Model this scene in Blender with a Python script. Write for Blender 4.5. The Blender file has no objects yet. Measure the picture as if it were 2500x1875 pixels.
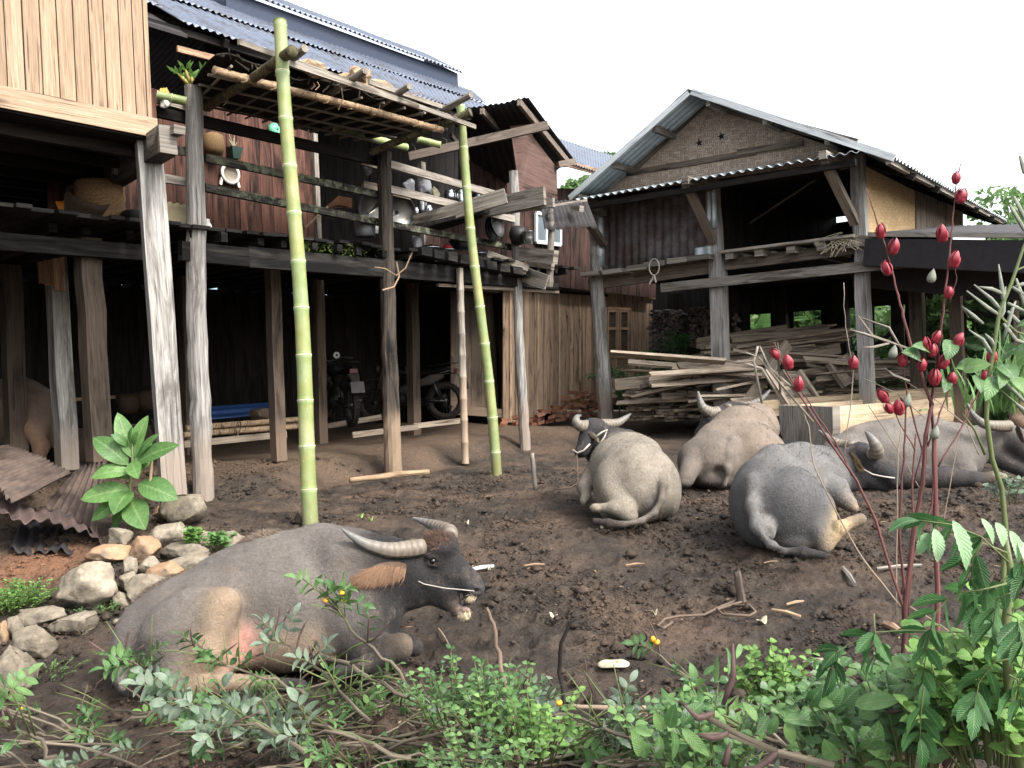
import bpy, math, random
import numpy as np
from mathutils import Vector, Matrix
SC = bpy.context.scene
COL = SC.collection
random.seed(7); RNG = np.random.default_rng(7)
# ---------------------------------------------------------------- camera
FPX = 2023.0
CAM = Vector((0, 0, 1.4))
PITCH = math.radians(1.63); ROLL = 0.035
Fv = Vector((0, math.cos(PITCH), -math.sin(PITCH)))
U0 = Vector((0, math.sin(PITCH), math.cos(PITCH)))
R0 = Vector((1, 0, 0))
Rv = (R0 - U0 * math.tan(ROLL)).normalized()
Uv = Rv.cross(Fv).normalized()
cd = bpy.data.cameras.new('camera'); cam = bpy.data.objects.new('camera', cd); COL.objects.link(cam)
cd.sensor_width = 36; cd.lens = 36 * FPX / 2500.0; cd.clip_start = 0.05; cd.clip_end = 2000
cam.matrix_world = Matrix(((Rv.x, Uv.x, -Fv.x, CAM.x), (Rv.y, Uv.y, -Fv.y, CAM.y), (Rv.z, Uv.z, -Fv.z, CAM.z), (0, 0, 0, 1)))
SC.camera = cam
# ---------------------------------------------------------------- world and sun
SUN_EL = math.radians(48); SUN_AZ = math.radians(128)   # azimuth clockwise from +Y: from the right, behind the camera
w = bpy.data.worlds.new('World'); SC.world = w; w.use_nodes = True
nt = w.node_tree; nt.nodes.clear()
sky = nt.nodes.new('ShaderNodeTexSky'); sky.sky_type = 'NISHITA'; sky.sun_disc = False
sky.sun_elevation = SUN_EL; sky.sun_rotation = SUN_AZ; sky.dust_density = 4.0; sky.air_density = 1.2
hsv = nt.nodes.new('ShaderNodeHueSaturation'); hsv.inputs['Saturation'].default_value = 0.30; hsv.inputs['Value'].default_value = 1.0
bg = nt.nodes.new('ShaderNodeBackground'); bg.inputs['Strength'].default_value = 0.15
out = nt.nodes.new('ShaderNodeOutputWorld')
nt.links.new(sky.outputs[0], hsv.inputs['Color']); nt.links.new(hsv.outputs[0], bg.inputs['Color']); nt.links.new(bg.outputs[0], out.inputs[0])
sd = bpy.data.lights.new('sun', 'SUN'); sd.energy = 1.25; sd.angle = math.radians(14); sd.color = (1.0, 0.94, 0.86)
sun = bpy.data.objects.new('sun', sd); COL.objects.link(sun)
sdir = Vector((math.sin(SUN_AZ) * math.cos(SUN_EL), math.cos(SUN_AZ) * math.cos(SUN_EL), math.sin(SUN_EL)))
sun.rotation_euler = sdir.to_track_quat('Z', 'Y').to_euler()
SC.view_settings.view_transform = 'Standard'; SC.view_settings.look = 'None'
SC.view_settings.exposure = 1.98; SC.view_settings.gamma = 1.0
# ---------------------------------------------------------------- helpers: pixels (of the 2500x1875 photo) to points
def ray(px, py): return Fv + Rv * ((px - 1250) / FPX) - Uv * ((py - 937.5) / FPX)
def at(px, py, d): return CAM + ray(px, py) * d
def onplane(px, py, P, n):
    r = ray(px, py); return CAM + r * ((P - CAM).dot(n) / r.dot(n))
HA = Vector((-3.2, 8.5, 0)); HU = Vector((.63, .777, 0)).normalized(); HN = Vector((-HU.y, HU.x, 0))   # house facade: along HU, behind = HN
def h(px, py, b=0): return onplane(px, py, HA + HN * b, HN)
def hp(a, b, z): return HA + HU * a + HN * b + Vector((0, 0, z))
BA = Vector((1.74, 15.67, 0)); BU = Vector((.763, -.647, 0)).normalized(); BN = Vector((-BU.y, BU.x, 0))  # barn facade: BU to the right and nearer
def br(px, py, b=0): return onplane(px, py, BA + BN * b, BN)
def bp(a, b, z): return BA + BU * a + BN * b + Vector((0, 0, z))
def smooth01(t): t = np.clip(t, 0, 1); return t * t * (3 - 2 * t)
def hsh(ix, iy, s):
    n = (ix * 374761393 + iy * 668265263 + s * 1442695041) & 0xffffffff
    n = ((n ^ (n >> 13)) * 1274126177) & 0xffffffff
    return ((n ^ (n >> 16)) & 0xffff) / 65535.0
def vnoise(x, y, s=0):
    x = np.asarray(x, float); y = np.asarray(y, float)
    ix = np.floor(x).astype(np.int64); iy = np.floor(y).astype(np.int64)
    fx = x - ix; fy = y - iy; fx = fx * fx * (3 - 2 * fx); fy = fy * fy * (3 - 2 * fy)
    a = hsh(ix, iy, s); b = hsh(ix + 1, iy, s); c = hsh(ix, iy + 1, s); d = hsh(ix + 1, iy + 1, s)
    return (a * (1 - fx) + b * fx) * (1 - fy) + (c * (1 - fx) + d * fx) * fy - .5
def gbase(x, y):
    x = np.asarray(x, float); y = np.asarray(y, float)
    z = -0.22 * smooth01((7.2 - y) / 3.0)
    z = z - 0.05 * smooth01((3.6 - y) / 1.0)
    b = (x + 3.2) * HN.x + (y - 8.5) * HN.y; a = (x + 3.2) * HU.x + (y - 8.5) * HU.y
    wob = vnoise(a * 1.3, b * 0 + 3, 5) * .5
    z = z + 0.24 * smooth01((b + .15 + wob) / .55) * smooth01((9.5 - a) / 2.5)
    m = np.exp(-(((x + 2.9) / 1.1) ** 2 + ((y - 7.0) / 1.0) ** 2)); z = z + .16 * m
    m = np.exp(-(((x + 4.6) / 1.2) ** 2 + ((y - 6.4) / 1.6) ** 2)); z = z + .1 * m
    return z
def gz(x, y):
    z = gbase(x, y)
    z = z + vnoise(x * 1.1, y * 1.1, 1) * .06 + vnoise(x * 3.1, y * 3.1, 2) * .03
    return z
def G(px, py, lift=0):
    r = ray(px, py); t = 2.0
    while t < 60:
        p = CAM + r * t
        if p.z < float(gz(p.x, p.y)): break
        t += .02
    p = CAM + r * t; p.z = float(gz(p.x, p.y)) + lift; return p
def rgb(r, g, b, k=0.64):
    f = lambda c: ((c / 255) / 12.92 if c / 255 <= .04045 else ((c / 255 + .055) / 1.055) ** 2.4) * k
    return (f(r), f(g), f(b), 1)
# ---------------------------------------------------------------- naming
def tag(o, label=None, cat=None, group=None, kind=None):
    if label: o['label'] = label
    if cat: o['category'] = cat
    if group: o['group'] = group
    if kind: o['kind'] = kind
    return o
WL = {}
def thing(name, label, cat, loc=(0, 0, 0), group=None):
    o = bpy.data.objects.new(name, None); COL.objects.link(o); o.location = loc; o.empty_display_size = .1
    WL[o.name] = Vector(loc); tag(o, label, cat, group); return o
def copy_tree(o, parent=None):
    c = o.copy(); COL.objects.link(c); c.parent = parent
    for ch in list(o.children): copy_tree(ch, c)
    return c
# ---------------------------------------------------------------- mesh builder with an 'uvw' point attribute (metres along, metres across, random)
class MB:
    def __init__(s): s.v = []; s.f = []; s.a = []; s.n = 0; s.c = None
    def add(s, V, Fc, A):
        V = np.asarray(V, float).reshape(-1, 3); k = s.n
        s.v.append(V); s.a.append(np.asarray(A, float).reshape(-1, 3)); s.f.extend([tuple(i + k for i in f) for f in Fc]); s.n += len(V)
    def hexa(s, c, rnd=None, L=None):
        # c: 8 corners, 0-3 one end ring, 4-7 the other end ring
        rnd = random.random() if rnd is None else rnd
        c = [np.array(p, float) for p in c]; L = np.linalg.norm(c[4] - c[0]) if L is None else L
        w = np.linalg.norm(c[1] - c[0]); t = np.linalg.norm(c[3] - c[0]); o = rnd * 37
        for q, uv in (((0, 1, 5, 4), ((0, 0), (0, w), (L, w), (L, 0))), ((1, 2, 6, 5), ((0, w), (0, w + t), (L, w + t), (L, w))),
                      ((2, 3, 7, 6), ((0, w + t), (0, 2 * w + t), (L, 2 * w + t), (L, w + t))), ((3, 0, 4, 7), ((0, -t), (0, 0), (L, 0), (L, -t))),
                      ((3, 2, 1, 0), ((.0, 0), (.03, w), (.05, w), (.02, 0))), ((4, 5, 6, 7), ((.1, 0), (.13, w), (.15, w), (.12, 0)))):
            s.add([c[i] for i in q], [(0, 1, 2, 3)], [(u + o, v + o * .3, rnd) for u, v in uv])
    def board(s, p, q, w, t, up=(0, 0, 1), jit=0.0, rnd=None, taper=1.0):
        # w measured along up, t across
        p = Vector(p); q = Vector(q); d = (q - p).normalized(); up = Vector(up)
        side = d.cross(up)
        side = side.normalized() if side.length > 1e-4 else d.orthogonal().normalized()
        u = side.cross(d).normalized()
        j = lambda: 1 + random.uniform(-jit, jit)
        c = []
        for e, k in ((p, 1.0), (q, taper)):
            for a, b in ((-1, -1), (1, -1), (1, 1), (-1, 1)): c.append(e + u * (a * w / 2 * j() * k) + side * (b * t / 2 * j() * k))
        s.hexa(c, rnd)
    def tube(s, pts, rad, n=8, rnd=None, caps=True, wob=0.0, usc=1.0):
        rnd = random.random() if rnd is None else rnd
        P = [Vector(p) for p in pts]; m = len(P)
        if not hasattr(rad, '__len__'): rad = [rad] * m
        L = 0; prev = None; V = []; A = []
        ref = None
        for i in range(m):
            d = (P[min(i + 1, m - 1)] - P[max(i - 1, 0)])
            d = d.normalized() if d.length > 1e-9 else Vector((0, 0, 1))
            if ref is None: ref = d.orthogonal().normalized()
            ref = (ref - d * ref.dot(d)); ref = ref.normalized() if ref.length > 1e-6 else d.orthogonal().normalized()
            b = d.cross(ref)
            if i: L += (P[i] - P[i - 1]).length
            for k in range(n + 1):
                th = 2 * math.pi * (k % n) / n
                rr = rad[i] * (1 + (random.uniform(-wob, wob) if k < n else 0))
                if k == n: V.append(V[-n]); 
                else: V.append(P[i] + ref * (math.cos(th) * rr) + b * (math.sin(th) * rr))
                A.append((L * usc + rnd * 31, k / n * 2 * math.pi * rad[0] + rnd * 7, rnd))
        Fc = []
        for i in range(m - 1):
            for k in range(n):
                a = i * (n + 1) + k; Fc.append((a, a + 1, a + n + 2, a + n + 1))
        if caps:
            Fc.append(tuple(range(n - 1, -1, -1))); Fc.append(tuple((m - 1) * (n + 1) + k for k in range(n)))
        s.add([tuple(v) for v in V], Fc, A)
    def grid(s, fn, nu, nv, rnd=0.5, uv=None, close=False):
        V = []; A = []
        for i in range(nu + 1):
            for j in range(nv + 1):
                p = fn(i / nu, j / nv); V.append(tuple(p)); A.append(uv(i / nu, j / nv) if uv else (i / nu, j / nv, rnd))
        s.add(V, [(i * (nv + 1) + j, i * (nv + 1) + j + 1, (i + 1) * (nv + 1) + j + 1, (i + 1) * (nv + 1) + j) for i in range(nu) for j in range(nv)], A)
    def prism(s, poly, nrm, t, rnd=.5):
        # planar polygon (3D points) extruded by t along nrm
        P = [Vector(p) for p in poly]; n = Vector(nrm).normalized() * t; k = len(P)
        u = (P[1] - P[0]).normalized(); v = Vector(nrm).normalized().cross(u)
        A = [((p - P[0]).dot(u), (p - P[0]).dot(v), rnd) for p in P]
        s.add([tuple(p) for p in P] + [tuple(p + n) for p in P], [tuple(range(k - 1, -1, -1)), tuple(range(k, 2 * k))] + [(i, (i + 1) % k, k + (i + 1) % k, k + i) for i in range(k)], A + A)
    def build(s, name, mat, parent=None, loc=None, smooth=False, solid=0.0, sub=0, colors=None):
        V = np.concatenate(s.v); A = np.concatenate(s.a)
        if parent is not None: off = WL[parent.name]
        elif loc is not None: off = Vector(loc)
        else: off = Vector(((V[:, 0].min() + V[:, 0].max()) / 2, (V[:, 1].min() + V[:, 1].max()) / 2, V[:, 2].min()))
        me = bpy.data.meshes.new(name); me.from_pydata((V - np.array(off)).tolist(), [], s.f)
        at_ = me.attributes.new('uvw', 'FLOAT_VECTOR', 'POINT'); at_.data.foreach_set('vector', A.astype(np.float32).ravel())
        if s.c is not None:
            ca = me.attributes.new('coat', 'FLOAT_COLOR', 'POINT'); ca.data.foreach_set('color', np.asarray(s.c, np.float32).ravel())
        if smooth: me.polygons.foreach_set('use_smooth', [True] * len(me.polygons))
        me.materials.append(mat); me.update()
        o = bpy.data.objects.new(name, me); COL.objects.link(o)
        if parent is not None: o.parent = parent
        else: o.location = off
        WL[o.name] = Vector(off)
        if solid: md = o.modifiers.new('solid', 'SOLIDIFY'); md.thickness = solid; md.offset = 0
        return o
def mesh_fast(name, V, Fq, mat, parent=None, loc=(0, 0, 0), coat=None, uvw=None, smooth=True):
    # V (n,3), Fq (m,k) arrays
    me = bpy.data.meshes.new(name); V = np.asarray(V, np.float32) - np.array(loc, np.float32); m, k = Fq.shape
    me.vertices.add(len(V)); me.vertices.foreach_set('co', V.ravel())
    me.loops.add(m * k); me.loops.foreach_set('vertex_index', Fq.astype(np.int32).ravel())
    me.polygons.add(m); me.polygons.foreach_set('loop_start', np.arange(m, dtype=np.int32) * k); me.polygons.foreach_set('loop_total', np.full(m, k, np.int32))
    if smooth: me.polygons.foreach_set('use_smooth', np.ones(m, bool))
    if coat is not None: me.attributes.new('coat', 'FLOAT_COLOR', 'POINT').data.foreach_set('color', np.asarray(coat, np.float32).ravel())
    if uvw is not None: me.attributes.new('uvw', 'FLOAT_VECTOR', 'POINT').data.foreach_set('vector', np.asarray(uvw, np.float32).ravel())
    me.update(calc_edges=True); me.validate(); me.materials.append(mat)
    o = bpy.data.objects.new(name, me); COL.objects.link(o)
    if parent is not None: o.parent = parent
    else: o.location = loc
    WL[o.name] = Vector(loc); return o
# ---------------------------------------------------------------- materials
class NT:
    def __init__(s, name):
        s.m = bpy.data.materials.new(name); s.m.use_nodes = True; s.t = s.m.node_tree; s.t.nodes.clear()
        s.out = s.n('OutputMaterial'); s.b = s.n('BsdfPrincipled'); s.l(s.b.outputs[0], s.out.inputs[0])
    def n(s, k, **kw):
        x = s.t.nodes.new('ShaderNode' + k)
        for a, v in kw.items(): setattr(x, a, v)
        return x
    def l(s, a, b): s.t.links.new(a, b)
    def attr(s, nm): x = s.n('Attribute'); x.attribute_name = nm; return x
    def vec(s, src, sc):
        x = s.n('Mapping'); x.inputs['Scale'].default_value = sc; s.l(src, x.inputs[0]); return x.outputs[0]
    def noise(s, src, scale=5, det=5, rough=.6, dist=0):
        x = s.n('TexNoise'); x.inputs['Scale'].default_value = scale; x.inputs['Detail'].default_value = det; x.inputs['Roughness'].default_value = rough; x.inputs['Distortion'].default_value = dist
        s.l(src, x.inputs['Vector']); return x.outputs['Fac']
    def ramp(s, fac, stops, interp='LINEAR'):
        x = s.n('ValToRGB'); x.color_ramp.interpolation = interp; e = x.color_ramp.elements
        while len(e) < len(stops): e.new(.5)
        for i, (p, c) in enumerate(stops): e[i].position = p; e[i].color = c if hasattr(c, '__len__') else (c, c, c, 1)
        s.l(fac, x.inputs[0]); return x.outputs[0]
    def mix(s, fac, a, b, mode='MIX'):
        x = s.n('Mix', data_type='RGBA', blend_type=mode)
        for sock, val in ((x.inputs[0], fac), (x.inputs[6], a), (x.inputs[7], b)):
            if hasattr(val, 'links') or isinstance(val, bpy.types.NodeSocket): s.l(val, sock)
            else: sock.default_value = val
        return x.outputs[2]
    def math(s, op, a, b=None, c=None):
        x = s.n('Math', operation=op)
        for i, val in enumerate((a, b, c)):
            if val is None: continue
            if isinstance(val, bpy.types.NodeSocket): s.l(val, x.inputs[i])
            else: x.inputs[i].default_value = val
        return x.outputs[0]
    def bump(s, hgt, dist=.01, strength=1.0, prev=None):
        x = s.n('Bump'); x.inputs['Distance'].default_value = dist; x.inputs['Strength'].default_value = strength; s.l(hgt, x.inputs['Height'])
        if prev is not None: s.l(prev, x.inputs['Normal'])
        return x.outputs[0]
    def fin(s, col, rough=.8, nrm=None, metal=0.0, spec=.3):
        if isinstance(col, bpy.types.NodeSocket): s.l(col, s.b.inputs['Base Color'])
        else: s.b.inputs['Base Color'].default_value = col
        if isinstance(rough, bpy.types.NodeSocket): s.l(rough, s.b.inputs['Roughness'])
        else: s.b.inputs['Roughness'].default_value = rough
        s.b.inputs['Metallic'].default_value = metal; s.b.inputs['Specular IOR Level'].default_value = spec
        if nrm is not None: s.l(nrm, s.b.inputs['Normal'])
        return s.m
def pos(s): return s.n('NewGeometry').outputs['Position']
def wood(name, lo, hi, dark=None, darkamt=.5, var=.35, mud=None, mudz=.9, knots=False, moss=None, gs=1.0, stain=None, stainz=None, sat=.8, val=1.05):
    s = NT(name); A = s.attr('uvw').outputs['Vector']
    sep = s.n('SeparateXYZ'); s.l(A, sep.inputs[0]); rnd = sep.outputs[2]
    g = s.noise(s.vec(A, (2.2 * gs, 55 * gs, 9)), 1.0, 6, .65, .6)
    g2 = s.noise(s.vec(A, (6 * gs, 240 * gs, 9)), 1.0, 3, .6, .2)
    col = s.ramp(g, [(.3, lo), (.7, hi)])
    fine = s.ramp(g2, [(.35, .72), (.6, 1.05)])
    col = s.mix(.8, col, fine, 'MULTIPLY')
    if dark:
        n = s.noise(s.vec(A, (1.0, 7, 5)), 1.0, 5, .65, .8)
        f = s.ramp(n, [(.62 - darkamt * .35, 0.0), (.72 - darkamt * .2, 1.0)])
        col = s.mix(f, col, dark)
    cr = s.noise(s.vec(A, (1.3, 38, 3)), 1.0, 2, .5, .3)
    crf = s.ramp(cr, [(.30, .25), (.36, 1.0)])
    col = s.mix(.75, col, crf, 'MULTIPLY')
    if knots:
        v = s.n('TexVoronoi', feature='F1'); v.inputs['Scale'].default_value = 1.0; v.inputs['Randomness'].default_value = 1
        s.l(s.vec(A, (1.5, 5.0, 0)), v.inputs['Vector'])
        kf = s.ramp(v.outputs['Distance'], [(.03, 1.0), (.16, 0.0)])
        col = s.mix(kf, col, tuple(c * .3 for c in lo[:3]) + (1,))
    vv = s.n('MapRange'); vv.inputs['To Min'].default_value = 1 - var; vv.inputs['To Max'].default_value = 1 + var * .4
    s.l(rnd, vv.inputs['Value']); col = s.mix(1.0, col, vv.outputs[0], 'MULTIPLY')
    if moss:
        mn = s.noise(pos(s), 9, 6, .7); mf = s.ramp(mn, [(.5, 0.0), (.6, 1.0)]); col = s.mix(mf, col, moss)
    if stain:
        sp = s.n('SeparateXYZ'); s.l(pos(s), sp.inputs[0])
        nn = s.noise(s.vec(A, (.8, 12, 8)), 1.0, 4, .6)
        zz = s.math('ADD', sp.outputs[2], s.math('MULTIPLY', s.math('SUBTRACT', nn, .5), -2.2))
        f = s.n('MapRange'); f.inputs['From Min'].default_value = stainz - .05; f.inputs['From Max'].default_value = stainz + .12; s.l(zz, f.inputs['Value'])
        col = s.mix(f.outputs[0], col, stain)
    if mud:
        sp = s.n('SeparateXYZ'); s.l(pos(s), sp.inputs[0])
        nn = s.noise(pos(s), 4, 4, .6); zz = s.math('ADD', sp.outputs[2], s.math('MULTIPLY', nn, .35))
        f = s.n('MapRange'); f.inputs['From Min'].default_value = mudz; f.inputs['From Max'].default_value = mudz + .3; f.inputs['To Min'].default_value = .85; f.inputs['To Max'].default_value = 0
        s.l(zz, f.inputs['Value']); col = s.mix(f.outputs[0], col, s.mix(g, tuple(c * .7 for c in mud[:3]) + (1,), mud))
    hs = s.n('HueSaturation'); hs.inputs['Saturation'].default_value = sat; hs.inputs['Value'].default_value = val; s.l(col, hs.inputs['Color']); col = hs.outputs[0]
    b = s.bump(g, .006, .6); b = s.bump(crf, .008, .7, b)
    return s.fin(col, .85, b, spec=.2)
def plain(name, col, rough=.6, metal=0.0, var=.25, nscale=12, spec=.4, bump=.002):
    s = NT(name); n = s.noise(s.n('TexCoord').outputs['Object'], nscale, 5, .6)
    c = s.mix(s.ramp(n, [(.3, 0.0), (.7, 1.0)]), tuple(x * (1 - var) for x in col[:3]) + (1,), tuple(min(1, x * (1 + var * .5)) for x in col[:3]) + (1,))
    return s.fin(c, rough, s.bump(n, bump, .5), metal, spec)
M = {}
M['new'] = wood('fresh_pine', rgb(148, 116, 84), rgb(192, 160, 124), var=.25, knots=True, gs=.8, dark=rgb(120, 82, 52), darkamt=.12)
M['grey'] = wood('weathered_grey_wood', rgb(112, 104, 94), rgb(182, 172, 158), dark=rgb(84, 72, 60), darkamt=.35, var=.3)
M['postgrey'] = wood('weathered_post_wood', rgb(120, 112, 102), rgb(214, 208, 198), dark=rgb(116, 108, 98), darkamt=.35, var=.15, sat=.6, val=.9, mud=rgb(176, 148, 118), mudz=.75)
M['postdark'] = wood('dark_post_wood', rgb(46, 40, 36), rgb(104, 92, 80), dark=rgb(26, 22, 20), darkamt=.45, var=.2, mud=rgb(164, 136, 104), mudz=.8)
M['postbrown'] = wood('brown_post_wood', rgb(66, 54, 44), rgb(104, 88, 70), dark=rgb(45, 34, 28), darkamt=.3, var=.25, mud=rgb(132, 108, 86), mudz=.7)
M['dark'] = wood('dark_wood', rgb(24, 20, 19), rgb(56, 48, 42), dark=rgb(11, 10, 10), darkamt=.5, var=.4)  # darkened so the stable's deep shade sits in the wood colour
M['mossy'] = wood('mossy_black_wood', rgb(44, 40, 36), rgb(104, 98, 88), dark=rgb(20, 20, 20), darkamt=.55, var=.4, moss=rgb(110, 116, 88))
M['black'] = wood('shade_dark_beam', rgb(24, 23, 23), rgb(76, 72, 66), dark=rgb(12, 12, 12), darkamt=.75, var=.4)  # beam and joist wood, the hut's shadow darkened into the colour
M['red'] = wood('red_brown_boards', rgb(86, 46, 33), rgb(134, 82, 58), dark=rgb(42, 25, 20), darkamt=.45, var=.35)
M['redflat'] = wood('reddish_end_board', rgb(92, 64, 55), rgb(124, 92, 80), dark=rgb(56, 40, 36), darkamt=.3, var=.12)
M['maroon'] = wood('dark_maroon_boards', rgb(62, 38, 32), rgb(104, 68, 56), dark=rgb(34, 24, 22), darkamt=.45, var=.4)
M['tan'] = wood('tan_barn_boards', rgb(168, 132, 98), rgb(222, 184, 144), dark=rgb(84, 60, 44), darkamt=.28, var=.42, stain=rgb(50, 30, 22), stainz=3.1)
M['tanplain'] = wood('tan_boards', rgb(150, 110, 76), rgb(204, 160, 116), dark=rgb(96, 64, 44), darkamt=.2, var=.25)
M['beam'] = wood('barn_beam', rgb(108, 94, 82), rgb(158, 140, 122), dark=rgb(70, 56, 46), darkamt=.3, var=.25)
M['lumber'] = wood('stacked_lumber', rgb(126, 110, 92), rgb(194, 174, 148), dark=rgb(84, 66, 52), darkamt=.3, var=.4)
M['fire'] = wood('split_firewood', rgb(84, 76, 72), rgb(168, 156, 146), dark=rgb(44, 40, 40), darkamt=.4, var=.6)
M['drybam'] = wood('dry_bamboo', rgb(150, 116, 78), rgb(206, 172, 124), dark=rgb(96, 70, 46), darkamt=.3, var=.2)
M['greybam'] = wood('grey_bamboo', rgb(120, 108, 94), rgb(186, 176, 160), dark=rgb(80, 68, 56), darkamt=.3, var=.2, mud=rgb(176, 148, 118), mudz=1.2)
def bamboo_mat():
    s = NT('green_bamboo'); A = s.attr('uvw').outputs['Vector']; sep = s.n('SeparateXYZ'); s.l(A, sep.inputs[0])
    fr = sep.outputs[2]     # position inside the internode, 0..1
    g = s.noise(s.vec(A, (3, 60, 0)), 1, 4, .6, .3); blot = s.noise(pos(s), 2.2, 4, .6)
    col = s.mix(g, rgb(112, 130, 70), rgb(140, 154, 92)); col = s.mix(s.ramp(blot, [(.42, 0.0), (.68, 1.0)]), col, rgb(160, 154, 90))
    nd = s.ramp(fr, [(0.0, rgb(214, 212, 170)), (.018, rgb(214, 212, 170)), (.03, rgb(96, 112, 52)), (.06, rgb(128, 146, 78)), (.93, rgb(128, 146, 78)), (.97, rgb(160, 180, 130)), (1.0, rgb(196, 202, 160))])
    nf = s.ramp(fr, [(0.0, 1.0), (.03, .9), (.12, 0.0), (.82, 0.0), (.97, .8), (1.0, 1.0)])
    col = s.mix(nf, col, nd)
    sc = s.ramp(s.noise(s.vec(A, (14, 40, 0)), 1, 3, .5), [(.68, 0.0), (.72, .7)]); col = s.mix(sc, col, rgb(212, 214, 170))
    bloom = s.ramp(s.noise(pos(s), 5, 4, .6), [(.35, 0.0), (.75, .45)]); col = s.mix(bloom, col, rgb(178, 190, 158)); dk = s.ramp(s.noise(s.vec(A, (5, 18, 0)), 1, 5, .7), [(.58, 0.0), (.7, .55)]); col = s.mix(dk, col, rgb(92, 104, 62))
    sp = s.n('SeparateXYZ'); s.l(pos(s), sp.inputs[0]); f = s.n('MapRange'); f.inputs['From Min'].default_value = .15; f.inputs['From Max'].default_value = .6; f.inputs['To Min'].default_value = .75; f.inputs['To Max'].default_value = 0; s.l(s.math('ADD', sp.outputs[2], s.math('MULTIPLY', s.noise(pos(s), 12, 6, .7), .5)), f.inputs['Value']); col = s.mix(f.outputs[0], col, rgb(120, 108, 82))
    return s.fin(col, .5, s.bump(g, .001, .4), spec=.35)
M['bamboo'] = bamboo_mat()
def metal(name, c1, c2, rust, amt, rough=.45, met=.6):
    s = NT(name); P = pos(s); n = s.noise(P, 2.6, 7, .7); n2 = s.noise(P, 14, 5, .6)
    col = s.mix(n2, c1, c2); col = s.mix(s.ramp(n, [(.68 - amt * .4, 0.0), (.78 - amt * .3, 1.0)]), col, rust)
    return s.fin(col, rough, s.bump(n2, .002, .5), met, .4)
M['tinblue'] = metal('blue_grey_roofing', rgb(88, 97, 114), rgb(122, 132, 150), rgb(78, 76, 80), .5, .45, .3)
M['tindark'] = metal('dark_blue_flashing', rgb(36, 46, 66), rgb(58, 70, 92), rgb(44, 44, 52), .2, .55, .3)
M['tin'] = metal('galvanised_sheet', rgb(176, 190, 196), rgb(226, 234, 236), rgb(150, 146, 138), .25, .45, .4)
M['tinrust'] = metal('rusty_sheet', rgb(96, 90, 92), rgb(138, 132, 134), rgb(86, 72, 68), .6, .7, .1)
M['rust'] = metal('brown_rusted_sheet', rgb(66, 54, 48), rgb(116, 100, 88), rgb(56, 44, 40), .65, .85, .05)
M['tinblack'] = metal('black_sheet', rgb(30, 28, 30), rgb(58, 54, 56), rgb(40, 30, 28), .4, .8, .1)  # black sheet, also the colour of the shade bands below the lean-to
M['bluetin'] = metal('bright_blue_sheet', rgb(30, 60, 110), rgb(50, 84, 140), rgb(30, 60, 110), .1, .5, .2)
def woven_mat(name, c1, c2, sc):
    s = NT(name); A = s.attr('uvw').outputs['Vector']
    b = s.n('TexBrick'); b.offset = .5; b.inputs['Scale'].default_value = sc; b.inputs['Mortar Size'].default_value = .018; b.inputs['Mortar Smooth'].default_value = .4
    b.inputs['Color1'].default_value = c1; b.inputs['Color2'].default_value = c2; b.inputs['Mortar'].default_value = tuple(c * .3 for c in c1[:3]) + (1,)
    b.inputs['Brick Width'].default_value = .9; b.inputs['Row Height'].default_value = .22
    m = s.n('Mapping'); m.inputs['Rotation'].default_value = (0, 0, math.pi / 2); s.l(A, m.inputs[0])
    b2 = s.n('TexBrick'); b2.offset = .5; b2.inputs['Scale'].default_value = sc; b2.inputs['Mortar Size'].default_value = .018
    b2.inputs['Color1'].default_value = c1; b2.inputs['Color2'].default_value = c2; b2.inputs['Mortar'].default_value = tuple(c * .3 for c in c1[:3]) + (1,); b2.inputs['Brick Width'].default_value = .9; b2.inputs['Row Height'].default_value = .22
    s.l(A, b.inputs['Vector']); s.l(m.outputs[0], b2.inputs['Vector'])
    ck = s.n('TexChecker'); ck.inputs['Scale'].default_value = sc * 1.1; s.l(s.vec(A, (1, 2.2, 0)), ck.inputs['Vector'])
    col = s.mix(ck.outputs['Fac'], b.outputs['Color'], b2.outputs['Color'])
    n = s.noise(A, 3, 5, .6); col = s.mix(s.ramp(n, [(.3, 0.0), (.8, .55)]), col, tuple(c * .45 for c in c1[:3]) + (1,))
    return s.fin(col, .8, s.bump(col, .006, .6), spec=.2)
M['woven'] = woven_mat('woven_bamboo_gable', rgb(176, 158, 142), rgb(222, 204, 184), 6)
M['wovenlight'] = woven_mat('woven_bamboo_side', rgb(206, 170, 122), rgb(240, 210, 162), 9)
def thatch(name='grey_thatch'):
    s = NT(name); A = s.attr('uvw').outputs['Vector']; g = s.noise(s.vec(A, (2, 90, 4)), 1, 5, .7, .4)
    return s.fin(s.ramp(g, [(.3, rgb(26, 24, 23)), (.7, rgb(70, 64, 58))]), .95, s.bump(g, .01, .8), spec=.1)
M['thatch'] = thatch()
def stone(name, c1, c2, c3):
    s = NT(name); P = s.n('TexCoord').outputs['Object']; n = s.noise(P, 5, 8, .65); n2 = s.noise(P, 28, 6, .7)
    oi = s.n('ObjectInfo').outputs['Random']
    col = s.mix(s.ramp(n, [(.35, 0.0), (.62, 1.0)]), c1, c2); col = s.mix(s.ramp(n2, [(.5, 0.0), (.75, .7)]), col, c3)
    dk = s.ramp(s.noise(P, 3.2, 5, .6), [(.56, 0.0), (.66, .75)]); col = s.mix(dk, col, rgb(94, 88, 80))
    mr = s.n('MapRange'); mr.inputs['To Min'].default_value = .75; mr.inputs['To Max'].default_value = 1.12; s.l(oi, mr.inputs['Value']); col = s.mix(1, col, mr.outputs[0], 'MULTIPLY')
    v = s.n('TexVoronoi'); v.inputs['Scale'].default_value = 9; s.l(P, v.inputs['Vector'])
    b = s.bump(n2, .012, .8); b = s.bump(v.outputs['Distance'], .01, .4, b)
    return s.fin(col, .92, b, spec=.15)
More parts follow.
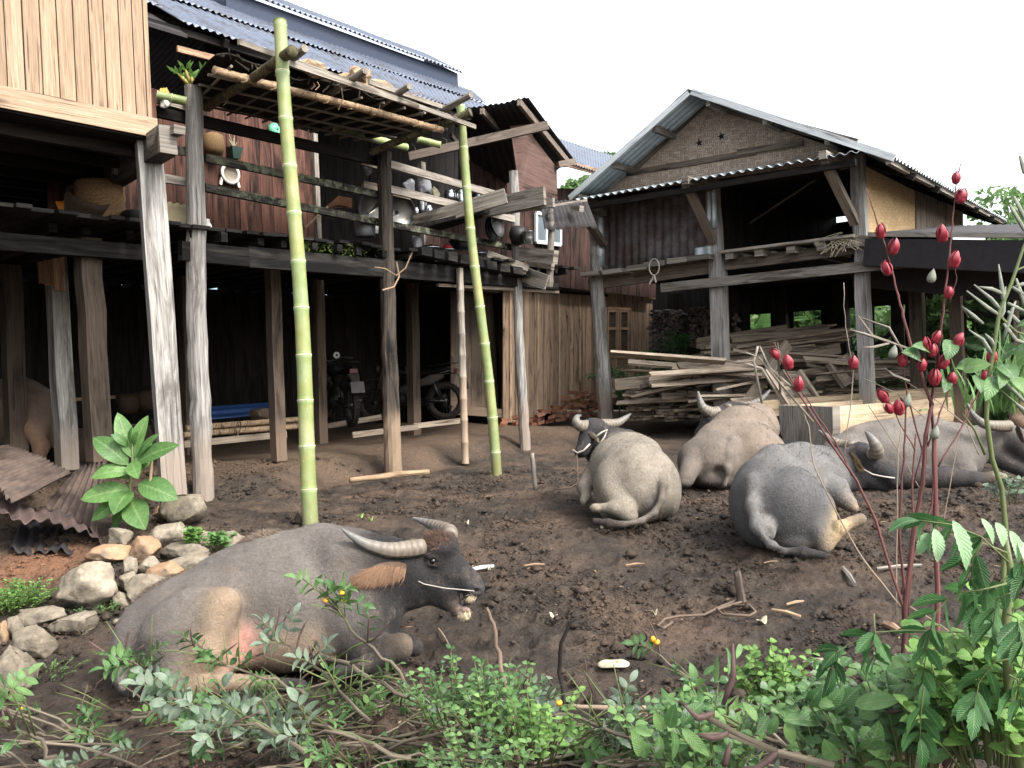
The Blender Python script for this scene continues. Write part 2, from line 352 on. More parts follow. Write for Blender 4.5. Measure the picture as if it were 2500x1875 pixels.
M['stone'] = stone('pale_limestone', rgb(120, 112, 98), rgb(168, 156, 138), rgb(98, 92, 82))
M['stoneor'] = stone('orange_stained_stone', rgb(158, 122, 92), rgb(178, 150, 122), rgb(150, 130, 104))
M['stonegr'] = stone('grey_concrete', rgb(128, 118, 102), rgb(162, 152, 134), rgb(100, 94, 84))
M['brick'] = stone('broken_brick', rgb(128, 82, 62), rgb(160, 112, 88), rgb(112, 92, 78))
def soil():
    s = NT('trodden_soil'); P = pos(s); n = s.noise(P, 1.1, 6, .6); n2 = s.noise(P, 14, 8, .72); n3 = s.noise(P, 60, 6, .75)
    n2b = s.noise(P, 4, 6, .7)
    col = s.ramp(n2b, [(.32, rgb(44, 38, 33)), (.5, rgb(71, 62, 54)), (.72, rgb(100, 88, 77))])
    col = s.mix(s.ramp(n, [(.46, 0.0), (.64, .6)]), col, rgb(124, 103, 87))
    sep = s.n('SeparateXYZ'); s.l(P, sep.inputs[0])
    # dry dusty strip under the house (in house coordinates)
    b_ = s.math('ADD', s.math('MULTIPLY', s.math('ADD', sep.outputs[0], 3.2), HN.x), s.math('MULTIPLY', s.math('SUBTRACT', sep.outputs[1], 8.5), HN.y))
    b_ = s.math('ADD', b_, s.math('MULTIPLY', s.math('SUBTRACT', n, .5), 1.6))
    f = s.n('MapRange'); f.inputs['From Min'].default_value = -.05; f.inputs['From Max'].default_value = .5; f.inputs['To Max'].default_value = .85; s.l(b_, f.inputs['Value'])
    col = s.mix(f.outputs[0], col, s.mix(n2, rgb(92, 76, 62), rgb(128, 108, 90)))
    # reddish bare earth at the left
    dx = s.n('Vector' + 'Math', operation='DISTANCE'); s.l(P, dx.inputs[0]); lp = G(90, 1380); dx.inputs[1].default_value = lp
    fr = s.n('MapRange'); fr.inputs['From Min'].default_value = .75; fr.inputs['From Max'].default_value = .35; fr.inputs['To Max'].default_value = .8; s.l(s.math('ADD', dx.outputs['Value'], s.math('MULTIPLY', n2b, .4)), fr.inputs['Value'])
    col = s.mix(fr.outputs[0], col, rgb(156, 112, 84))
    col = s.mix(1.0, col, s.ramp(n3, [(.32, .5), (.5, .97), (.68, 1.4)]), 'MULTIPLY')
    sp = s.ramp(s.noise(P, 95, 2, .5), [(.78, 0.0), (.8, .5)]); col = s.mix(sp, col, rgb(170, 150, 122))
    v = s.n('TexVoronoi'); v.inputs['Scale'].default_value = 26; s.l(P, v.inputs['Vector'])
    b = s.bump(n2, .05, 1.0); b = s.bump(n3, .012, .9, b); b = s.bump(v.outputs['Distance'], -.012, .5, b)
    wet = s.ramp(n2b, [(.4, .68), (.6, .95)])
    return s.fin(col, wet, b, spec=.25)
M['soil'] = soil()
def build_ground():
    def axis(a, b, s, lo, hi):
        mid = np.arange(a, b + s / 2, s); out_ = [mid]
        d = s; x = a; L = []
        while x > lo: d *= 1.35; x -= d; L.append(x)
        d = s; x = b; Rr = []
        while x < hi: d *= 1.25; x += d; Rr.append(x)
        return np.array(L[::-1] + list(mid) + Rr)
    xs = axis(-4.6, 5.6, .028, -300, 300); ys = axis(2.2, 10.5, .028, -60, 600)
    X, Y = np.meshgrid(xs, ys); Z = gz(X, Y)
    near = smooth01((13 - Y) / 3) * smooth01((Y - 0) / 2) * smooth01((9 - np.abs(X)) / 2)
    b = (X + 3.2) * HN.x + (Y - 8.5) * HN.y
    mud = .35 + 1.0 * np.exp(-((b + .55) / .55) ** 2) * smooth01((3 - X) / 3)
    lump = np.abs(vnoise(X * 5.5, Y * 5.5, 11)) * .09 + np.abs(vnoise(X * 12, Y * 12, 12)) * .05
    fine = vnoise(X * 21, Y * 21, 13) * .022 + vnoise(X * 35, Y * 35, 14) * .02
    Z = Z + near * (mud * lump + fine) - .02
    r = np.random.default_rng(4)
    for k in range(420):     # hoof prints
        cx = r.uniform(-2.5, 5.2); cy = r.uniform(3.6, 10.2); s_ = r.uniform(.035, .065); i0, i1 = np.searchsorted(xs, (cx - .25, cx + .25)); j0, j1 = np.searchsorted(ys, (cy - .25, cy + .25))
        a_ = r.uniform(0, 3.14); dx = X[j0:j1, i0:i1] - cx; dy = Y[j0:j1, i0:i1] - cy; u = (dx * math.cos(a_) + dy * math.sin(a_)) / 1.5; v = -dx * math.sin(a_) + dy * math.cos(a_); q = np.sqrt(u * u + v * v) / s_
        Z[j0:j1, i0:i1] += -r.uniform(.02, .045) * np.exp(-q ** 4) + .014 * np.exp(-((q - 1.45) / .35) ** 2)
    # ground stays low far away
    far = smooth01((np.hypot(X, Y - 8) - 22) / 20); Z = Z * (1 - far) - far * .5
    V = np.stack([X, Y, Z], -1).reshape(-1, 3); ny, nx = X.shape
    i = np.arange((ny - 1) * (nx - 1)); r = i // (nx - 1); c = i % (nx - 1); a = r * nx + c
    F = np.stack([a, a + 1, a + nx + 1, a + nx], -1)
    tag(mesh_fast('ground', V, F, M['soil']), 'dark trodden soil of the buffalo yard', kind='structure')
build_ground()
# ================================================================ corrugated sheet helper
def corrugated(mb, P00, P10, P01, P11, pitch=.08, amp=.011, nv=6, rnd=.5, sag=0.0, edge=0.0):
    # ridges run from P?0 to P?1; waves counted along P0? -> P1?
    P00, P10, P01, P11 = map(Vector, (P00, P10, P01, P11)); W = (P10 - P00).length; n = max(2, int(W / pitch)); nu = n * 6
    nrm = (P10 - P00).cross(P01 - P00).normalized()
    if nrm.z < 0: nrm = -nrm
    Lh = (P01 - P00).length; ph = random.random() * 9
    def fn(u, v):
        p = (P00 * (1 - u) + P10 * u) * (1 - v) + (P01 * (1 - u) + P11 * u) * v
        p = p + nrm * (math.sin(u * n * 2 * math.pi) * amp + sag * (math.sin(u * 7 + ph) * .5 + math.sin(u * 17 + v * 4) * .3))
        if edge: p = p + (P01 - P00).normalized() * (edge * (float(vnoise(u * 7, 1.3, 3)) + .3 * math.sin(u * 40)) * ((1 - v) - 0))
        return p
    mb.grid(fn, nu, nv, rnd, uv=lambda u, v: (v * Lh, u * W, rnd))
def plank_wall(mb, BL, BR, TL, TR, bw=.16, t=.022, nrm=None, gap=.004, jit=.5, ragged=0.0):
    BL, BR, TL, TR = map(Vector, (BL, BR, TL, TR)); W = (BR - BL).length; n = max(1, round(W / bw))
    nrm = Vector(nrm) if nrm is not None else (BR - BL).cross(TL - BL).normalized()
    us = [0]
    for i in range(n): us.append(us[-1] + random.uniform(1 - jit * .5, 1 + jit * .5))
    us = [u / us[-1] for u in us]
    for i in range(n):
        a, b = us[i] + gap / W / 2, us[i + 1] - gap / W / 2; off = nrm * random.uniform(-.006, .006)
        rb = random.uniform(-ragged, ragged) / max(.1, (TL - BL).length)
        lo = lambda u: (BL * (1 - u) + BR * u) * (1 - rb) + (TL * (1 - u) + TR * u) * rb + off
        hi = lambda u: TL * (1 - u) + TR * u + off
        f = nrm * (t / 2)
        mb.hexa([lo(a) - f, lo(b) - f, lo(b) + f, lo(a) + f, hi(a) - f, hi(b) - f, hi(b) + f, hi(a) + f])
def log_post(name, pts, rad, mat, parent, n=14, wob=.05, label=None):
    P = [Vector(p) for p in pts]
    segs = []; rr = []
    for i in range(len(P) - 1):
        k = 12
        for j in range(k + (i == len(P) - 2)):
            t = j / k; p = P[i].lerp(P[i + 1], t); r = rad[i] * (1 - t) + rad[i + 1] * t
            segs.append(p + Vector((random.gauss(0, .0035), random.gauss(0, .0035), 0))); rr.append(r * random.uniform(.97, 1.03))
    mb = MB(); mb.tube(segs, rr, n, wob=wob); o = mb.build(name, mat, parent, smooth=False)
    if label: o['label'] = label
    return o
def sq_post(name, p, q, w, t, mat, parent, face=None, label=None):
    mb = MB(); face = face or HN; P = Vector(p); Q = Vector(q); m = 6
    side = (Q - P).normalized().cross(face).normalized(); fr = side.cross((Q - P).normalized()).normalized()
    rnd = random.random(); prev = None; V = []; A = []
    rings = []
    for i in range(m + 1):
        c = P.lerp(Q, i / m) + side * random.gauss(0, .004); ring = []
        for a, b in ((-1, -1), (1, -1), (1, 1), (-1, 1)): ring.append(c + side * (a * w / 2 * random.uniform(.95, 1.03)) + fr * (b * t / 2 * random.uniform(.95, 1.03)))
        rings.append(ring)
    L = (Q - P).length
    for s in range(4):
        V = []; A = []
        for i, r in enumerate(rings):
            V += [r[s], r[(s + 1) % 4]]; A += [(L * i / m + rnd * 31, s * .5 + rnd * 9, rnd), (L * i / m + rnd * 31, s * .5 + w + rnd * 9, rnd)]
        mb.add([tuple(v) for v in V], [(2 * i, 2 * i + 1, 2 * i + 3, 2 * i + 2) for i in range(m)], A)
    for r in (rings[0][::-1], rings[-1]): mb.add([tuple(v) for v in r], [(0, 1, 2, 3)], [(0, 0, rnd), (0, w, rnd), (.03, w, rnd), (.03, 0, rnd)])
    o = mb.build(name, mat, parent)
    if label: o['label'] = label
    return o
def one(name, mat, parent, *boards, label=None, jit=.05):
    mb = MB()
    for bd in boards: mb.board(*bd[:4], up=bd[4] if len(bd) > 4 else (0, 0, 1), jit=jit)
    o = mb.build(name, mat, parent)
    if label: o['label'] = label
    return o
# ================================================================ MAIN STILT HOUSE
H = thing('stilt_house', 'long dark stilt house with blue tin roof, mossy balcony rails and red brown wall', 'house', HA)
FZ = 2.86   # balcony floor
def hz(px, py, b=0):   # point on facade plane b at this pixel
    return h(px, py, b)
# posts
pA_t = h(474, 212, 0); pA_b = h(497, 1225, 0)
log_post('post', [pA_b, h(480, 800, 0), pA_t], [.105, .1, .085], M['postgrey'], H, wob=.07, label='tall rough grey post with split top')
pB_t = h(938, 372, 0); pB_b = h(961, 1165, 0)
log_post('post', [pB_b, h(948, 800, 0), pB_t], [.115, .1, .09], M['postdark'], H, wob=.06, label='dark weathered post with tan muddy foot')
pC_t = h(1254, 418, 0); pC_b = h(1283, 1108, 0)
log_post('post', [pC_b, h(1268, 840, 0), pC_t], [.085, .075, .07], M['postgrey'], H, wob=.05, label='slim pale grey post')
for (x0, y0, x1, y1, b, w_, m_) in ((215, 640, 243, 1125, .5, .2, 'postbrown'), (664, 640, 681, 1125, 1.0, .15, 'postbrown'), (1006, 690, 1012, 1075, 2.2, .17, 'postbrown'), (775, 700, 782, 1050, 2.5, .16, 'postbrown'), (455, 760, 462, 1060, 3.0, .17, 'postbrown'), (30, 760, 38, 1060, 3.0, .2, 'postbrown'), (1330, 690, 1340, 1000, 3.4, .15, 'dark')):
    p0 = h(x1, y1, b); p1 = h(x0, y0, b); p1 = Vector((p1.x, p1.y, FZ - .2)) if p1.z < FZ - .2 else p1; p1.z = FZ - .12
    p0.z = float(gz(p0.x, p0.y)) - .1 if b > 1.2 else p0.z
    sq_post('post', p0, p1, w_, w_ * .9, M[m_], H)
# stable enclosure
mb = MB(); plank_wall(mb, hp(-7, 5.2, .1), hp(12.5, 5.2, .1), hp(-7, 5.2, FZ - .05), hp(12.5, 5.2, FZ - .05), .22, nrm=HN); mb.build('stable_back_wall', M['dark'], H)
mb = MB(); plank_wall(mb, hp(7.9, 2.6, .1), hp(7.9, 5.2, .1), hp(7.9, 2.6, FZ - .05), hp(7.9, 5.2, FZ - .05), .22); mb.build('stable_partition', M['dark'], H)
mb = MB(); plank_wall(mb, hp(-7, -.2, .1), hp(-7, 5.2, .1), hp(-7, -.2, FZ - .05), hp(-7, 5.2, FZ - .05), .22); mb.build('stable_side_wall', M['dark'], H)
one('wall_rail', M['drybam'], H, (hp(-4, 5.12, 1.0), hp(3, 5.12, 1.06), .05, .05))
# floor deck of boards running across (b direction) with ragged front ends
mb = MB(); a = -6.0
while a < 6.6:
    w_ = random.uniform(.12, .2); e = random.uniform(-.16, .02)
    mb.board(hp(a + w_ / 2, -.05 + e, FZ + random.uniform(-.006, .012)), hp(a + w_ / 2, 5.2, FZ), .035, w_, jit=.06); a += w_ + random.uniform(.004, .03)
mb.build('balcony_floor', M['black'], H)
mb = MB(); a = -5.9
while a < 6.5: o_ = random.uniform(-.16, -.02) if a > -.15 else .35; mb.board(hp(a, o_, FZ - .07), hp(a, 5.1, FZ - .07), random.uniform(.07, .1), .075, jit=.1); a += random.uniform(.3, .5)
mb.build('joist', M['black'], H)
mb = MB()
mb.board(hp(-6, .4, FZ - .24), hp(-.1, .35, FZ - .24), .16, .09, jit=.05); mb.board(hp(-.15, .0, FZ - .24), hp(.62, .0, FZ - .25), .2, .09, jit=.05); mb.board(hp(.62, .0, FZ - .25), hp(6.3, .0, FZ - .24), .22, .09, jit=.05)
mb.build('floor_beam', M['black'], H, ); 
one('lower_batten', M['beam'], H, (hp(3.6, .04, FZ - .40), hp(6.4, .04, FZ - .38), .04, .05))
# solid floor above the stable further right / upper rooms
mb = MB(); mb.board(hp(6.6, 2.4, FZ - .1), hp(12.4, 2.4, FZ - .1), .1, .1); mb.build('sill_beam', M['beam'], H)
mb = MB(); mb.prism([hp(6.6, 1.95, FZ - .1), hp(12.4, 2.3, FZ - .1), hp(12.4, 5.2, FZ - .1), hp(6.6, 5.2, FZ - .1)], (0, 0, 1), .06); mb.build('room_floor', M['dark'], H)
# rails
def rail(nm, x0, y0, x1, y1, w_, m_, b=-.1, t=.05):
    mb = MB(); P = h(x0, y0, b); Q = h(x1, y1, b); k = max(1, int((Q - P).length / 3)); prev = P
    mb.board(P, Q, w_, t, jit=.06); return mb.build(nm, M[m_], H)
rail('handrail', 385, 272, 940, 398, .12, 'dark', .12)
rail('handrail', 510, 298, 690, 340, .07, 'dark', .14)
rail('rail', 385, 362, 470, 372, .085, 'mossy', .12)
rail('rail', 500, 385, 935, 478, .085, 'mossy', .12)
rail('rail', 275, 415, 465, 446, .085, 'grey', .12)
rail('rail', 500, 458, 935, 545, .085, 'mossy', .12)
rail('rail', 952, 402, 1255, 488, .1, 'grey', -.08)
rail('rail', 952, 462, 1255, 535, .1, 'grey', -.08)
rail('rail', 952, 548, 1260, 606, .085, 'mossy', .1)
rail('rail', 880, 390, 930, 404, .12, 'beam', .4); rail('rail', 885, 452, 1000, 478, .11, 'beam', .4)
rail('top_rail', 385, 240, 460, 262, .1, 'grey', .1)
# red wall of the upper room (b=1.45), from behind the hut to the doorway
B1 = 1.45
def foot(px, b): p = h(px, 560, b); p.z = FZ + .02; return p
def head(px, py, b): return h(px, py, b)
mb = MB(); L0 = foot(120, B1); L1 = foot(778, B1); T0 = Vector((L0.x, L0.y, 4.75)); T1 = Vector((L1.x, L1.y, 4.62))
plank_wall(mb, L0, L1, T0, T1, .17, nrm=HN, jit=.5); mb.build('front_wall', M['red'], H)
one('door_post', M['grey'], H, (foot(776, B1 - .05), foot(776, B1 - .05) + Vector((0, 0, 1.72)), .07, .07, HU))
one('door_post', M['grey'], H, (foot(1035, B1 + .1), foot(1035, B1 + .1) + Vector((0, 0, 1.72)), .1, .09, HU))
mb = MB(); a0 = (L1 - HA).dot(HU); plank_wall(mb, hp(a0 - .3, 3.6, FZ), hp(8.5, 3.6, FZ), hp(a0 - .3, 3.6, 6.6), hp(8.9, 3.6, 6.6), .2, nrm=HN); mb.build('kitchen_back_wall', M['dark'], H)
mb = MB(); plank_wall(mb, hp(a0 - .1, B1, FZ), hp(a0 - .1, 3.6, FZ), hp(a0 - .1, B1, 5.0), hp(a0 - .1, 3.6, 5.0), .2); mb.build('room_side_wall', M['dark'], H)
mb = MB(); q0 = foot(1040, B1 + .3); q1 = foot(1160, B1 + .3); plank_wall(mb, q0, q1, q0 + Vector((0, 0, .95)), q1 + Vector((0, 0, .95)), .15, nrm=HN); mb.build('kitchen_low_wall', M['maroon'], H)
# roofs
EB = .95; RB = 4.5
def rp(px, py, b): return h(px, py, b)
e0 = rp(462, 100, EB); e1 = rp(1185, 262, EB); ez = (e0.z + e1.z) / 2 - .02
r0 = rp(706, 40, RB); rz = 7.42
aE0 = -7.0; aE1 = (rp(1190, 250, EB) - HA).dot(HU); aC1 = (rp(1086, 210, RB) - HA).dot(HU); aC0 = (rp(520, 10, RB) - HA).dot(HU)
mid = lambda a, t, dz=0: hp(a, EB + (RB - EB) * t, ez + (rz - ez) * t + dz)
mb = MB(); aS = (rp(450, 97, EB) - HA).dot(HU)
corrugated(mb, mid(aS, 0, .03), mid(aE1, 0, .03), mid(aS, .52, .05), mid(aE1 + 2.1, .52, .05), .09, .014, 8, .3, sag=.012, edge=.05)
corrugated(mb, mid(aS - .2, .48, .085), mid(aE1 + 2.0, .48, .085), mid(aS - .2, 1.0, .05), mid(9.6, 1.0, .05), .09, .014, 8, .6, sag=.012, edge=.06)
corrugated(mb, mid(aS - 3.6, .17, .06), mid(aS + .1, .17, .06), mid(aS - 3.6, 1, .09), mid(aS + .1, 1, .09), .09, .014, 8, .8, sag=.012, edge=.09)
mb.build('roof', M['tinblue'], H, smooth=True, solid=.003)
mb = MB(); mb.hexa([mid(aS - 3.6, -.02, -.12), mid(aS, -.02, -.12), mid(aS, .3, -.12), mid(aS - 3.6, .3, -.12), mid(aS - 3.6, -.02, -.08), mid(aS, -.02, -.08), mid(aS, .3, -.08), mid(aS - 3.6, .3, -.08)]); mb.build('roof_lining', M['tinblack'], H)
mb = MB()
for t in (0.03, .35, .7): mb.board(mid(-6, t, -.1), mid(aE1 - .1, t, -.1), .08, .06)
for a in np.arange(-5.5, aE1, 1.1): mb.board(mid(a, 0, -.06), mid(a, 1, -.06), .09, .06, up=(0, 0, 1))
mb.build('rafters', M['dark'], H)
fa = h(432, 119, .8); fb = h(560, 152, .8); one('fascia', M['tanplain'], H, (fa, fb, .07, .03))
# raised ridge cap
mb = MB(); c = lambda a, db, z: hp(a, RB + db, z)
corrugated(mb, c(aC0, -.5, rz + .13), c(aC1 + .05, -.5, rz + .13), c(aC0, .6, rz + .80), c(aC1 + .05, .6, rz + .80), .11, .026, 4, .4, sag=.012)
capr = mb.build('ridge_cap_roof', M['tinblue'], H, smooth=True, solid=.004)
mb = MB(); mb.board(c(aC0, -.36, rz - .05), c(aC1, -.36, rz - .05), .36, .04); mb.prism([c(aC1, -.36, rz - .2), c(aC1, .6, rz + .2), c(aC1, .6, rz + .72), c(aC1, -.36, rz + .14)], HU, .03); mb.prism([c(aC0, -.36, rz - .2), c(aC0, .6, rz + .2), c(aC0, .6, rz + .72), c(aC0, -.36, rz + .14)], HU, .03)
mb.build('ridge_flashing', M['tindark'], H)
mb = MB(); corrugated(mb, hp(-7, 8.5, 5.0), hp(aE1 + 2, 8.5, 5.0), hp(-7, RB, rz), hp(9.6, RB, rz), .09, .014, 4, .3); mb.build('rear_roof', M['tinblue'], H, smooth=True, solid=.003)
# kitchen lean-to roof at the right end, seen from below
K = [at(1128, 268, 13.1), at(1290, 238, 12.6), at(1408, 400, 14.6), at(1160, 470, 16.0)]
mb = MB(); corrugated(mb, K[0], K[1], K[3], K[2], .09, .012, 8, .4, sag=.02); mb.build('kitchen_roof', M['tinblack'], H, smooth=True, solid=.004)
mb = MB()
def kb(x0, y0, d0, x1, y1, d1, w_, t_=.06, m=mb): m.board(at(x0, y0, d0), at(x1, y1, d1), w_, t_, up=(0, 0, 1))
kb(1267, 250, 12.55, 1388, 398, 14.3, .1); kb(1176, 271, 12.9, 1300, 405, 15.2, .1); kb(1100, 330, 14, 1180, 430, 16, .08)
kb(1000, 382, 13.0, 1338, 306, 12.6, .13); kb(1362, 402, 13.9, 1402, 394, 14.2, .1)
mb.build('kitchen_rafters', M['beam'], H)
mb = MB(); mb.prism([at(1246, 308, 13.0), at(1286, 302, 13.05), at(1300, 335, 13.3), at(1356, 408, 14.0), at(1358, 500, 14.0), at(1268, 500, 12.9), at(1262, 420, 12.9)], HU, .04); mb.build('end_board', M['redflat'], H)
# upper plank wall to the right with its window (b=2)
B2 = 2.0
x0 = 1268; mb = MB()
plank_wall(mb, h(1268, 690, B2), h(1600, 728, B2), h(1268, 455, B2), h(1600, 470, B2), .17, nrm=HN); plank_wall(mb, h(1120, 650, B2), h(1266, 690, B2), h(1120, 360, B2), h(1266, 400, B2), .17, nrm=HN); mb.build('upper_wall', M['maroon'], H)
mb = MB(); corrugated(mb, h(1350, 385, 1.2), h(1560, 452, 1.2), h(1340, 330, 4.2), h(1560, 400, 4.2), .09, .014, 6, .4); mb.build('rear_wing_roof', M['tinblue'], H, smooth=True, solid=.004)
one('wing_fascia', M['tanplain'], H, (h(1380, 398, 1.25), h(1600, 458, 1.25), .12, .03))
def framed_window(x0, y0, x1, y1, b, fw=.07):
    tl, tr, bl, br_ = h(x0, y0, b), h(x1, y0 + 8, b), h(x0, y1, b), h(x1, y1 + 8, b)
    mb = MB(); up = Vector((0, 0, 1))
    for p, q in ((tl, tr), (bl, br_)): mb.board(p, q, fw, .05)
    for p, q in ((tl, bl), (tr, br_), (tl.lerp(tr, .42), bl.lerp(br_, .42))): mb.board(p, q, fw * .9, .045, up=HU)
    wdw = mb.build('window', M['whitewood'], H)
    mb = MB(); n = HN * .01; mb.prism([bl + n, br_ + n, tr + n, tl + n], HN, .006); mb.build('pane', M['glass'], wdw)
M['whitewood'] = wood('faded_white_paint', rgb(196, 204, 206, .8), rgb(230, 236, 236, .8), dark=rgb(150, 152, 148), darkamt=.15, var=.1)
M['glass'] = plain('window_glass', rgb(120, 134, 140), .12, 0, .1, 3, .8)
framed_window(1309, 520, 1368, 590, B2 - .06)
# lower tan plank wall with shutter window (b=2)
B3 = 2.25
mb = MB(); plank_wall(mb, h(1228, 1035, B3), h(1592, 950, B3), h(1228, 698, B3), h(1592, 722, B3), .15, nrm=HN, jit=.7); lw = mb.build('lower_wall', M['tan'], H)
mb = MB(); a9 = (h(1592, 900, B3) - HA).dot(HU); plank_wall(mb, hp(a9, B3, .2), hp(a9, 5.2, .2), hp(a9, B3, FZ), hp(a9, 5.2, FZ), .16); mb.build('lower_end_wall', M['tanplain'], H)
one('wall_plate', M['tanplain'], H, (h(1476, 697, B3 - .08), h(1598, 722, B3 - .08), .16, .06)); one('wall_plate', M['beam'], H, (h(1230, 690, B3 - .08), h(1476, 700, B3 - .08), .26, .06))
# battens over the seams
mb = MB()
for x in range(1246, 1480, 17): 
    if random.random() < .8: mb.board(h(x + random.uniform(-3, 3), 1025 - (x - 1230) * .2, B3 - .03), h(x, 702 + (x - 1230) * .06, B3 - .03), .05, .02, up=HU)
mb.build('wall_battens', M['tan'], H)
# dark shed door panel left of the tan wall
mb = MB(); plank_wall(mb, h(1100, 1000, 3.0), h(1232, 1000, 2.6), h(1100, 690, 3.0), h(1232, 690, 2.6), .2, nrm=HN); mb.build('stable_door', M['postbrown'], H)
one('door_sill', M['postbrown'], H, (h(1100, 1000, 2.5), h(1234, 1010, 2.3), .16, .06))
# shuttered window
sx0, sx1, sy0, sy1 = 1479, 1539, 752, 872
mb = MB(); bb = B3 - .06
mb.board(h(sx0, sy0, bb), h(sx1, sy0 + 2, bb), .05, .04); mb.board(h(sx0, sy1, bb), h(sx1, sy1 - 0, bb), .06, .05)
for x in (sx0, (sx0 + sx1) / 2, sx1): mb.board(h(x, sy0, bb), h(x, sy1, bb), .045, .04, up=HU)
win = mb.build('window', M['tanplain'], H)
for xa, xb in ((sx0 + 4, (sx0 + sx1) / 2 - 3), ((sx0 + sx1) / 2 + 4, sx1 - 4)):
    mb = MB(); bq = bb + .0
    for y_ in (sy0 + 7, sy0 + 50, sy1 - 8): mb.board(h(xa, y_, bq), h(xb, y_, bq), .06, .026)
    for x in (xa + 1, xb - 1): mb.board(h(x, sy0 + 5, bq - .003), h(x, sy1 - 5, bq - .003), .055, .03, up=HU)
    sh = mb.build('shutter', M['tanplain'], win)
    mb = MB(); mb.prism([h(xa, sy1 - 8, bq + .02), h(xb, sy1 - 8, bq + .02), h(xb, sy0 + 5, bq + .02), h(xa, sy0 + 5, bq + .02)], HN, .008); mb.build('shutter_panel', M['postbrown'], win)
# outdoor kitchen shelf and stepped platform at the right end of the balcony
mb = MB()
mb.board(at(1013, 545, 11.3), at(1235, 478, 11.0), .2, .05); mb.board(at(1180, 510, 11.5), at(1330, 478, 10.9), .24, .06); mb.board(at(1235, 512, 11.4), at(1352, 494, 10.9), .12, .05)
mb.build('shelf_beam', M['grey'], H)
mb = MB(); mb.hexa([at(1010, 548, 11.2), at(1180, 512, 11.1), at(1235, 506, 12.2), at(1060, 560, 13.2)] + [p - Vector((0, 0, .05)) for p in (at(1010, 548, 11.2), at(1180, 512, 11.1), at(1235, 506, 12.2), at(1060, 560, 13.2))]); mb.build('dish_shelf', M['dark'], H)
mb = MB()
kb(1272, 620, 12.4, 1357, 628, 12.0, .2, .12, mb); kb(1290, 642, 12.6, 1350, 650, 12.3, .1, .08, mb); kb(1190, 620, 12.2, 1290, 655, 12.3, .1, .08, mb); kb(1180, 655, 12.4, 1285, 660, 12.3, .12, .06, mb); kb(1280, 670, 12.5, 1335, 690, 12.3, .22, .05, mb)
mb.build('platform_blocks', M['grey'], H)
log_post('platform_post', [at(1341, 700, 12.4), at(1346, 560, 12.4), at(1343, 512, 12.4)], [.055, .05, .05], M['grey'], H, 8)
mb = MB()
for i in range(9):
    x = 1010 + i * 32; mb.board(h(x, 615 + i * 6.5, -.12), h(x + 24, 619 + i * 6.5, -.12), .11, .3, jit=.1)
mb.build('deck_blocks', M['black'], H)
# small black tin awning above the window
mb = MB(); corrugated(mb, at(1330, 560, 12.2), at(1460, 555, 12.9), at(1318, 492, 12.6), at(1432, 488, 13.2), .09, .014, 4, .4, sag=.02, edge=.05); mb.build('window_awning', M['tinblack'], H, smooth=True, solid=.004)
one('awning_edge', M['grey'], H, (at(1330, 505, 12.1), at(1432, 489, 12.6), .035, .03), (at(1398, 508, 12.7), at(1420, 510, 12.5), .09, .08))
# propping bamboo pole (grey) under the beam
mb = MB(); P0 = h(1136, 1132, -.12); P1 = h(1122, 655, -.12); pts = []; rr = []
for i in range(9):
    for t, k in ((0, 1.12), (.05, 1.0), (.5, .95), (.95, 1.0)): pts.append(P0.lerp(P1, (i + t) / 9)); rr.append(.052 * k)
pts.append(P1); rr.append(.05); mb.tube(pts, rr, 12); mb.build('bamboo_prop', M['greybam'], H, smooth=True)
mb = MB(); p_ = lambda x, y, b=-.16: h(x, y, b)
mb.tube([p_(1008, 612), p_(990, 655), p_(968, 672), p_(940, 655), p_(914, 652)], .008, 5, wob=.2); mb.tube([p_(968, 640), p_(975, 675), p_(962, 700), p_(934, 708)], .009, 5, wob=.2); mb.build('dry_vine', M['drybam'], H)
# green moss on the beam
mb = MB()
for i in range(420):
    x = random.gauss(835, 40) if i % 3 else random.gauss(755, 12); p = h(x, random.uniform(592, 618) + (x - 800) * .12, -.06)
    d = Vector((random.gauss(0, 1), random.gauss(0, 1), random.gauss(0, 1))).normalized() * .022; e = Vector((random.gauss(0, 1), -1, random.gauss(0, 1))).normalized() * .02
    mb.add([p, p + d, p + d + e], [(0, 1, 2)], [(0, 0, .5)] * 3)
mb.build('moss', plain('green_moss', rgb(96, 122, 50), .9), H)['kind'] = 'stuff'
# ================================================================ NEW TIMBER HUT, upper left
TH = thing('timber_hut', 'raised hut of new pale pine boards above the yard, upper left corner', 'hut', (-4.2, 7, 0))
C0 = at(372, 292, 7.4); hutn = HN
def hw(px, py, b=0): return onplane(px, py, C0 + hutn * b, hutn)
ca = lambda t, z: Vector((C0.x, C0.y, 0)) - HU * t + Vector((0, 0, z))
zb = C0.z
mb = MB(); a = 0.0; i = 0
ws = [.05, .10, .12, .13, .125, .13, .13, .13, .13, .13, .13, .13, .13, .14, .13, .14, .13, .13]
for w_ in ws:
    o = hutn * random.uniform(-.004, .004); f = hutn * .012; g = .0055
    lo = lambda t: ca(t, zb - .02) + o; hi = lambda t: ca(t, zb + 3.0) + o
    mb.hexa([lo(a + w_ - g) - f, lo(a + g) - f, lo(a + g) + f, lo(a + w_ - g) + f, hi(a + w_ - g) - f, hi(a + g) - f, hi(a + g) + f, hi(a + w_ - g) + f]); a += w_
mb.build('front_wall', M['new'], TH)
mb = MB(); plank_wall(mb, ca(0, zb) + hutn * .03, ca(0, zb) + hutn * 3, ca(0, zb + 3) + hutn * .03, ca(0, zb + 3) + hutn * 3, .15); mb.build('side_wall', M['new'], TH)
sill = Vector((0, 0, -.11)); one('sill_board', M['new'], TH, (ca(2.6, zb - .08) - hutn * .03, ca(-.02, zb - .08) - hutn * .03, .17, .04))
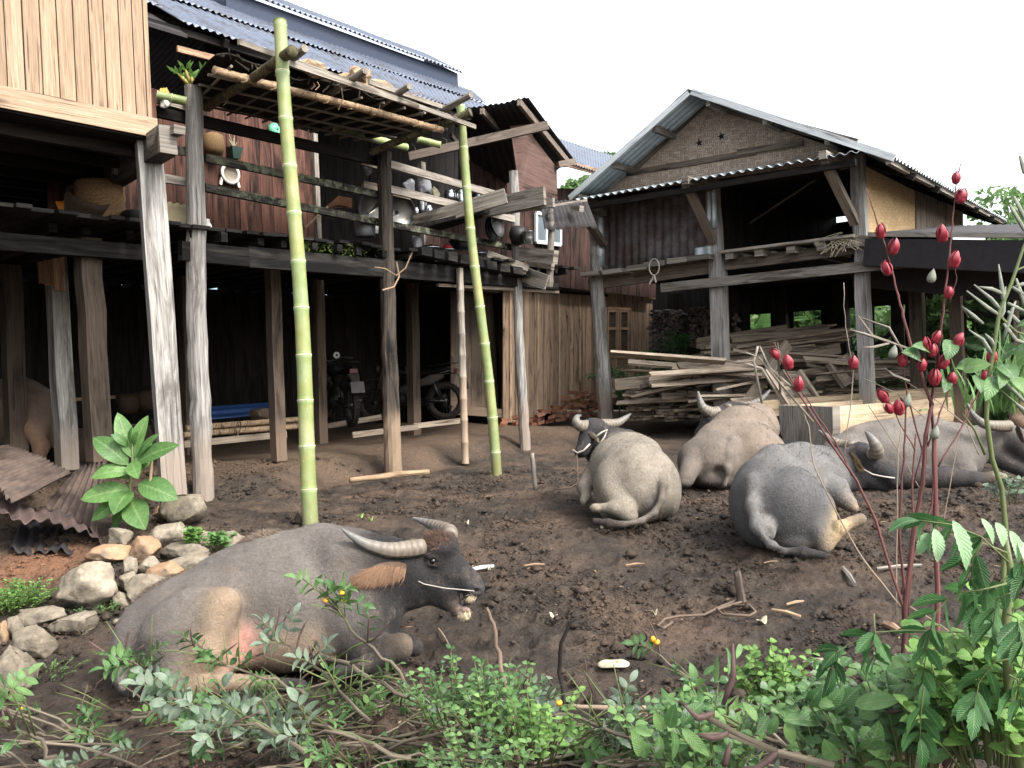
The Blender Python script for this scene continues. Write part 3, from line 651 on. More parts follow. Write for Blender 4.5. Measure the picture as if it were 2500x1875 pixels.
# floor underside with joists running along the front
mb = MB(); Dv = (at(128, 505, 10.2) - at(372, 320, 7.4)); Dv.z = 0; Dl = Dv.length; Dn = Dv.normalized()
for i in range(14):
    o = Dn * (i * .26 + .1); mb.board(ca(3.6, zb - .17) + o, ca(.05, zb - .17) + o, .03, .24, up=(0, 0, 1))
mb.build('floor_boards', M['dark'], TH)
mb = MB()
for i in range(7): o = Dn * (i * .5 + .3); mb.board(ca(3.6, zb - .24) + o, ca(.08, zb - .24) + o, .1, .07)
mb.build('joists', M['dark'], TH)
bs = ca(0, zb - .26) - Dn * .34; be = ca(0, zb - .26) + Dn * (Dl + .3)
one('side_beam', M['postdark'], TH, (bs, be, .24, .15), jit=.03); 
one('beam_end', M['grey'], TH, (bs - Dn * .03, bs + Dn * .28, .22, .155), (bs + Vector((.1, 0, .08)) - Dn * .04, bs + Dn * .4 + Vector((.05, 0, .1)), .07, .1), label='splintered grey end of the side beam', jit=.12)
sq_post('post', G(424, 1210) - Vector((0, 0, .1)) if False else at(424, 1215, 7.55), at(362, 345, 7.5), .21, .19, M['postgrey'], TH, face=(HN + HU * .35).normalized(), label='square sun bleached post leaning out to the corner')
pb = at(165, 1150, 9.6); sq_post('post', pb, at(128, 500, 10.1), .2, .18, M['postgrey'], TH, label='pale square post with nailed wooden blocks')
one('nailed_block', M['tanplain'], TH, (at(120, 695, 9.55), at(115, 595, 9.65), .07, .08, HU), (at(145, 710, 9.45), at(140, 575, 9.55), .12, .05, HU), (at(108, 690, 9.7), at(102, 600, 9.8), .09, .08, HU), (at(122, 585, 9.6), at(119, 550, 9.7), .09, .08, HU))
# roof of the hut (out of frame, keeps the room dark and closed)
mb = MB(); p = ca(3.6, zb + 2.95); q = ca(-.3, zb + 2.95); mb.hexa([p - hutn * .5, q - hutn * .5, q + hutn * 3.3, p + hutn * 3.3, p - hutn * .5 + Vector((0, 0, .05)), q - hutn * .5 + Vector((0, 0, .05)), q + hutn * 3.3 + Vector((0, 0, .05)), p + hutn * 3.3 + Vector((0, 0, .05))]); mb.build('roof', M['tin'], TH)
# ================================================================ BAMBOO CANOPY with green poles
def bamboo_pole(name, P, Q, r0, r1, nn, mat, parent, sides=20, label=None, node_list=None):
    P = Vector(P); Q = Vector(Q); pts = []; rr = []; fr = []
    nl = node_list or [i / nn for i in range(nn + 1)]
    for i in range(len(nl) - 1):
        for t, k in ((0, 1.07), (.015, 1.09), (.03, 1.02), (.1, .99), (.5, .975), (.9, .99), (.97, 1.03), (.995, 1.06)):
            s = nl[i] + (nl[i + 1] - nl[i]) * t; pts.append(P.lerp(Q, s) + Rv * (.018 * math.sin(s * 7.3 + P.x) * min(1, (Q - P).length / 3))); rr.append((r0 + (r1 - r0) * s) * k); fr.append(t)
    pts.append(Q + Rv * (.018 * math.sin(7.3 + P.x) * min(1, (Q - P).length / 3))); rr.append(r1); fr.append(1.0)
    mb = MB(); mb.tube(pts, rr, sides, rnd=.3)
    A = mb.a[-1]; n1 = sides + 1
    for i, f in enumerate(fr): A[i * n1:(i + 1) * n1, 2] = f
    o = mb.build(name, mat, parent, smooth=True)
    if label: o['label'] = label
    return o
M['oldbam'] = wood('old_dark_bamboo', rgb(86, 80, 52), rgb(138, 128, 88), dark=rgb(52, 44, 32), darkamt=.4, var=.2)
CN = thing('bamboo_canopy', 'sagging thatch and bamboo canopy held up by two fresh green bamboo poles', 'canopy', HA + Vector((1.5, 0, 0)))
d1b = G(765, 1292); p1b = at(765, 1300, (d1b - CAM).dot(Fv)); p1t = at(687, 50, 7.25)
Lp = 1250
nodes1 = sorted([(1300 - y) / 1250 for y in (1300, 1187, 1086, 978, 871, 758, 646, 528, 413, 296, 180, 60, 50)])
bamboo_pole('green_pole', p1b - Vector((0, 0, .05)), p1t, .068, .056, 12, M['bamboo'], CN, node_list=nodes1, label='thick green bamboo pole nearer the camera')
d2b = G(1214, 1160); p2b = at(1215, 1166, (d2b - CAM).dot(Fv)); p2t = at(1121, 257, 10.0)
bamboo_pole('green_pole', p2b - Vector((0, 0, .05)), p2t, .064, .052, 11, M['bamboo'], CN, node_list=sorted([(1166 - y) / 909 for y in (1166, 1095, 1010, 922, 831, 742, 645, 553, 455, 359, 257)]), label='slimmer leaning green bamboo pole on the right')
# cross bars through the pole tops, running back to the house posts
bamboo_pole('cross_bar', at(718, 124, 7.05), at(505, 262, 8.9), .048, .045, 6, M['oldbam'], CN, 12)
bamboo_pole('cross_bar', at(1150, 274, 9.75), at(905, 372, 10.2), .05, .045, 5, M['oldbam'], CN, 12)
# long purlins
bamboo_pole('purlin', at(525, 172, 7.55), at(1082, 318, 9.75), .04, .038, 9, M['drybam'], CN, 12)
bamboo_pole('purlin', at(820, 315, 10.4), at(993, 360, 11.4), .05, .05, 3, M['bamboo'], CN, 12)
bamboo_pole('purlin', at(1020, 340, 10.9), at(1075, 354, 11.0), .045, .045, 2, M['bamboo'], CN, 12)
bamboo_pole('purlin', at(383, 232, 8.2), at(455, 248, 8.3), .045, .045, 2, M['bamboo'], CN, 12)
mb = MB(); mb.board(at(582, 102, 7.1), at(1160, 310, 9.9), .05, .03); mb.build('edge_batten', M['greybam'], CN)
mb = MB(); mb.board(at(690, 150, 7.3), at(1115, 292, 9.7), .05, .03); mb.board(at(900, 200, 8.5), at(1090, 265, 9.8), .05, .03); mb.build('upper_batten', M['greybam'], CN)
# thatch / bark slab forming the canopy roof: four corners
cs = [at(528, 150, 7.5), at(1150, 300, 10.0), at(880, 345, 10.9), at(440, 255, 9.0)]
def canopy(mb, lift, thick=.03):
    def fn(u, v):
        A = cs[0].lerp(cs[1], u); B = cs[3].lerp(cs[2], u); p = A.lerp(B, v) + Vector((0, 0, lift))
        return p + Vector((0, 0, .03 * math.sin(u * 19 + v * 5) + .02 * math.sin(u * 43)))
    mb.grid(fn, 60, 14, .4, uv=lambda u, v: (v * 2, u * 4, .4))
mb = MB(); canopy(mb, .06)
for i in range(46):   # loose strips and straw hanging over the edges
    u = random.random(); v = random.choice([0, 0, random.random()]); p = cs[0].lerp(cs[1], u).lerp(cs[3].lerp(cs[2], u), v) + Vector((0, 0, .05)); d = Vector((random.gauss(0, .5), -random.random() * .5, random.gauss(-.1, .2))).normalized() * random.uniform(.05, .18)
    s = Vector((.003, .002, 0)) * random.uniform(.5, 1.6); mb.add([p - s, p + s, p + s + d, p - s + d + Vector((0, 0, -.02))], [(0, 1, 2, 3)], [(0, 0, .3), (0, .02, .3), (.2, .02, .3), (.2, 0, .3)])
mb.build('thatch', M['thatch'], CN, solid=.012)
mb = MB()
for k in range(11):
    u = (k + .5) / 11; p, q = cs[0].lerp(cs[1], u), cs[3].lerp(cs[2], u); mb.tube([p + Vector((0, 0, -.01)), q + Vector((0, 0, -.01))], random.uniform(.01, .018), 6, wob=.1)
for v in (.2, .42, .66, .85): mb.tube([cs[0].lerp(cs[3], v) + Vector((0, 0, -.03)), cs[1].lerp(cs[2], v) + Vector((0, 0, -.03))], .015, 6, wob=.1)
mb.build('lattice', M['greybam'], CN)
mb = MB()
for (x0, y0, dd0, x1, y1, dd1) in ((745, 118, 7.2, 690, 160, 7.6), (893, 172, 7.9, 800, 232, 8.8), (1000, 210, 8.6, 920, 262, 9.4), (1150, 232, 9.4, 1070, 275, 9.8)):
    mb.tube([at(x0, y0, dd0), at(x1, y1, dd1)], [.035, .04], 8)
mb.build('rafter_stubs', M['greybam'], CN)
mb = MB()   # bark slabs on top
for (x0, y0, x1, y1, d_) in ((735, 160, 790, 172, 7.8), (820, 190, 962, 225, 8.6), (860, 178, 900, 190, 8.5)):
    a_, b_ = at(x0, y0, d_), at(x1, y1, d_ + .6)
    mb.tube([a_.lerp(b_, t) + Vector((0, 0, .02 * math.sin(t * 9))) for t in np.linspace(0, 1, 7)], [.03, .06, .075, .07, .08, .07, .04], 8, wob=.2)
mb.build('bark_slab', M['drybam'], CN)
mb = MB()   # hanging ties and vines
for (x0, y0, x1, y1, d_) in ((834, 214, 826, 268, 8.3), (932, 245, 905, 288, 9), (765, 202, 760, 218, 7.7), (775, 200, 770, 220, 7.7), (555, 235, 545, 258, 8.3), (583, 195, 590, 215, 7.9), (1080, 335, 1090, 350, 10), (910, 320, 906, 345, 10), (1005, 350, 1012, 372, 10.5), (990, 230, 1030, 225, 9)):
    p, q = at(x0, y0, d_), at(x1, y1, d_); m_ = p.lerp(q, .5) + Vector((.03, 0, 0)); mb.tube([p, m_, q], .005, 4)
for t in np.linspace(.1, .95, 9):
    p = at(525, 172, 7.55).lerp(at(1082, 318, 9.75), t)
    mb.tube([p + Vector((math.cos(k) * .046, .02 * math.sin(k), math.sin(k) * .046)) for k in np.linspace(0, 6.2, 8)], .006, 4)
mb.build('ties', M['drybam'], CN)
# ================================================================ RIGHT BARN ON STILTS
BN_T = thing('barn', 'open barn on grey posts with woven bamboo gable and pale tin roof', 'barn', BA)
def bposts(name, pts, w_, mat, label=None): return sq_post(name, pts[0], pts[1], w_, w_ * .9, M[mat], BN_T, face=BN, label=label)
log_post('post', [br(1482, 1050), br(1468, 860), br(1458, 690), br(1452, 520)], [.15, .135, .13, .11], M['postgrey'], BN_T, 8, .05, label='crooked rounded left post')
bposts('post', [br(1767, 1075), br(1752, 620)], .24, 'postgrey', 'square grey middle post'); bposts('post', [br(1749, 618, .03), br(1738, 440, .03)], .2, 'postgrey')
bposts('post', [br(2121, 1060), br(2094, 380)], .19, 'postgrey', 'square grey right hand corner post')
def bboard(nm, mat, *L, label=None): 
    mb = MB()
    for (x0, y0, x1, y1, w_, t_, b0) in L: mb.board(br(x0, y0, b0), br(x1, y1, b0), w_, t_, jit=.04)
    o = mb.build(nm, M[mat], BN_T)
    if label: o['label'] = label
    return o
bboard('floor_beam', 'beam', (1440, 694, 1742, 652, .22, .12, .05), (1752, 650, 2092, 606, .18, .12, .05))
bboard('tie_beam', 'grey', (1615, 703, 2208, 641, .155, .07, -.16), label='long grey tie beam nailed across the posts')
bboard('cross_beam', 'grey', (2080, 585, 2168, 596, .16, .08, -.14))
bboard('cross_beam', 'dark', (2080, 627, 2168, 622, .12, .08, .2))
# projecting floor boards, left half; joist ends, right half
mb = MB()
for (x, y) in ((1440, 668), (1492, 662), (1553, 653), (1598, 644), (1652, 635), (1702, 628)): p = br(x, y, -.32); q = br(x, y, 0.0) ; q.z = p.z; mb.board(p, p + BN * 2.0, .085, .42, jit=.12)
mb.build('floor_planks', M['grey'], BN_T)
mb = MB()
for i, x in enumerate((1780, 1852, 1930, 2005, 2078)): p = br(x, 624 - i * 7.2, -.2); mb.board(p, p + BN * 4, .11, .14, jit=.05)
mb.build('joist_ends', M['grey'], BN_T)
bboard('floor_edge', 'grey', (1765, 617, 2092, 577, .045, .3, -.1))
zf = br(1600, 655, 0).z
mb = MB(); o1 = bp(-.3, .02, zf + .03); 
for i in range(20): p = bp(-.3 + i * .29, .05, zf - .01 + random.uniform(-.01, .01)); mb.board(p + BU * .14, p + BU * .14 + BN * 6.2, .03, .26)
mb.build('upper_floor', M['dark'], BN_T)
# walls
CL = br(1470, 500); 
mb = MB(); corrugated(mb, br(1470, 662, .03), br(1742, 622, .03), br(1470, 480, .03), br(1742, 430, .03), .16, .016, 4, .4, sag=.008); mb.build('corrugated_wall', M['tinrust'], BN_T, smooth=True, solid=.003)
mb = MB(); corrugated(mb, br(1440, 655, -.04), br(1476, 650, -.04), br(1440, 500, -.04), br(1474, 495, -.04), .16, .03, 4, .4); mb.build('tin_patch', M['tin'], BN_T, smooth=True, solid=.003); mb = MB(); corrugated(mb, br(1725, 560, -.1), br(1750, 556, -.1), br(1725, 450, -.1), br(1748, 446, -.1), .16, .02, 4, .4); mb.build('tin_patch', M['tin'], BN_T, smooth=True, solid=.003); mb = MB(); corrugated(mb, br(1695, 632, -.05), br(1752, 622, -.05), br(1695, 606, -.05), br(1752, 596, -.05), .16, .015, 4, .4); mb.build('tin_patch', M['tin'], BN_T, smooth=True, solid=.003)
aR = (br(2094, 500) - BA).dot(BU); wallz = br(2094, 400).z
base_z = br(1800, 431, -.02).z
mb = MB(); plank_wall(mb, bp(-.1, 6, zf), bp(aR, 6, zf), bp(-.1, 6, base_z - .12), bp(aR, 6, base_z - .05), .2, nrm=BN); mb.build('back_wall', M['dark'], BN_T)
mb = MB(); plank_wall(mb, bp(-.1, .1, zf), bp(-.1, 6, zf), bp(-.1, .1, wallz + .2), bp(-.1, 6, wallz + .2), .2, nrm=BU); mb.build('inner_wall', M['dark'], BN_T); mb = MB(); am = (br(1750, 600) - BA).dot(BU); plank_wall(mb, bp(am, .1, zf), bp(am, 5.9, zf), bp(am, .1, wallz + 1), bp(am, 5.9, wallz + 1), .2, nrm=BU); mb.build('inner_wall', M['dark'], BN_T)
# side wall (receding to the right): plane through the corner, along BN
S0 = Vector((br(2104, 500).x, br(2104, 500).y, 0))
def bs_(px, py, off=0): return onplane(px, py, S0 + BU * off, BU)
mb = MB(); V_ = [bs_(2106, 574), bs_(2234, 572), bs_(2234, 466), bs_(2106, 402)]
mb.prism(V_, BU, -.02); mb.build('woven_side_wall', M['wovenlight'], BN_T)
mb = MB(); plank_wall(mb, bs_(2236, 574, -.01), bs_(2350, 574, -.01), bs_(2236, 466, -.01), bs_(2350, 512, -.01), .3, nrm=BU); mb.build('side_wall_boards', M['beam'], BN_T)
# gable
gz0 = br(1500, 462, -.1).z
ap = br(1690, 252, -.02); gl = br(1492, 462, -.02); gr_ = br(2110, 372, -.02)
mb = MB(); base = [br(1470, 480, -.02), br(2110, 385, -.02)]
mb.prism([base[0], base[1], br(1700, 246, -.02)], -BN, .02); mb.build('woven_gable', M['woven'], BN_T)
bboard('gable_trim', 'beam', (1540, 420, 1725, 250, .1, .03, -.06), (1530, 424, 1848, 370, .09, .03, -.06), (1800, 372, 1960, 348, .09, .03, -.09), (1720, 250, 2090, 352, .16, .03, -.05))
def star(px, py, r, b):
    c0 = br(px, py, b); pts = []
    for k in range(10):
        a_ = math.pi / 2 + k * math.pi / 5 + .1; rr = r if k % 2 == 0 else r * .42
        pts.append(c0 + BU * (math.cos(a_) * rr) + Vector((0, 0, math.sin(a_) * rr)))
    return c0, pts
M['void'] = plain('painted_hole_dark', (.004, .004, .004, 1), .9, bump=0)  # near black colour standing for the dark inside the star holes
for (x, y) in ((1707, 349), (1761, 333)):
    mb = MB(); c0, pts = star(x, y, .075, -.045); mb.add([tuple(c0)] + [tuple(p) for p in pts], [(0, k + 1, (k + 1) % 10 + 1) for k in range(10)], [(0, 0, 0)] * 11); mb.build('star_cutout', M['void'], BN_T)
# main roof: verge line at b=-.55, eaves
vb = -.75
VL = br(1392, 484, vb); VA = br(1683, 226, vb); VR = br(2185, 386, vb)
D = BN * 8.2
mb = MB(); corrugated(mb, VL, VL + D, VA, VA + D, .15, .022, 6, .4); mb.build('left_roof_slope', M['tin'], BN_T, smooth=True, solid=.003)
mb = MB(); Er = bs_(2425, 527, -.25); eoff = (VR - BA).dot(BU)
corrugated(mb, VR, VR + D, VA + Vector((0, 0, .01)), VA + D, .15, .022, 6, .4, edge=.03); mb.build('right_roof_slope', M['tin'], BN_T, smooth=True, solid=.003)
mb = MB(); mb.board(VL - BN * .02, VA - BN * .02, .1, .03); mb.board(VA - BN * .02 + BU * .05, VR - BN * .02, .1, .03); mb.build('verge_board', M['whitewood'], BN_T)
def cap(u, v):
    c0 = VA + Vector((0, 0, .05)) + D * u - BN * .05; t = v * 2 - 1; sl = (VL - VA).normalized() if t < 0 else (VR - VA).normalized(); return c0 + sl * abs(t) * .28
mb = MB(); mb.grid(cap, 10, 8); mb.build('ridge_cap', plain('pale_blue_ridge', rgb(176, 206, 210), .5, .1), BN_T, smooth=True, solid=.004)
mb = MB()
for t in (.06, .38, .72): p = VL.lerp(VA, t) - Vector((0, 0, .07)) + BN * .02; mb.board(p, p + D, .1, .07)
for t in (.1, .4, .7, .97): p = VR.lerp(VA, 1 - t) - Vector((0, 0, .07)) + BN * .02; mb.board(p, p + D, .09, .07)
mb.build('purlins', M['grey'], BN_T)
mb = MB()
for t in np.linspace(.12, 1, 6):
    p = VA + D * t - Vector((0, 0, .13)); mb.board(p, VR + D * t - Vector((0, 0, .12)), .1, .06); mb.board(p, VL + D * t - Vector((0, 0, .12)), .1, .06)
mb.build('rafters', M['dark'], BN_T)
mb = MB()   # rear gable closes the roof space
q = BN * 5.8; mb.prism([base[0] + q, base[1] + q, VA + q], BN, .02); mb.build('rear_gable', M['dark'], BN_T)
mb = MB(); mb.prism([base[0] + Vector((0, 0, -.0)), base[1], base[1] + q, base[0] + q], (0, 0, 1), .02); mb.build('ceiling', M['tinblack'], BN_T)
# lean-to eave under the gable
mb = MB(); e0 = br(1400, 489, -.95); e1 = br(2098, 369, -.95); t0 = br(1478, 470, -.06); t1 = br(2096, 378, -.06)
t0.z = e0.z + .22; t1.z = e1.z + .22
corrugated(mb, e0, e1, t0 - BU * .4, t1, .15, .022, 4, .4); mb.build('eave_sheet', M['tin'], BN_T, smooth=True, solid=.003)
for (x0, y0, x1, y1) in ((1674, 446, 1742, 592), (2010, 386, 2088, 545), (1408, 505, 1476, 598)):
    mb = MB(); p = br(x0, y0, -.85); q = br(x1, y1, -.06); mb.board(p, q, .13, .1, up=BU); mb.build('brace', M['beam'], BN_T)
for (x, y) in ((1672, 440), (2008, 378), (1402, 506)): mb = MB(); p = br(x, y, -.98); mb.board(p, p + BN * .95, .12, .11); mb.build('outrigger', M['grey'], BN_T)
bboard('eave_purlin', 'dark', (1410, 508, 2090, 396, .1, .08, -.8))
bboard('loft_pole', 'greybam', (1830, 545, 2005, 430, .035, .03, 1.2))
# right lean-to with dark underside
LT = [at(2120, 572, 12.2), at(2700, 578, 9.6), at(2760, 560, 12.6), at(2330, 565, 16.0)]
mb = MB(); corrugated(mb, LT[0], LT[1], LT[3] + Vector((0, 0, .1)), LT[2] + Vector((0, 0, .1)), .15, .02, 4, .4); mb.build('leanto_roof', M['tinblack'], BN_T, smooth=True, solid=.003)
one('leanto_fascia', M['grey'], BN_T, (LT[0], LT[1], .06, .04)); 
one('leanto_shade_band', M['tinblack'], BN_T, (LT[0] + Vector((0, .1, -.25)), LT[1] + Vector((0, .1, -.25)), .4, .1), (LT[0] + Vector((.3, 1.2, -.45)), LT[1] + Vector((0, 1.2, -.45)), .45, .1))  # dark bands put in for the shaded underside of the lean-to
for (x0, y0, x1, y1, d_, w_) in ((2236, 640, 2245, 1045, 13.2, .2), (2330, 700, 2345, 1000, 12.6, .17), (2225, 640, 2228, 900, 15.5, .2), (1905, 720, 1915, 900, 19.5, .35), (2050, 720, 2060, 900, 18.5, .3), (1650, 720, 1660, 900, 20, .3), (2345, 700, 2355, 900, 13.2, .1)):
    p = at(x1, y1, d_); q = at(x0, y0, d_); q.z = max(q.z, zf - .1); p.z = 0; sq_post('rear_post', p, q, w_, w_, M['postbrown'] if d_ < 14 else M['dark'], BN_T, face=BN)
# gapped back screen of the under-barn; solid boards added as a dark backdrop
mb = MB(); plank_wall(mb, bp(-6, 4.9, .0), bp(.3, 5.9, .0), bp(-6, 4.9, zf + .5), bp(.3, 5.9, zf + .5), .25, nrm=BN); mb.build('rear_backdrop_boards', M['dark'], BN_T)
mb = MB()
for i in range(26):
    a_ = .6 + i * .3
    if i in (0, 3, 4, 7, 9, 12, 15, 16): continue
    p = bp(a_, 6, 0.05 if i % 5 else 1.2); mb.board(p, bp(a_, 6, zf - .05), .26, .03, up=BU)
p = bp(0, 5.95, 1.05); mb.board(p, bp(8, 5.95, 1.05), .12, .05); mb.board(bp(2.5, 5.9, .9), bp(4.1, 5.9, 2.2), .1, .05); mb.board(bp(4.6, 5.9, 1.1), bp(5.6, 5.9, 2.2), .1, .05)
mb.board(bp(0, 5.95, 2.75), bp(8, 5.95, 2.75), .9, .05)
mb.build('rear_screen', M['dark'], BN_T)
# ================================================================ signed-distance bodies
def surface_nets(D, org, hs):
    nx, ny, nz = D.shape; ins = D < 0
    cnt = np.zeros((nx - 1, ny - 1, nz - 1), np.float32); acc = np.zeros((nx - 1, ny - 1, nz - 1, 3), np.float32)
    for ax in range(3):
        sl0 = [slice(None)] * 3; sl1 = [slice(None)] * 3; sl0[ax] = slice(0, -1); sl1[ax] = slice(1, None)
        a = D[tuple(sl0)]; b = D[tuple(sl1)]; cr = (a < 0) != (b < 0); t = np.where(cr, a / (a - b + 1e-12), 0).astype(np.float32)
        o1, o2 = [k for k in range(3) if k != ax]
        for d1 in (0, 1):
            for d2 in (0, 1):
                sl = [slice(None)] * 3; sl[o1] = slice(d1, D.shape[o1] - 1 + d1); sl[o2] = slice(d2, D.shape[o2] - 1 + d2)
                c_ = cr[tuple(sl)]; cnt += c_; acc[..., ax] += np.where(c_, t[tuple(sl)], 0); acc[..., o1] += c_ * d1; acc[..., o2] += c_ * d2
    act = cnt > 0; idx = -np.ones(cnt.shape, np.int64); idx[act] = np.arange(act.sum())
    I = np.argwhere(act); V = (I + acc[act] / cnt[act][:, None]) * hs + org
    F = []
    for ax in range(3):
        o1, o2 = [(1, 2), (2, 0), (0, 1)][ax]
        sl0 = [slice(1, -1)] * 3; sl1 = [slice(1, -1)] * 3; sl0[ax] = slice(0, -1); sl1[ax] = slice(1, None)
        a = ins[tuple(sl0)]; b = ins[tuple(sl1)]; e = np.argwhere(a != b); 
        if not len(e): continue
        flip = a[tuple(e.T)]; e = e + 1; e[:, ax] -= 1
        def at_(d1, d2): q = e.copy(); q[:, o1] -= d1; q[:, o2] -= d2; return idx[tuple(q.T)]
        q = np.stack([at_(1, 1), at_(0, 1), at_(0, 0), at_(1, 0)], -1)
        q[~flip] = q[~flip][:, ::-1]; F.append(q)
    F = np.concatenate(F); F = F[(F >= 0).all(1)]
    return V, F
class Body:
    """smooth union of tapered limbs and ellipsoids; each carries a coat colour"""
    def __init__(s, k=.05): s.p = []; s.k = k
    def cone(s, a, r1, b, r2, col, k=None, sq=None): s.p.append(('c', np.array(a, np.float32), r1, np.array(b, np.float32), r2, np.array(col[:3]), k or s.k, 1)); return s
    def chain(s, pts, rs, col, k=None):
        for i in range(len(pts) - 1): s.cone(pts[i], rs[i], pts[i + 1], rs[i + 1], col, k)
        return s
    def ell(s, c, r, col, ax=None, k=None, sign=1):
        # ax: direction of the first radius; third radius as near vertical as can be
        x = Vector(ax).normalized() if ax is not None else Vector((1, 0, 0)); z = Vector((0, 0, 1)); y = z.cross(x).normalized() if abs(x.z) < .95 else Vector((0, 1, 0)); z = x.cross(y)
        s.p.append(('e', np.array(c, np.float32), np.array(r, np.float32), np.array([x, y, z], np.float32), 0, np.array(col[:3]), k or s.k, sign)); return s
    def cut(s, c, r, col, ax=None, k=.02): return s.ell(c, r, col, ax, k, -1)
    def one(s, pr, P):
        if pr[0] == 'c':
            a, r1, b, r2 = pr[1:5]; ab = b - a; L = max(1e-6, float(ab @ ab)); t = np.clip(((P - a) @ ab) / L, 0, 1)
            return np.sqrt((((P - a) - t[..., None] * ab) ** 2).sum(-1)) - (r1 + (r2 - r1) * t)
        q = (P - pr[1]) @ pr[3].T; k0 = np.sqrt(((q / pr[2]) ** 2).sum(-1)); k1 = np.sqrt(((q / pr[2] ** 2) ** 2).sum(-1)) + 1e-9
        return k0 * (k0 - 1) / k1
    def field(s, P):
        D = None
        for pr in s.p:
            d = s.one(pr, P); k = pr[6]
            if pr[7] < 0:
                hh = np.clip(.5 - .5 * (D + d) / k, 0, 1) if D is not None else 0
                D = D * (1 - hh) - d * hh + k * hh * (1 - hh); continue
            if D is None: D = d; continue
            hh = np.clip(.5 + .5 * (D - d) / k, 0, 1); D = D * (1 - hh) + d * hh - k * hh * (1 - hh)
        return D
    def bounds(s):
        lo = np.full(3, 1e9); hi = -lo
        for pr in s.p:
            if pr[7] < 0: continue
            if pr[0] == 'c':
                for q, r in ((pr[1], pr[2]), (pr[3], pr[4])): lo = np.minimum(lo, q - r); hi = np.maximum(hi, q + r)
            else: r = pr[2].max(); lo = np.minimum(lo, pr[1] - r); hi = np.maximum(hi, pr[1] + r)
        return lo, hi
    def mesh(s, hs, disp=None):
        lo, hi = s.bounds(); lo -= 3 * hs; hi += 3 * hs; n = np.ceil((hi - lo) / hs).astype(int) + 1
        D = np.empty(n, np.float32); ys = lo[1] + np.arange(n[1]) * hs; zs = lo[2] + np.arange(n[2]) * hs
        for i0 in range(0, n[0], 24):
            xs = lo[0] + np.arange(i0, min(n[0], i0 + 24)) * hs
            P = np.stack(np.meshgrid(xs, ys, zs, indexing='ij'), -1).astype(np.float32); D[i0:i0 + 24] = s.field(P)
        V, F = surface_nets(D, lo, hs)
        V = V.astype(np.float32)
        # project on the surface and get normals
        for _ in range(2):
            d = s.field(V); N = s.normal(V); V = V - N * np.clip(d, -hs, hs)[:, None]
        N = s.normal(V)
        if disp is not None: V = V + N * disp(V)[:, None]
        W = np.stack([np.exp(-np.clip(s.one(pr, V), -.05, 3) / .022) if pr[7] > 0 else np.exp(-np.abs(s.one(pr, V)) / .006) * .6 for pr in s.p], -1) + 1e-12
        Cc = (W / W.sum(1, keepdims=True)) @ np.stack([pr[5] for pr in s.p])
        return V, F, N, Cc
    def normal(s, V, e=.004):
        g = np.stack([s.field(V + np.eye(3, dtype=np.float32)[i] * e) - s.field(V - np.eye(3, dtype=np.float32)[i] * e) for i in range(3)], -1)
        return g / (np.linalg.norm(g, axis=1, keepdims=True) + 1e-9)
def coat_mat(name, rough=.78, hair=False):
    s = NT(name); c = s.attr('coat').outputs['Color']; P = pos(s)
    n = s.noise(P, 5, 6, .65); n2 = s.noise(P, 45, 5, .7); n3 = s.noise(P, 260, 3, .6)
    col = s.mix(1.0, c, s.ramp(n, [(.3, .74), (.7, 1.18)]), 'MULTIPLY')
    if not hair:
        col = s.mix(1.0, col, s.ramp(n2, [(.3, .8), (.7, 1.12)]), 'MULTIPLY')
        dirt = s.ramp(s.noise(P, 6, 7, .75), [(.54, 0.0), (.66, .6)]); col = s.mix(dirt, col, rgb(112, 99, 88)); dk2 = s.ramp(s.noise(P, 11, 6, .75), [(.58, 0.0), (.68, .25)]); col = s.mix(dk2, col, rgb(48, 42, 38)); cr = s.n('TexVoronoi', feature='DISTANCE_TO_EDGE'); cr.inputs['Scale'].default_value = 34; dv_ = s.n('VectorMath', operation='ADD'); s.l(P, dv_.inputs[0]); nz = s.n('TexNoise'); nz.inputs['Scale'].default_value = 14; s.l(P, nz.inputs['Vector']); s.l(s.vec(nz.outputs['Color'], (.09, .09, .09)), dv_.inputs[1]); s.l(dv_.outputs[0], cr.inputs['Vector']); crk = s.ramp(cr.outputs['Distance'], [(0, .0), (.12, 1.0)])
        b = s.bump(n2, .009, .7); b = s.bump(n3, .003, .7, b); b = s.bump(crk, .0025, .5, b); s.b.inputs['Sheen Weight'].default_value = .05; s.b.inputs['Sheen Roughness'].default_value = .5
        return s.fin(col, rough, b, spec=.25)
    return s.fin(col, .6, None, spec=.25)
M['coat'] = coat_mat('buffalo_coat'); M['hair'] = coat_mat('buffalo_hair', hair=True)
def horn_mat():
    s = NT('horn'); A = s.attr('uvw').outputs['Vector']; sep = s.n('SeparateXYZ'); s.l(A, sep.inputs[0])
    wv = s.n('TexWave', wave_type='BANDS', bands_direction='X'); wv.inputs['Scale'].default_value = 8; wv.inputs['Distortion'].default_value = 5.0; wv.inputs['Detail'].default_value = 2; wv.inputs['Detail Scale'].default_value = .8
    s.l(s.vec(A, (1, .25, 0)), wv.inputs['Vector'])
    n = s.noise(A, 20, 4, .6); base = s.mix(n, rgb(100, 92, 82), rgb(152, 140, 124)); col = s.mix(wv.outputs['Fac'], s.mix(.4, base, rgb(84, 76, 68)), base)
    f = s.ramp(sep.outputs[2], [(.35, 0.0), (.75, 1.0)]); col = s.mix(f, col, s.mix(n, rgb(88, 86, 84), rgb(132, 130, 126)))
    amp = s.math('MULTIPLY', wv.outputs['Fac'], s.math('SUBTRACT', 1.1, sep.outputs[2]))
    return s.fin(col, .5, s.bump(amp, .006, .8), spec=.35)
M['horn'] = horn_mat()
M['eye'] = plain('dark_eye', rgb(14, 10, 9), .08, 0, .1, 4, .6, 0)
M['rope'] = plain('pale_cord', rgb(176, 170, 160), .8, 0, .2, 60)
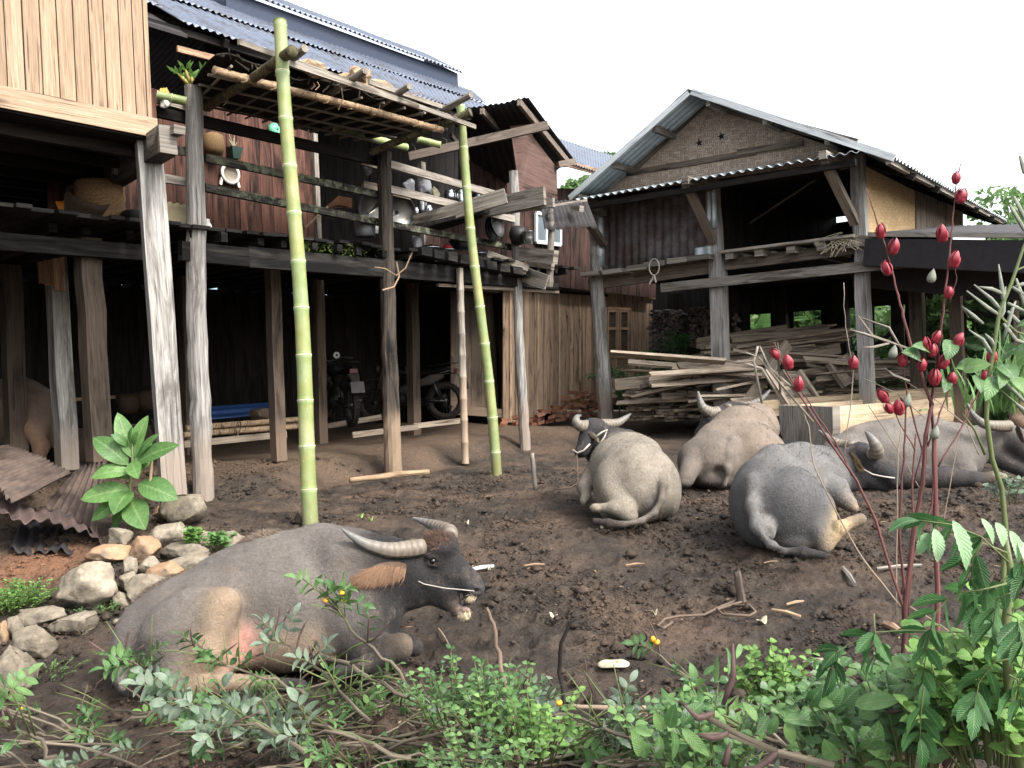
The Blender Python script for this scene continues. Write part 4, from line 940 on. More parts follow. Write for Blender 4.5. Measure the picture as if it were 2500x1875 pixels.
M['ropedark'] = plain('brown_cord', rgb(108, 92, 78), .85, 0, .2, 60)
def horn(name, parent, pts, rs, flat=1.0):
    # smooth curve through the points
    P = [Vector(p) for p in pts]; Q = []; R_ = []; n = len(P)
    for i in range(n - 1):
        p0 = P[max(0, i - 1)]; p1 = P[i]; p2 = P[i + 1]; p3 = P[min(n - 1, i + 2)]
        for j in range(8):
            t = j / 8; Q.append(.5 * ((2 * p1) + (p2 - p0) * t + (2 * p0 - 5 * p1 + 4 * p2 - p3) * t * t + (3 * p1 - p0 - 3 * p2 + p3) * t ** 3)); R_.append(rs[i] * (1 - t) + rs[i + 1] * t)
    Q.append(P[-1]); R_.append(rs[-1])
    for i in range(len(R_)): R_[i] *= 1 + .012 * random.gauss(0, 1) * (1 - i / len(R_))
    mb = MB(); mb.tube(Q, R_, 16, rnd=0); A = mb.a[-1]; m = len(Q)
    for i in range(m): A[i * 17:(i + 1) * 17, 2] = i / (m - 1)
    return mb.build(name, M['horn'], parent, smooth=True)
def fur(name, parent, V, F, N, C, count, length, width, flow, mask=None, cmul=(1, 1, 1), seed=1, lift=.35, jit=.35):
    r = np.random.default_rng(seed); a, b, c = V[F[:, 0]], V[F[:, 1]], V[F[:, 2]]
    area = np.linalg.norm(np.cross(b - a, c - a), axis=1); cen = (a + b + c + V[F[:, 3]]) / 4 if F.shape[1] == 4 else (a + b + c) / 3
    w_ = area * (mask(cen) if mask else 1); w_ = w_ / w_.sum(); fi = r.choice(len(F), count, p=w_)
    u = r.random((count, 1)); v = r.random((count, 1)); f = F[fi]
    p = (V[f[:, 0]] * (1 - u) + V[f[:, 1]] * u) * (1 - v) + (V[f[:, 3 if F.shape[1] == 4 else 2]] * (1 - u) + V[f[:, 2]] * u) * v
    n = N[f[:, 0]]; col = C[f[:, 0]] * np.array(cmul) * r.uniform(.65, 1.3, (count, 1))
    fl = flow(p); fl = fl - n * (fl * n).sum(1, keepdims=True); fl = fl + r.normal(0, jit, fl.shape); fl /= np.linalg.norm(fl, axis=1, keepdims=True) + 1e-9
    d = fl + n * lift; d /= np.linalg.norm(d, axis=1, keepdims=True)
    L = length(p) if callable(length) else length; L = L * r.uniform(.5, 1.3, (count,)); L = L[:, None]
    sd_ = np.cross(d, n); sd_ /= np.linalg.norm(sd_, axis=1, keepdims=True) + 1e-9
    mid = p + d * L * .55; tip = p + d * L - n * L * .22
    tri = np.stack([p - sd_ * width, p + sd_ * width, mid + sd_ * width * .7, mid - sd_ * width * .7, tip], 1).reshape(-1, 3)
    k = np.arange(count)[:, None] * 5; Fq = np.concatenate([k + np.array([[0, 1, 2, 3]]), k + np.array([[3, 2, 4, 4]])])
    Ft = np.concatenate([k + np.array([[0, 1, 2]]), k + np.array([[0, 2, 3]]), k + np.array([[3, 2, 4]])])
    cc = np.repeat(np.concatenate([col, np.ones((count, 1))], 1), 5, 0)
    return mesh_fast(name, tri, Ft, M['hair'], parent, WL[parent.name], coat=cc, smooth=False)
def body_obj(B, hs, name, label, disp=None, paint=None, cat='buffalo', group='water buffaloes lying in the yard'):
    V, F, N, C = B.mesh(hs, disp); C = paint(V, C) if paint else C; loc = Vector((float(V[:, 0].mean()), float(V[:, 1].mean()), float(V[:, 2].min())))
    root = thing(name, label, cat, loc, group)
    mesh_fast('body', V, F, M['coat'], root, loc, coat=np.concatenate([C, np.ones((len(C), 1))], 1)); return root, V, F, N, C
def cord(name, parent, pts, r=.004, mat='rope'):
    mb = MB(); mb.tube(pts, r, 6); return mb.build(name, M[mat], parent, smooth=True)
grey = rgb(110, 103, 97); tanb = rgb(122, 104, 88); pale = rgb(150, 130, 108); blk = rgb(40, 38, 40); pink = rgb(176, 126, 112); drk = rgb(56, 52, 51)
# ---------------------------------------------------------------- NEAR BUFFALO (profile, head to the right, mouth open)
B = Body(.06); e = at
B.ell(e(435, 1540, 4.35), (.27, .24, .27), grey, k=.08)                # rump
B.ell(e(345, 1600, 4.30), (.14, .2, .22), grey, k=.1)
B.chain([e(500, 1500, 4.42), e(600, 1478, 4.45), e(740, 1455, 4.5), e(850, 1430, 4.55)], [.24, .285, .315, .26], grey, k=.08)   # barrel
B.ell(e(690, 1560, 4.35), (.40, .22, .16), tanb, ax=Rv, k=.08)         # belly
B.ell(e(492, 1432, 4.28), (.07, .06, .05), grey, k=.09); B.ell(e(868, 1352, 4.36), (.1, .07, .06), grey, k=.1)
B.chain([e(520, 1400, 4.45), e(640, 1345, 4.48), e(790, 1322, 4.5), e(880, 1322, 4.52)], [.05, .06, .065, .05], grey, k=.12)  # spine
B.cone(e(845, 1375, 4.4), .14, e(870, 1520, 4.3), .15, grey, k=.08)     # shoulder blade
B.chain([e(870, 1410, 4.52), e(950, 1395, 4.55), e(1010, 1398, 4.58)], [.225, .17, .14], blk, k=.09)   # neck
B.cone(e(915, 1350, 4.42), .08, e(925, 1500, 4.36), .1, blk, k=.08)
B.cone(e(930, 1450, 4.5), .13, e(1010, 1445, 4.56), .09, blk, k=.07)
B.ell(e(900, 1520, 4.4), (.16, .16, .17), drk, k=.07)                   # brisket
# thigh and hind leg toward the camera
B.ell(e(470, 1520, 4.12), (.22, .13, .17), grey, ax=e(560, 1480, 4.1) - e(400, 1560, 4.12), k=.05)
B.cone(e(545, 1478, 4.08), .085, e(512, 1590, 4.02), .08, pale, k=.05)
B.cone(e(430, 1560, 4.1), .17, e(440, 1650, 4.02), .1, grey, k=.06)
B.cone(e(500, 1590, 4.02), .085, e(462, 1672, 3.98), .055, pale, k=.05)
B.chain([e(440, 1690, 3.96), e(540, 1668, 3.94), e(660, 1672, 3.92)], [.055, .042, .036], pale, k=.03)
B.cone(e(660, 1672, 3.92), .036, e(735, 1676, 3.9), .034, blk, k=.02)
B.ell(e(585, 1578, 4.15), (.07, .08, .10), pink, k=.08); B.ell(e(562, 1612, 4.06), (.06, .06, .05), pink, k=.07)
# fore legs folded
B.chain([e(880, 1540, 4.3), e(900, 1590, 4.2), e(975, 1578, 4.15)], [.12, .09, .062], drk, k=.05)
B.ell(e(975, 1572, 4.13), (.06, .055, .05), pale, k=.03)
B.chain([e(975, 1590, 4.12), e(900, 1622, 4.05), e(830, 1640, 4.0)], [.05, .04, .035], drk, k=.03)
B.cone(e(960, 1560, 4.5), .07, e(1010, 1580, 4.45), .05, drk, k=.03)
# tail
B.chain([e(300, 1560, 4.25), e(285, 1620, 4.15), e(300, 1680, 4.05)], [.03, .022, .02], grey, k=.04)
# head, turned a little to the camera
hd = 4.56
B.ell(e(1066, 1352, hd), (.105, .1, .105), blk, k=.04)
B.ell(e(1082, 1332, hd + .0), (.085, .115, .06), blk, k=.04)
B.cone(e(1035, 1405, hd - .01), .095, e(1085, 1440, hd - .01), .072, blk, k=.04)
B.cone(e(1085, 1385, hd), .085, e(1150, 1428, hd), .058, blk, k=.04)
B.cone(e(1065, 1340, hd), .075, e(1158, 1412, hd), .036, blk, k=.03)         # nose bridge
B.ell(e(1162, 1436, hd - .005), (.05, .062, .042), rgb(70, 70, 76), k=.025)
B.ell(e(1150, 1455, hd), (.042, .05, .025), blk, k=.02)
B.chain([e(1040, 1440, hd), e(1095, 1465, hd), e(1125, 1492, hd)], [.075, .05, .03], blk, k=.035)   # jaw
B.ell(e(1134, 1499, hd), (.035, .05, .02), rgb(196, 180, 160), k=.02)
B.cut(e(1150, 1480, hd - .01), (.075, .042, .018), rgb(40, 26, 26), ax=Rv * .9 - Uv * .25, k=.012)
B.ell(e(1136, 1487, hd - .02), (.03, .025, .012), rgb(196, 160, 150), ax=Rv - Uv * .3, k=.006)
B.ell(e(1057, 1362, hd - .098), (.035, .02, .012), drk, ax=Rv - Uv * .3, k=.02)   # brow
B.ell(e(1057, 1378, hd - .095), (.035, .015, .010), drk, ax=Rv - Uv * .2, k=.015)
B.cut(e(1057, 1369, hd - .115), (.022, .018, .013), rgb(24, 20, 20), ax=Rv, k=.01)
B.cut(e(1163, 1442, hd - .062), (.018, .02, .011), rgb(10, 10, 10), ax=Rv - Uv * .2, k=.008)
B.cone(e(1012, 1385, hd - .05), .04, e(975, 1395, hd - .12), .03, blk, k=.03)      # ear root
nk0 = np.array(e(945, 1400, 4.5)); hx = np.array(Rv)
def disp(V):
    t = (V - nk0) @ hx; z = V[:, 2]
    m = np.exp(-(t / .12) ** 2); hi = smooth01((z - .42) / .12); fold = hi * np.sin((t * 1.0 + (z - 1.0) * .45) * 130) * .0042 * m
    q = np.array([vnoise(V[:, 0] * 8, V[:, 2] * 8 + V[:, 1] * 5, 3)])[0] * .008
    rib = np.sin(((V - np.array(e(690, 1450, 4.4))) @ hx + (z - 1) * .15) * 42) * .0012 * np.exp(-((((V - np.array(e(740, 1470, 4.2))) @ hx)) / .22) ** 2)
    return fold + q + rib
NB, V, F, N, C = body_obj(B, .0115, 'water_buffalo', 'nearest grey buffalo lying in profile with its mouth open, cord across its black face', disp, lambda V, C: C * (1 - .62 * smooth01((((V - np.array(e(858, 1400, 4.5))) @ hx) + .03 * vnoise(V[:, 2] * 9, V[:, 0] * 9, 8)) / .17) * smooth01((.40 - ((V - np.array(e(858, 1400, 4.5))) @ hx)) / .1))[:, None])
tail_dir = -np.array(Rv) * 1.0 + np.array((0, 0, -.55))
fur('short_hair', NB, V, F, N, C, 70000, lambda p: .017 + 0 * p[:, 0], .0007, lambda p: np.tile(tail_dir, (len(p), 1)), mask=lambda c: (c[:, 1] < 4.75) * 1.0, lift=.3, seed=2)
ridge = lambda c: np.exp(-((c[:, 0] + .9) / .9) ** 2) * (c[:, 2] > np.interp(c[:, 0], [-2.2, -1.6, -1.0, -.75], [.1, .45, .58, .62])) * (c[:, 0] < -.72)
fur('back_hair', NB, V, F, N, C, 3600, .026, .0009, lambda p: np.tile(np.array((-.8, 0, .35)), (len(p), 1)), mask=ridge, cmul=(1.1, .95, .8), lift=.6, seed=3, jit=.5)
bright = lambda cx, cy, d, r: (lambda c: np.exp(-(((c - np.array(at(cx, cy, d))) ** 2).sum(1)) / r ** 2))
fur('forelock', NB, V, F, N, C * 0 + np.array(rgb(96, 72, 58)[:3]), 1500, .05, .0009, lambda p: np.tile(np.array((-.6, -.2, .4)), (len(p), 1)), mask=bright(1065, 1300, 4.5, .06), seed=4, jit=.6)
fur('chin_hair', NB, V, F, N, C * 0 + np.array(rgb(208, 192, 160, 1.0)[:3]), 500, .022, .0008, lambda p: np.tile(np.array((0, -.3, -1.0)), (len(p), 1)), mask=bright(1136, 1510, 4.53, .03), seed=5)
fur('lip_hair', NB, V, F, N, C * 0 + np.array(rgb(208, 192, 160, 1.0)[:3]), 260, .022, .0008, lambda p: np.tile(np.array((-.6, -.3, -.8)), (len(p), 1)), mask=bright(1150, 1466, 4.5, .022), seed=6)
horn('horn', NB, [e(1032, 1335, hd - .07), e(1000, 1340, hd - .12), e(950, 1343, hd - .2), e(898, 1330, hd - .26), e(858, 1308, hd - .28), e(835, 1291, hd - .28)], [.045, .047, .041, .03, .017, .004])
horn('horn', NB, [e(1095, 1312, hd + .07), e(1098, 1300, hd + .12), e(1080, 1290, hd + .2), e(1050, 1279, hd + .28), e(1025, 1270, hd + .32), e(1006, 1264, hd + .34)], [.045, .046, .04, .028, .016, .004])
mb = MB()
for (x, y, dd, r) in ((1057, 1370, hd - .1, .018),):
    c0 = e(x, y, dd)
    mb.grid(lambda u, v: c0 + Vector((math.cos(u * 6.2832) * math.sin(v * 3.1416), math.sin(u * 6.2832) * math.sin(v * 3.1416), math.cos(v * 3.1416))) * r, 16, 8)
mb.build('eye', M['eye'], NB, smooth=True)
def ear(name, parent, root, tip, w_, drop, hairc, hairn=900, hl=.05, inner=None):
    root = Vector(root); tip = Vector(tip); ax = tip - root; dn = Vector(drop).normalized(); side = ax.cross(dn).normalized()
    mb = MB()
    def fn(u, v):
        t = u; wd = w_ * math.sin(math.pi * min(1, .12 + t * .88)) ** .7; s_ = v * 2 - 1
        return root + ax * t + dn * (wd * s_ * .5 + .1 * ax.length * t * t) + side * (.25 * wd * (1 - s_ * s_))
    mb.grid(fn, 14, 8)
    mb.c = np.tile(np.array(inner or rgb(70, 58, 52)), (15 * 9, 1)); o = mb.build(name, M['coat'], parent, smooth=True, solid=.008)
    V_ = mb.v[0]; F_ = np.array(mb.f); N_ = np.tile(np.array(side), (len(V_), 1)); N_ = np.where(((V_ - np.array(CAM)) * N_).sum(1, keepdims=True) > 0, -N_, N_)
    f_ = fur('ear_fringe', parent, V_, F_, N_, np.tile(np.array(hairc[:3]), (len(V_), 1)), hairn, hl, .0011, lambda p: np.tile(np.array(ax.normalized() * .9 + dn * .8), (len(p), 1)), seed=9, lift=.3, jit=.25)
    return o
ear('ear', NB, e(990, 1385, hd - .17), e(880, 1388, hd - .33), .066, -Uv, rgb(150, 118, 94, .62), 5200, .085, inner=rgb(90, 66, 52))
cord('nose_cord', NB, [e(985, 1395, hd - .13), e(1000, 1408, hd - .125), e(1035, 1426, hd - .125), e(1085, 1436, hd - .1), e(1130, 1440, hd - .08), e(1158, 1443, hd - .062)], .0032)
# ---------------------------------------------------------------- the other buffaloes
def finish(root, V, F, N, C, n, L, flow, seed, cmul=(1, 1, 1), w=.0014):
    fur('short_hair', root, V, F, N, C, n, L, w, lambda p: np.tile(np.array(flow, float), (len(p), 1)), seed=seed, lift=.35, cmul=cmul)
bumpy = lambda V: vnoise(V[:, 0] * 6, V[:, 2] * 6 + V[:, 1] * 4, 3) * .014
# pale buffalo, rump to the camera, head far left
tan1 = rgb(144, 135, 121); tan2 = rgb(120, 110, 100); d = 7.0
B = Body(.07)
B.ell(e(1562, 1190, 7.0), (.31, .34, .30), tan1, k=.08)
B.chain([e(1548, 1170, 7.15), e(1530, 1150, 7.5), e(1515, 1125, 7.9)], [.32, .33, .25], tan1, k=.1)
B.chain([e(1600, 1150, 7.0), e(1575, 1105, 7.3), e(1548, 1085, 7.7)], [.09, .07, .06], tan1, k=.14)
B.ell(e(1490, 1205, 7.0), (.13, .2, .24), tan1, k=.1); B.ell(e(1625, 1205, 7.1), (.12, .24, .22), tan1, k=.1)
B.chain([e(1530, 1085, 8.0), e(1490, 1080, 8.1), e(1462, 1065, 8.15)], [.15, .14, .12], blk, k=.08)
B.cone(e(1500, 1110, 8.0), .16, e(1455, 1110, 8.1), .1, blk, k=.06)
B.ell(e(1448, 1040, 8.1), (.13, .12, .08), drk, k=.04); B.cone(e(1440, 1055, 8.05), .1, e(1424, 1095, 7.95), .065, blk, k=.04)
B.ell(e(1418, 1104, 7.92), (.06, .07, .05), blk, k=.03)
B.chain([e(1495, 1200, 6.85), e(1525, 1240, 6.72), e(1541, 1262, 6.66)], [.11, .075, .05], tan1, k=.05)
B.chain([e(1541, 1262, 6.66), e(1500, 1240, 6.7), e(1465, 1240, 6.74)], [.045, .05, .035], tan1, k=.03)
B.ell(e(1454, 1240, 6.74), (.045, .05, .035), rgb(150, 138, 120), k=.02)
B.chain([e(1440, 1160, 7.5), e(1425, 1190, 7.35), e(1432, 1215, 7.2)], [.07, .06, .04], tan2, k=.04); B.ell(e(1425, 1222, 7.2), (.035, .05, .045), rgb(188, 180, 160), k=.02)
B.chain([e(1611, 1150, 6.83), e(1620, 1185, 6.68), e(1616, 1220, 6.62), e(1598, 1252, 6.58), e(1565, 1272, 6.55), e(1522, 1280, 6.55)], [.04, .035, .03, .025, .02, .018], tan2, k=.03)
B.chain([e(1522, 1280, 6.55), e(1485, 1278, 6.56), e(1452, 1272, 6.58)], [.02, .035, .025], rgb(56, 48, 44), k=.02)
B.cut(e(1596, 1228, 6.66), (.03, .04, .06), rgb(70, 66, 68), k=.03)
B.ell(e(1594, 1222, 6.72), (.07, .05, .08), rgb(108, 102, 100), k=.04)
R2, V, F, N, C = body_obj(B, .016, 'water_buffalo', 'pale cream buffalo seen from behind, its black head turned left, knotted halter', bumpy)
finish(R2, V, F, N, C, 22000, .02, (.3, -.6, -.8), 11)
horn('horn', R2, [e(1432, 1040, 8.05), e(1418, 1040, 7.98), e(1407, 1030, 7.95), e(1409, 1018, 8.0), e(1419, 1014, 8.1)], [.06, .058, .045, .025, .006])
horn('horn', R2, [e(1466, 1036, 8.15), e(1482, 1036, 8.2), e(1508, 1032, 8.25), e(1528, 1020, 8.3), e(1540, 1010, 8.3)], [.055, .055, .042, .026, .006])
ear('ear', R2, e(1437, 1053, 7.98), e(1454, 1076, 7.9), .09, (Rv * .6 - Uv * .3), rgb(150, 136, 110), 350, .03)
cord('halter', R2, [e(1455, 1066, 7.88), e(1468, 1056, 7.9), e(1482, 1049, 7.95), e(1476, 1066, 7.92), e(1462, 1088, 7.88), e(1458, 1104, 7.86), e(1452, 1110, 7.86)], .009)
cord('halter', R2, [e(1398, 1098, 7.86), e(1410, 1106, 7.84), e(1425, 1100, 7.82), e(1440, 1084, 7.86)], .009)
cord('lead_rope', R2, [e(1408, 1110, 7.84), e(1410, 1140, 7.6), e(1411, 1178, 7.4), e(1395, 1190, 7.35), e(1350, 1196, 7.4)], .006, 'ropedark')
# tan buffalo further back, horns spread behind its shoulders
tan3 = rgb(134, 120, 106); B = Body(.08)
B.ell(e(1745, 1125, 8.75), (.34, .34, .30), tan2, k=.1); B.ell(e(1830, 1110, 8.85), (.36, .42, .35), tan3, k=.1)
B.chain([e(1760, 1095, 8.9), e(1810, 1065, 9.2), e(1850, 1050, 9.5)], [.28, .32, .24], tan3, k=.1)
B.chain([e(1740, 1060, 9.0), e(1790, 1030, 9.2), e(1845, 1003, 9.5), e(1868, 1012, 9.6)], [.08, .07, .055, .09], tan3, k=.14)
B.ell(e(1695, 1130, 8.75), (.17, .2, .2), tan2, k=.1)
B.cone(e(1690, 1125, 8.6), .12, e(1675, 1168, 8.45), .085, tan2, k=.05); B.ell(e(1668, 1178, 8.42), (.07, .09, .04), rgb(92, 82, 76), k=.03)
B.ell(e(1880, 1130, 8.8), (.14, .4, .26), tan3, k=.1)
B.chain([e(1840, 1010, 9.7), e(1790, 1008, 9.8), e(1755, 1018, 9.7)], [.12, .12, .13], drk, k=.08)
B.ell(e(1748, 1022, 9.6), (.16, .13, .11), drk, k=.05); B.cone(e(1738, 1035, 9.6), .12, e(1712, 1060, 9.6), .08, blk, k=.05)
B.chain([e(1790, 1075, 8.55), e(1782, 1110, 8.45), e(1776, 1145, 8.4), e(1768, 1184, 8.38)], [.04, .038, .034, .022], rgb(126, 116, 106), k=.05)
B.cut(e(1752, 1160, 8.42), (.05, .08, .07), rgb(60, 52, 50), k=.07)
B.ell(e(1745, 1172, 8.55), (.16, .14, .08), rgb(88, 78, 74), k=.05)
R3, V, F, N, C = body_obj(B, .019, 'water_buffalo', 'large tan buffalo seen from behind, curved horns showing above its shoulders', bumpy)
finish(R3, V, F, N, C, 14000, .024, (-.3, -.5, -.8), 12, w=.0018)
horn('horn', R3, [e(1752, 1008, 9.6), e(1735, 1008, 9.55), e(1717, 996, 9.5), e(1708, 975, 9.5), e(1704, 955, 9.5)], [.075, .075, .055, .033, .008])
horn('horn', R3, [e(1772, 1000, 9.7), e(1800, 996, 9.8), e(1835, 988, 9.8), e(1862, 972, 9.8), e(1880, 952, 9.8)], [.07, .065, .05, .03, .008])
# dark grey buffalo, rump to the camera, head resting to the right
g4 = rgb(92, 91, 91); g4l = rgb(112, 110, 108); B = Body(.06)
B.ell(e(1865, 1235, 6.15), (.25, .28, .31), g4, k=.08); B.ell(e(1935, 1240, 6.0), (.26, .22, .29), g4, k=.035)
B.chain([e(1900, 1200, 6.3), e(1950, 1180, 6.55), e(2000, 1165, 6.8)], [.29, .27, .23], g4l, k=.1)
B.chain([e(1850, 1170, 6.25), e(1890, 1125, 6.35), e(1955, 1112, 6.7), e(2010, 1115, 6.9)], [.1, .08, .07, .06], g4l, k=.13)
B.chain([e(1995, 1150, 6.85), e(2040, 1140, 6.95), e(2085, 1135, 7.0)], [.19, .15, .12], blk, k=.08); B.cone(e(2030, 1175, 6.8), .1, e(2085, 1180, 6.9), .07, blk, k=.06)
B.ell(e(2102, 1112, 6.95), (.13, .12, .11), blk, k=.04); B.cone(e(2112, 1125, 6.92), .11, e(2168, 1160, 6.85), .075, blk, k=.04)
B.ell(e(2178, 1176, 6.84), (.055, .07, .05), blk, k=.03); B.cone(e(2100, 1160, 6.92), .1, e(2160, 1188, 6.88), .05, blk, k=.04)
B.chain([e(1995, 1240, 5.98), e(2002, 1300, 5.85), e(2012, 1336, 5.78)], [.13, .085, .05], g4, k=.05)
B.cone(e(2030, 1250, 5.9), .035, e(2038, 1310, 5.8), .03, rgb(184, 160, 124), k=.02)
B.chain([e(2022, 1325, 5.78), e(2050, 1288, 5.78), e(2078, 1275, 5.8)], [.05, .045, .035], rgb(184, 160, 124), k=.03)
B.chain([e(2078, 1275, 5.8), e(2100, 1268, 5.8)], [.035, .042], rgb(120, 108, 96), k=.02)
B.cone(e(2040, 1200, 6.3), .12, e(2072, 1228, 6.2), .06, g4l, k=.06); B.cone(e(2072, 1228, 6.2), .05, e(2085, 1240, 6.15), .035, pale, k=.02)
B.chain([e(1838, 1175, 6.02), e(1835, 1235, 5.90), e(1848, 1285, 5.82), e(1880, 1328, 5.70), e(1912, 1346, 5.62)], [.05, .045, .036, .026, .02], g4l, k=.05)
B.chain([e(1912, 1346, 5.62), e(1960, 1348, 5.6), e(2012, 1356, 5.58)], [.022, .035, .022], rgb(44, 40, 40), k=.02)
B.ell(e(1868, 1292, 5.85), (.07, .08, .09), rgb(132, 128, 124), k=.04); B.cut(e(1883, 1302, 5.72), (.03, .05, .04), rgb(50, 48, 50), k=.025)
B.ell(e(1950, 1320, 5.95), (.2, .14, .08), drk, k=.05)
def d4(V): 
    c0 = np.array(e(1935, 1240, 5.75)); q = (V - c0); r_ = np.sqrt((q @ np.array(Rv)) ** 2 + (q @ np.array(Uv)) ** 2 * .8)
    return bumpy(V) - .013 * np.exp(-((r_ - .31) / .022) ** 2) * smooth01((6.12 - V[:, 1]) / .15) * smooth01((q[:, 2] + .05) / .1)
R4, V, F, N, C = body_obj(B, .0145, 'water_buffalo', 'dark grey buffalo, rump to camera, fluffy tan ear, white cord on its face', d4)
finish(R4, V, F, N, C, 26000, .018, (-.4, -.5, -.8), 13)
horn('horn', R4, [e(2125, 1108, 6.85), e(2140, 1104, 6.78), e(2136, 1085, 6.74), e(2124, 1066, 6.76), e(2113, 1054, 6.8)], [.055, .058, .045, .028, .007])
horn('horn', R4, [e(2085, 1090, 7.0), e(2060, 1088, 7.1), e(2035, 1078, 7.15), e(2015, 1063, 7.2), e(1998, 1050, 7.25)], [.05, .05, .04, .024, .006])
ear('ear', R4, e(2076, 1108, 6.85), e(2104, 1138, 6.78), .1, (-Uv + Rv * .2), rgb(190, 160, 118), 1100, .045)
cord('nose_cord', R4, [e(2108, 1146, 6.78), e(2130, 1158, 6.76), e(2158, 1164, 6.75), e(2184, 1167, 6.76)], .007)
mb = MB(); c0 = e(2138, 1122, 6.83); mb.grid(lambda u, v: c0 + Vector((math.cos(u * 6.2832) * math.sin(v * 3.1416), math.sin(u * 6.2832) * math.sin(v * 3.1416), math.cos(v * 3.1416))) * .018, 10, 6); mb.build('eye', M['eye'], R4, smooth=True)
# long grey buffalo on the right, in profile
g5 = rgb(112, 106, 100); B = Body(.08)
B.chain([e(2075, 1120, 8.5), e(2150, 1110, 8.55), e(2250, 1108, 8.6), e(2330, 1110, 8.6)], [.27, .31, .335, .29], g5, k=.1)
B.chain([e(2090, 1058, 8.5), e(2180, 1050, 8.6), e(2262, 1040, 8.6), e(2330, 1052, 8.6)], [.06, .06, .07, .06], rgb(128, 116, 106), k=.14)
B.ell(e(2060, 1130, 8.4), (.25, .26, .24), g5, k=.1); B.cone(e(2310, 1080, 8.45), .17, e(2350, 1150, 8.3), .13, g5, k=.08)
B.chain([e(2340, 1095, 8.6), e(2400, 1082, 8.6), e(2450, 1070, 8.55)], [.23, .17, .14], g5, k=.08)
B.ell(e(2472, 1068, 8.5), (.14, .14, .13), g5, k=.05); B.cone(e(2478, 1080, 8.45), .12, e(2520, 1125, 8.4), .08, drk, k=.05)
B.chain([e(2300, 1165, 8.2), e(2380, 1172, 8.1), e(2430, 1168, 8.05)], [.11, .075, .055], drk, k=.05)
B.chain([e(2430, 1166, 8.05), e(2447, 1168, 8.04)], [.06, .05], pale, k=.03)
B.cone(e(2180, 1160, 8.3), .13, e(2280, 1172, 8.2), .08, drk, k=.08)
B.cone(e(2440, 1120, 8.5), .1, e(2500, 1150, 8.4), .07, drk, k=.05)
R5, V, F, N, C = body_obj(B, .019, 'water_buffalo', 'long grey buffalo lying in profile behind the red stemmed shrub, head at the right edge', bumpy)
finish(R5, V, F, N, C, 14000, .02, (-.7, -.3, -.6), 14, w=.0016)
horn('horn', R5, [e(2462, 1040, 8.4), e(2435, 1040, 8.3), e(2400, 1034, 8.25), e(2375, 1012, 8.2), e(2362, 985, 8.2)], [.06, .055, .045, .028, .007])
ear('ear', R5, e(2478, 1040, 8.3), e(2500, 1075, 8.2), .12, (-Uv), rgb(150, 130, 108), 350, .03)
# sleepy face at the very edge
B = Body(.06)
B.chain([e(2560, 1010, 10), e(2510, 1000, 9.9), e(2485, 1030, 9.8)], [.3, .2, .1], rgb(138, 112, 94), k=.08); B.ell(e(2560, 1080, 10.2), (.5, .4, .4), rgb(120, 104, 92), k=.1)
R6, V, F, N, C = body_obj(B, .03, 'water_buffalo', 'brown buffalo cut off by the right edge, just behind the long grey one', bumpy)
# buffaloes in the stable
br1 = rgb(112, 94, 82); B = Body(.08)
B.chain([at(-40, 1020, 10.6), at(40, 1005, 10.4), at(95, 1015, 10.3)], [.42, .42, .34], br1, k=.1); B.ell(at(120, 1040, 10.2), (.2, .3, .28), br1, k=.1)
B.chain([at(85, 1050, 10.0), at(100, 1090, 9.9), at(90, 1140, 9.85)], [.13, .085, .07], rgb(150, 120, 98), k=.05); B.chain([at(40, 1090, 10.3), at(20, 1140, 10.2)], [.14, .08], br1, k=.05)
B.chain([at(128, 1030, 10.0), at(136, 1080, 9.95), at(140, 1120, 9.9)], [.05, .03, .02], br1, k=.03)
R7, V, F, N, C = body_obj(B, .028, 'water_buffalo', 'brown buffalo standing in the dark stable at the left edge', bumpy, group='buffaloes in the stable')
finish(R7, V, F, N, C, 5000, .02, (.5, -.3, -.8), 15, w=.002)
B = Body(.08); B.chain([at(200, 1090, 11.4), at(300, 1085, 11.6), at(400, 1085, 11.8), at(450, 1090, 11.9)], [.26, .28, .26, .16], rgb(86, 72, 64), k=.1); B.cone(at(440, 1088, 11.8), .14, at(478, 1112, 11.6), .08, rgb(70, 62, 58), k=.05)
R8, V, F, N, C = body_obj(B, .035, 'water_buffalo', 'dark buffalo lying inside the stable behind the tall leafy plant', bumpy, group='buffaloes in the stable')
ear('ear', R8, at(366, 1030, 11.4), at(378, 1052, 11.3), .16, -Uv, rgb(170, 110, 80), 200, .03)
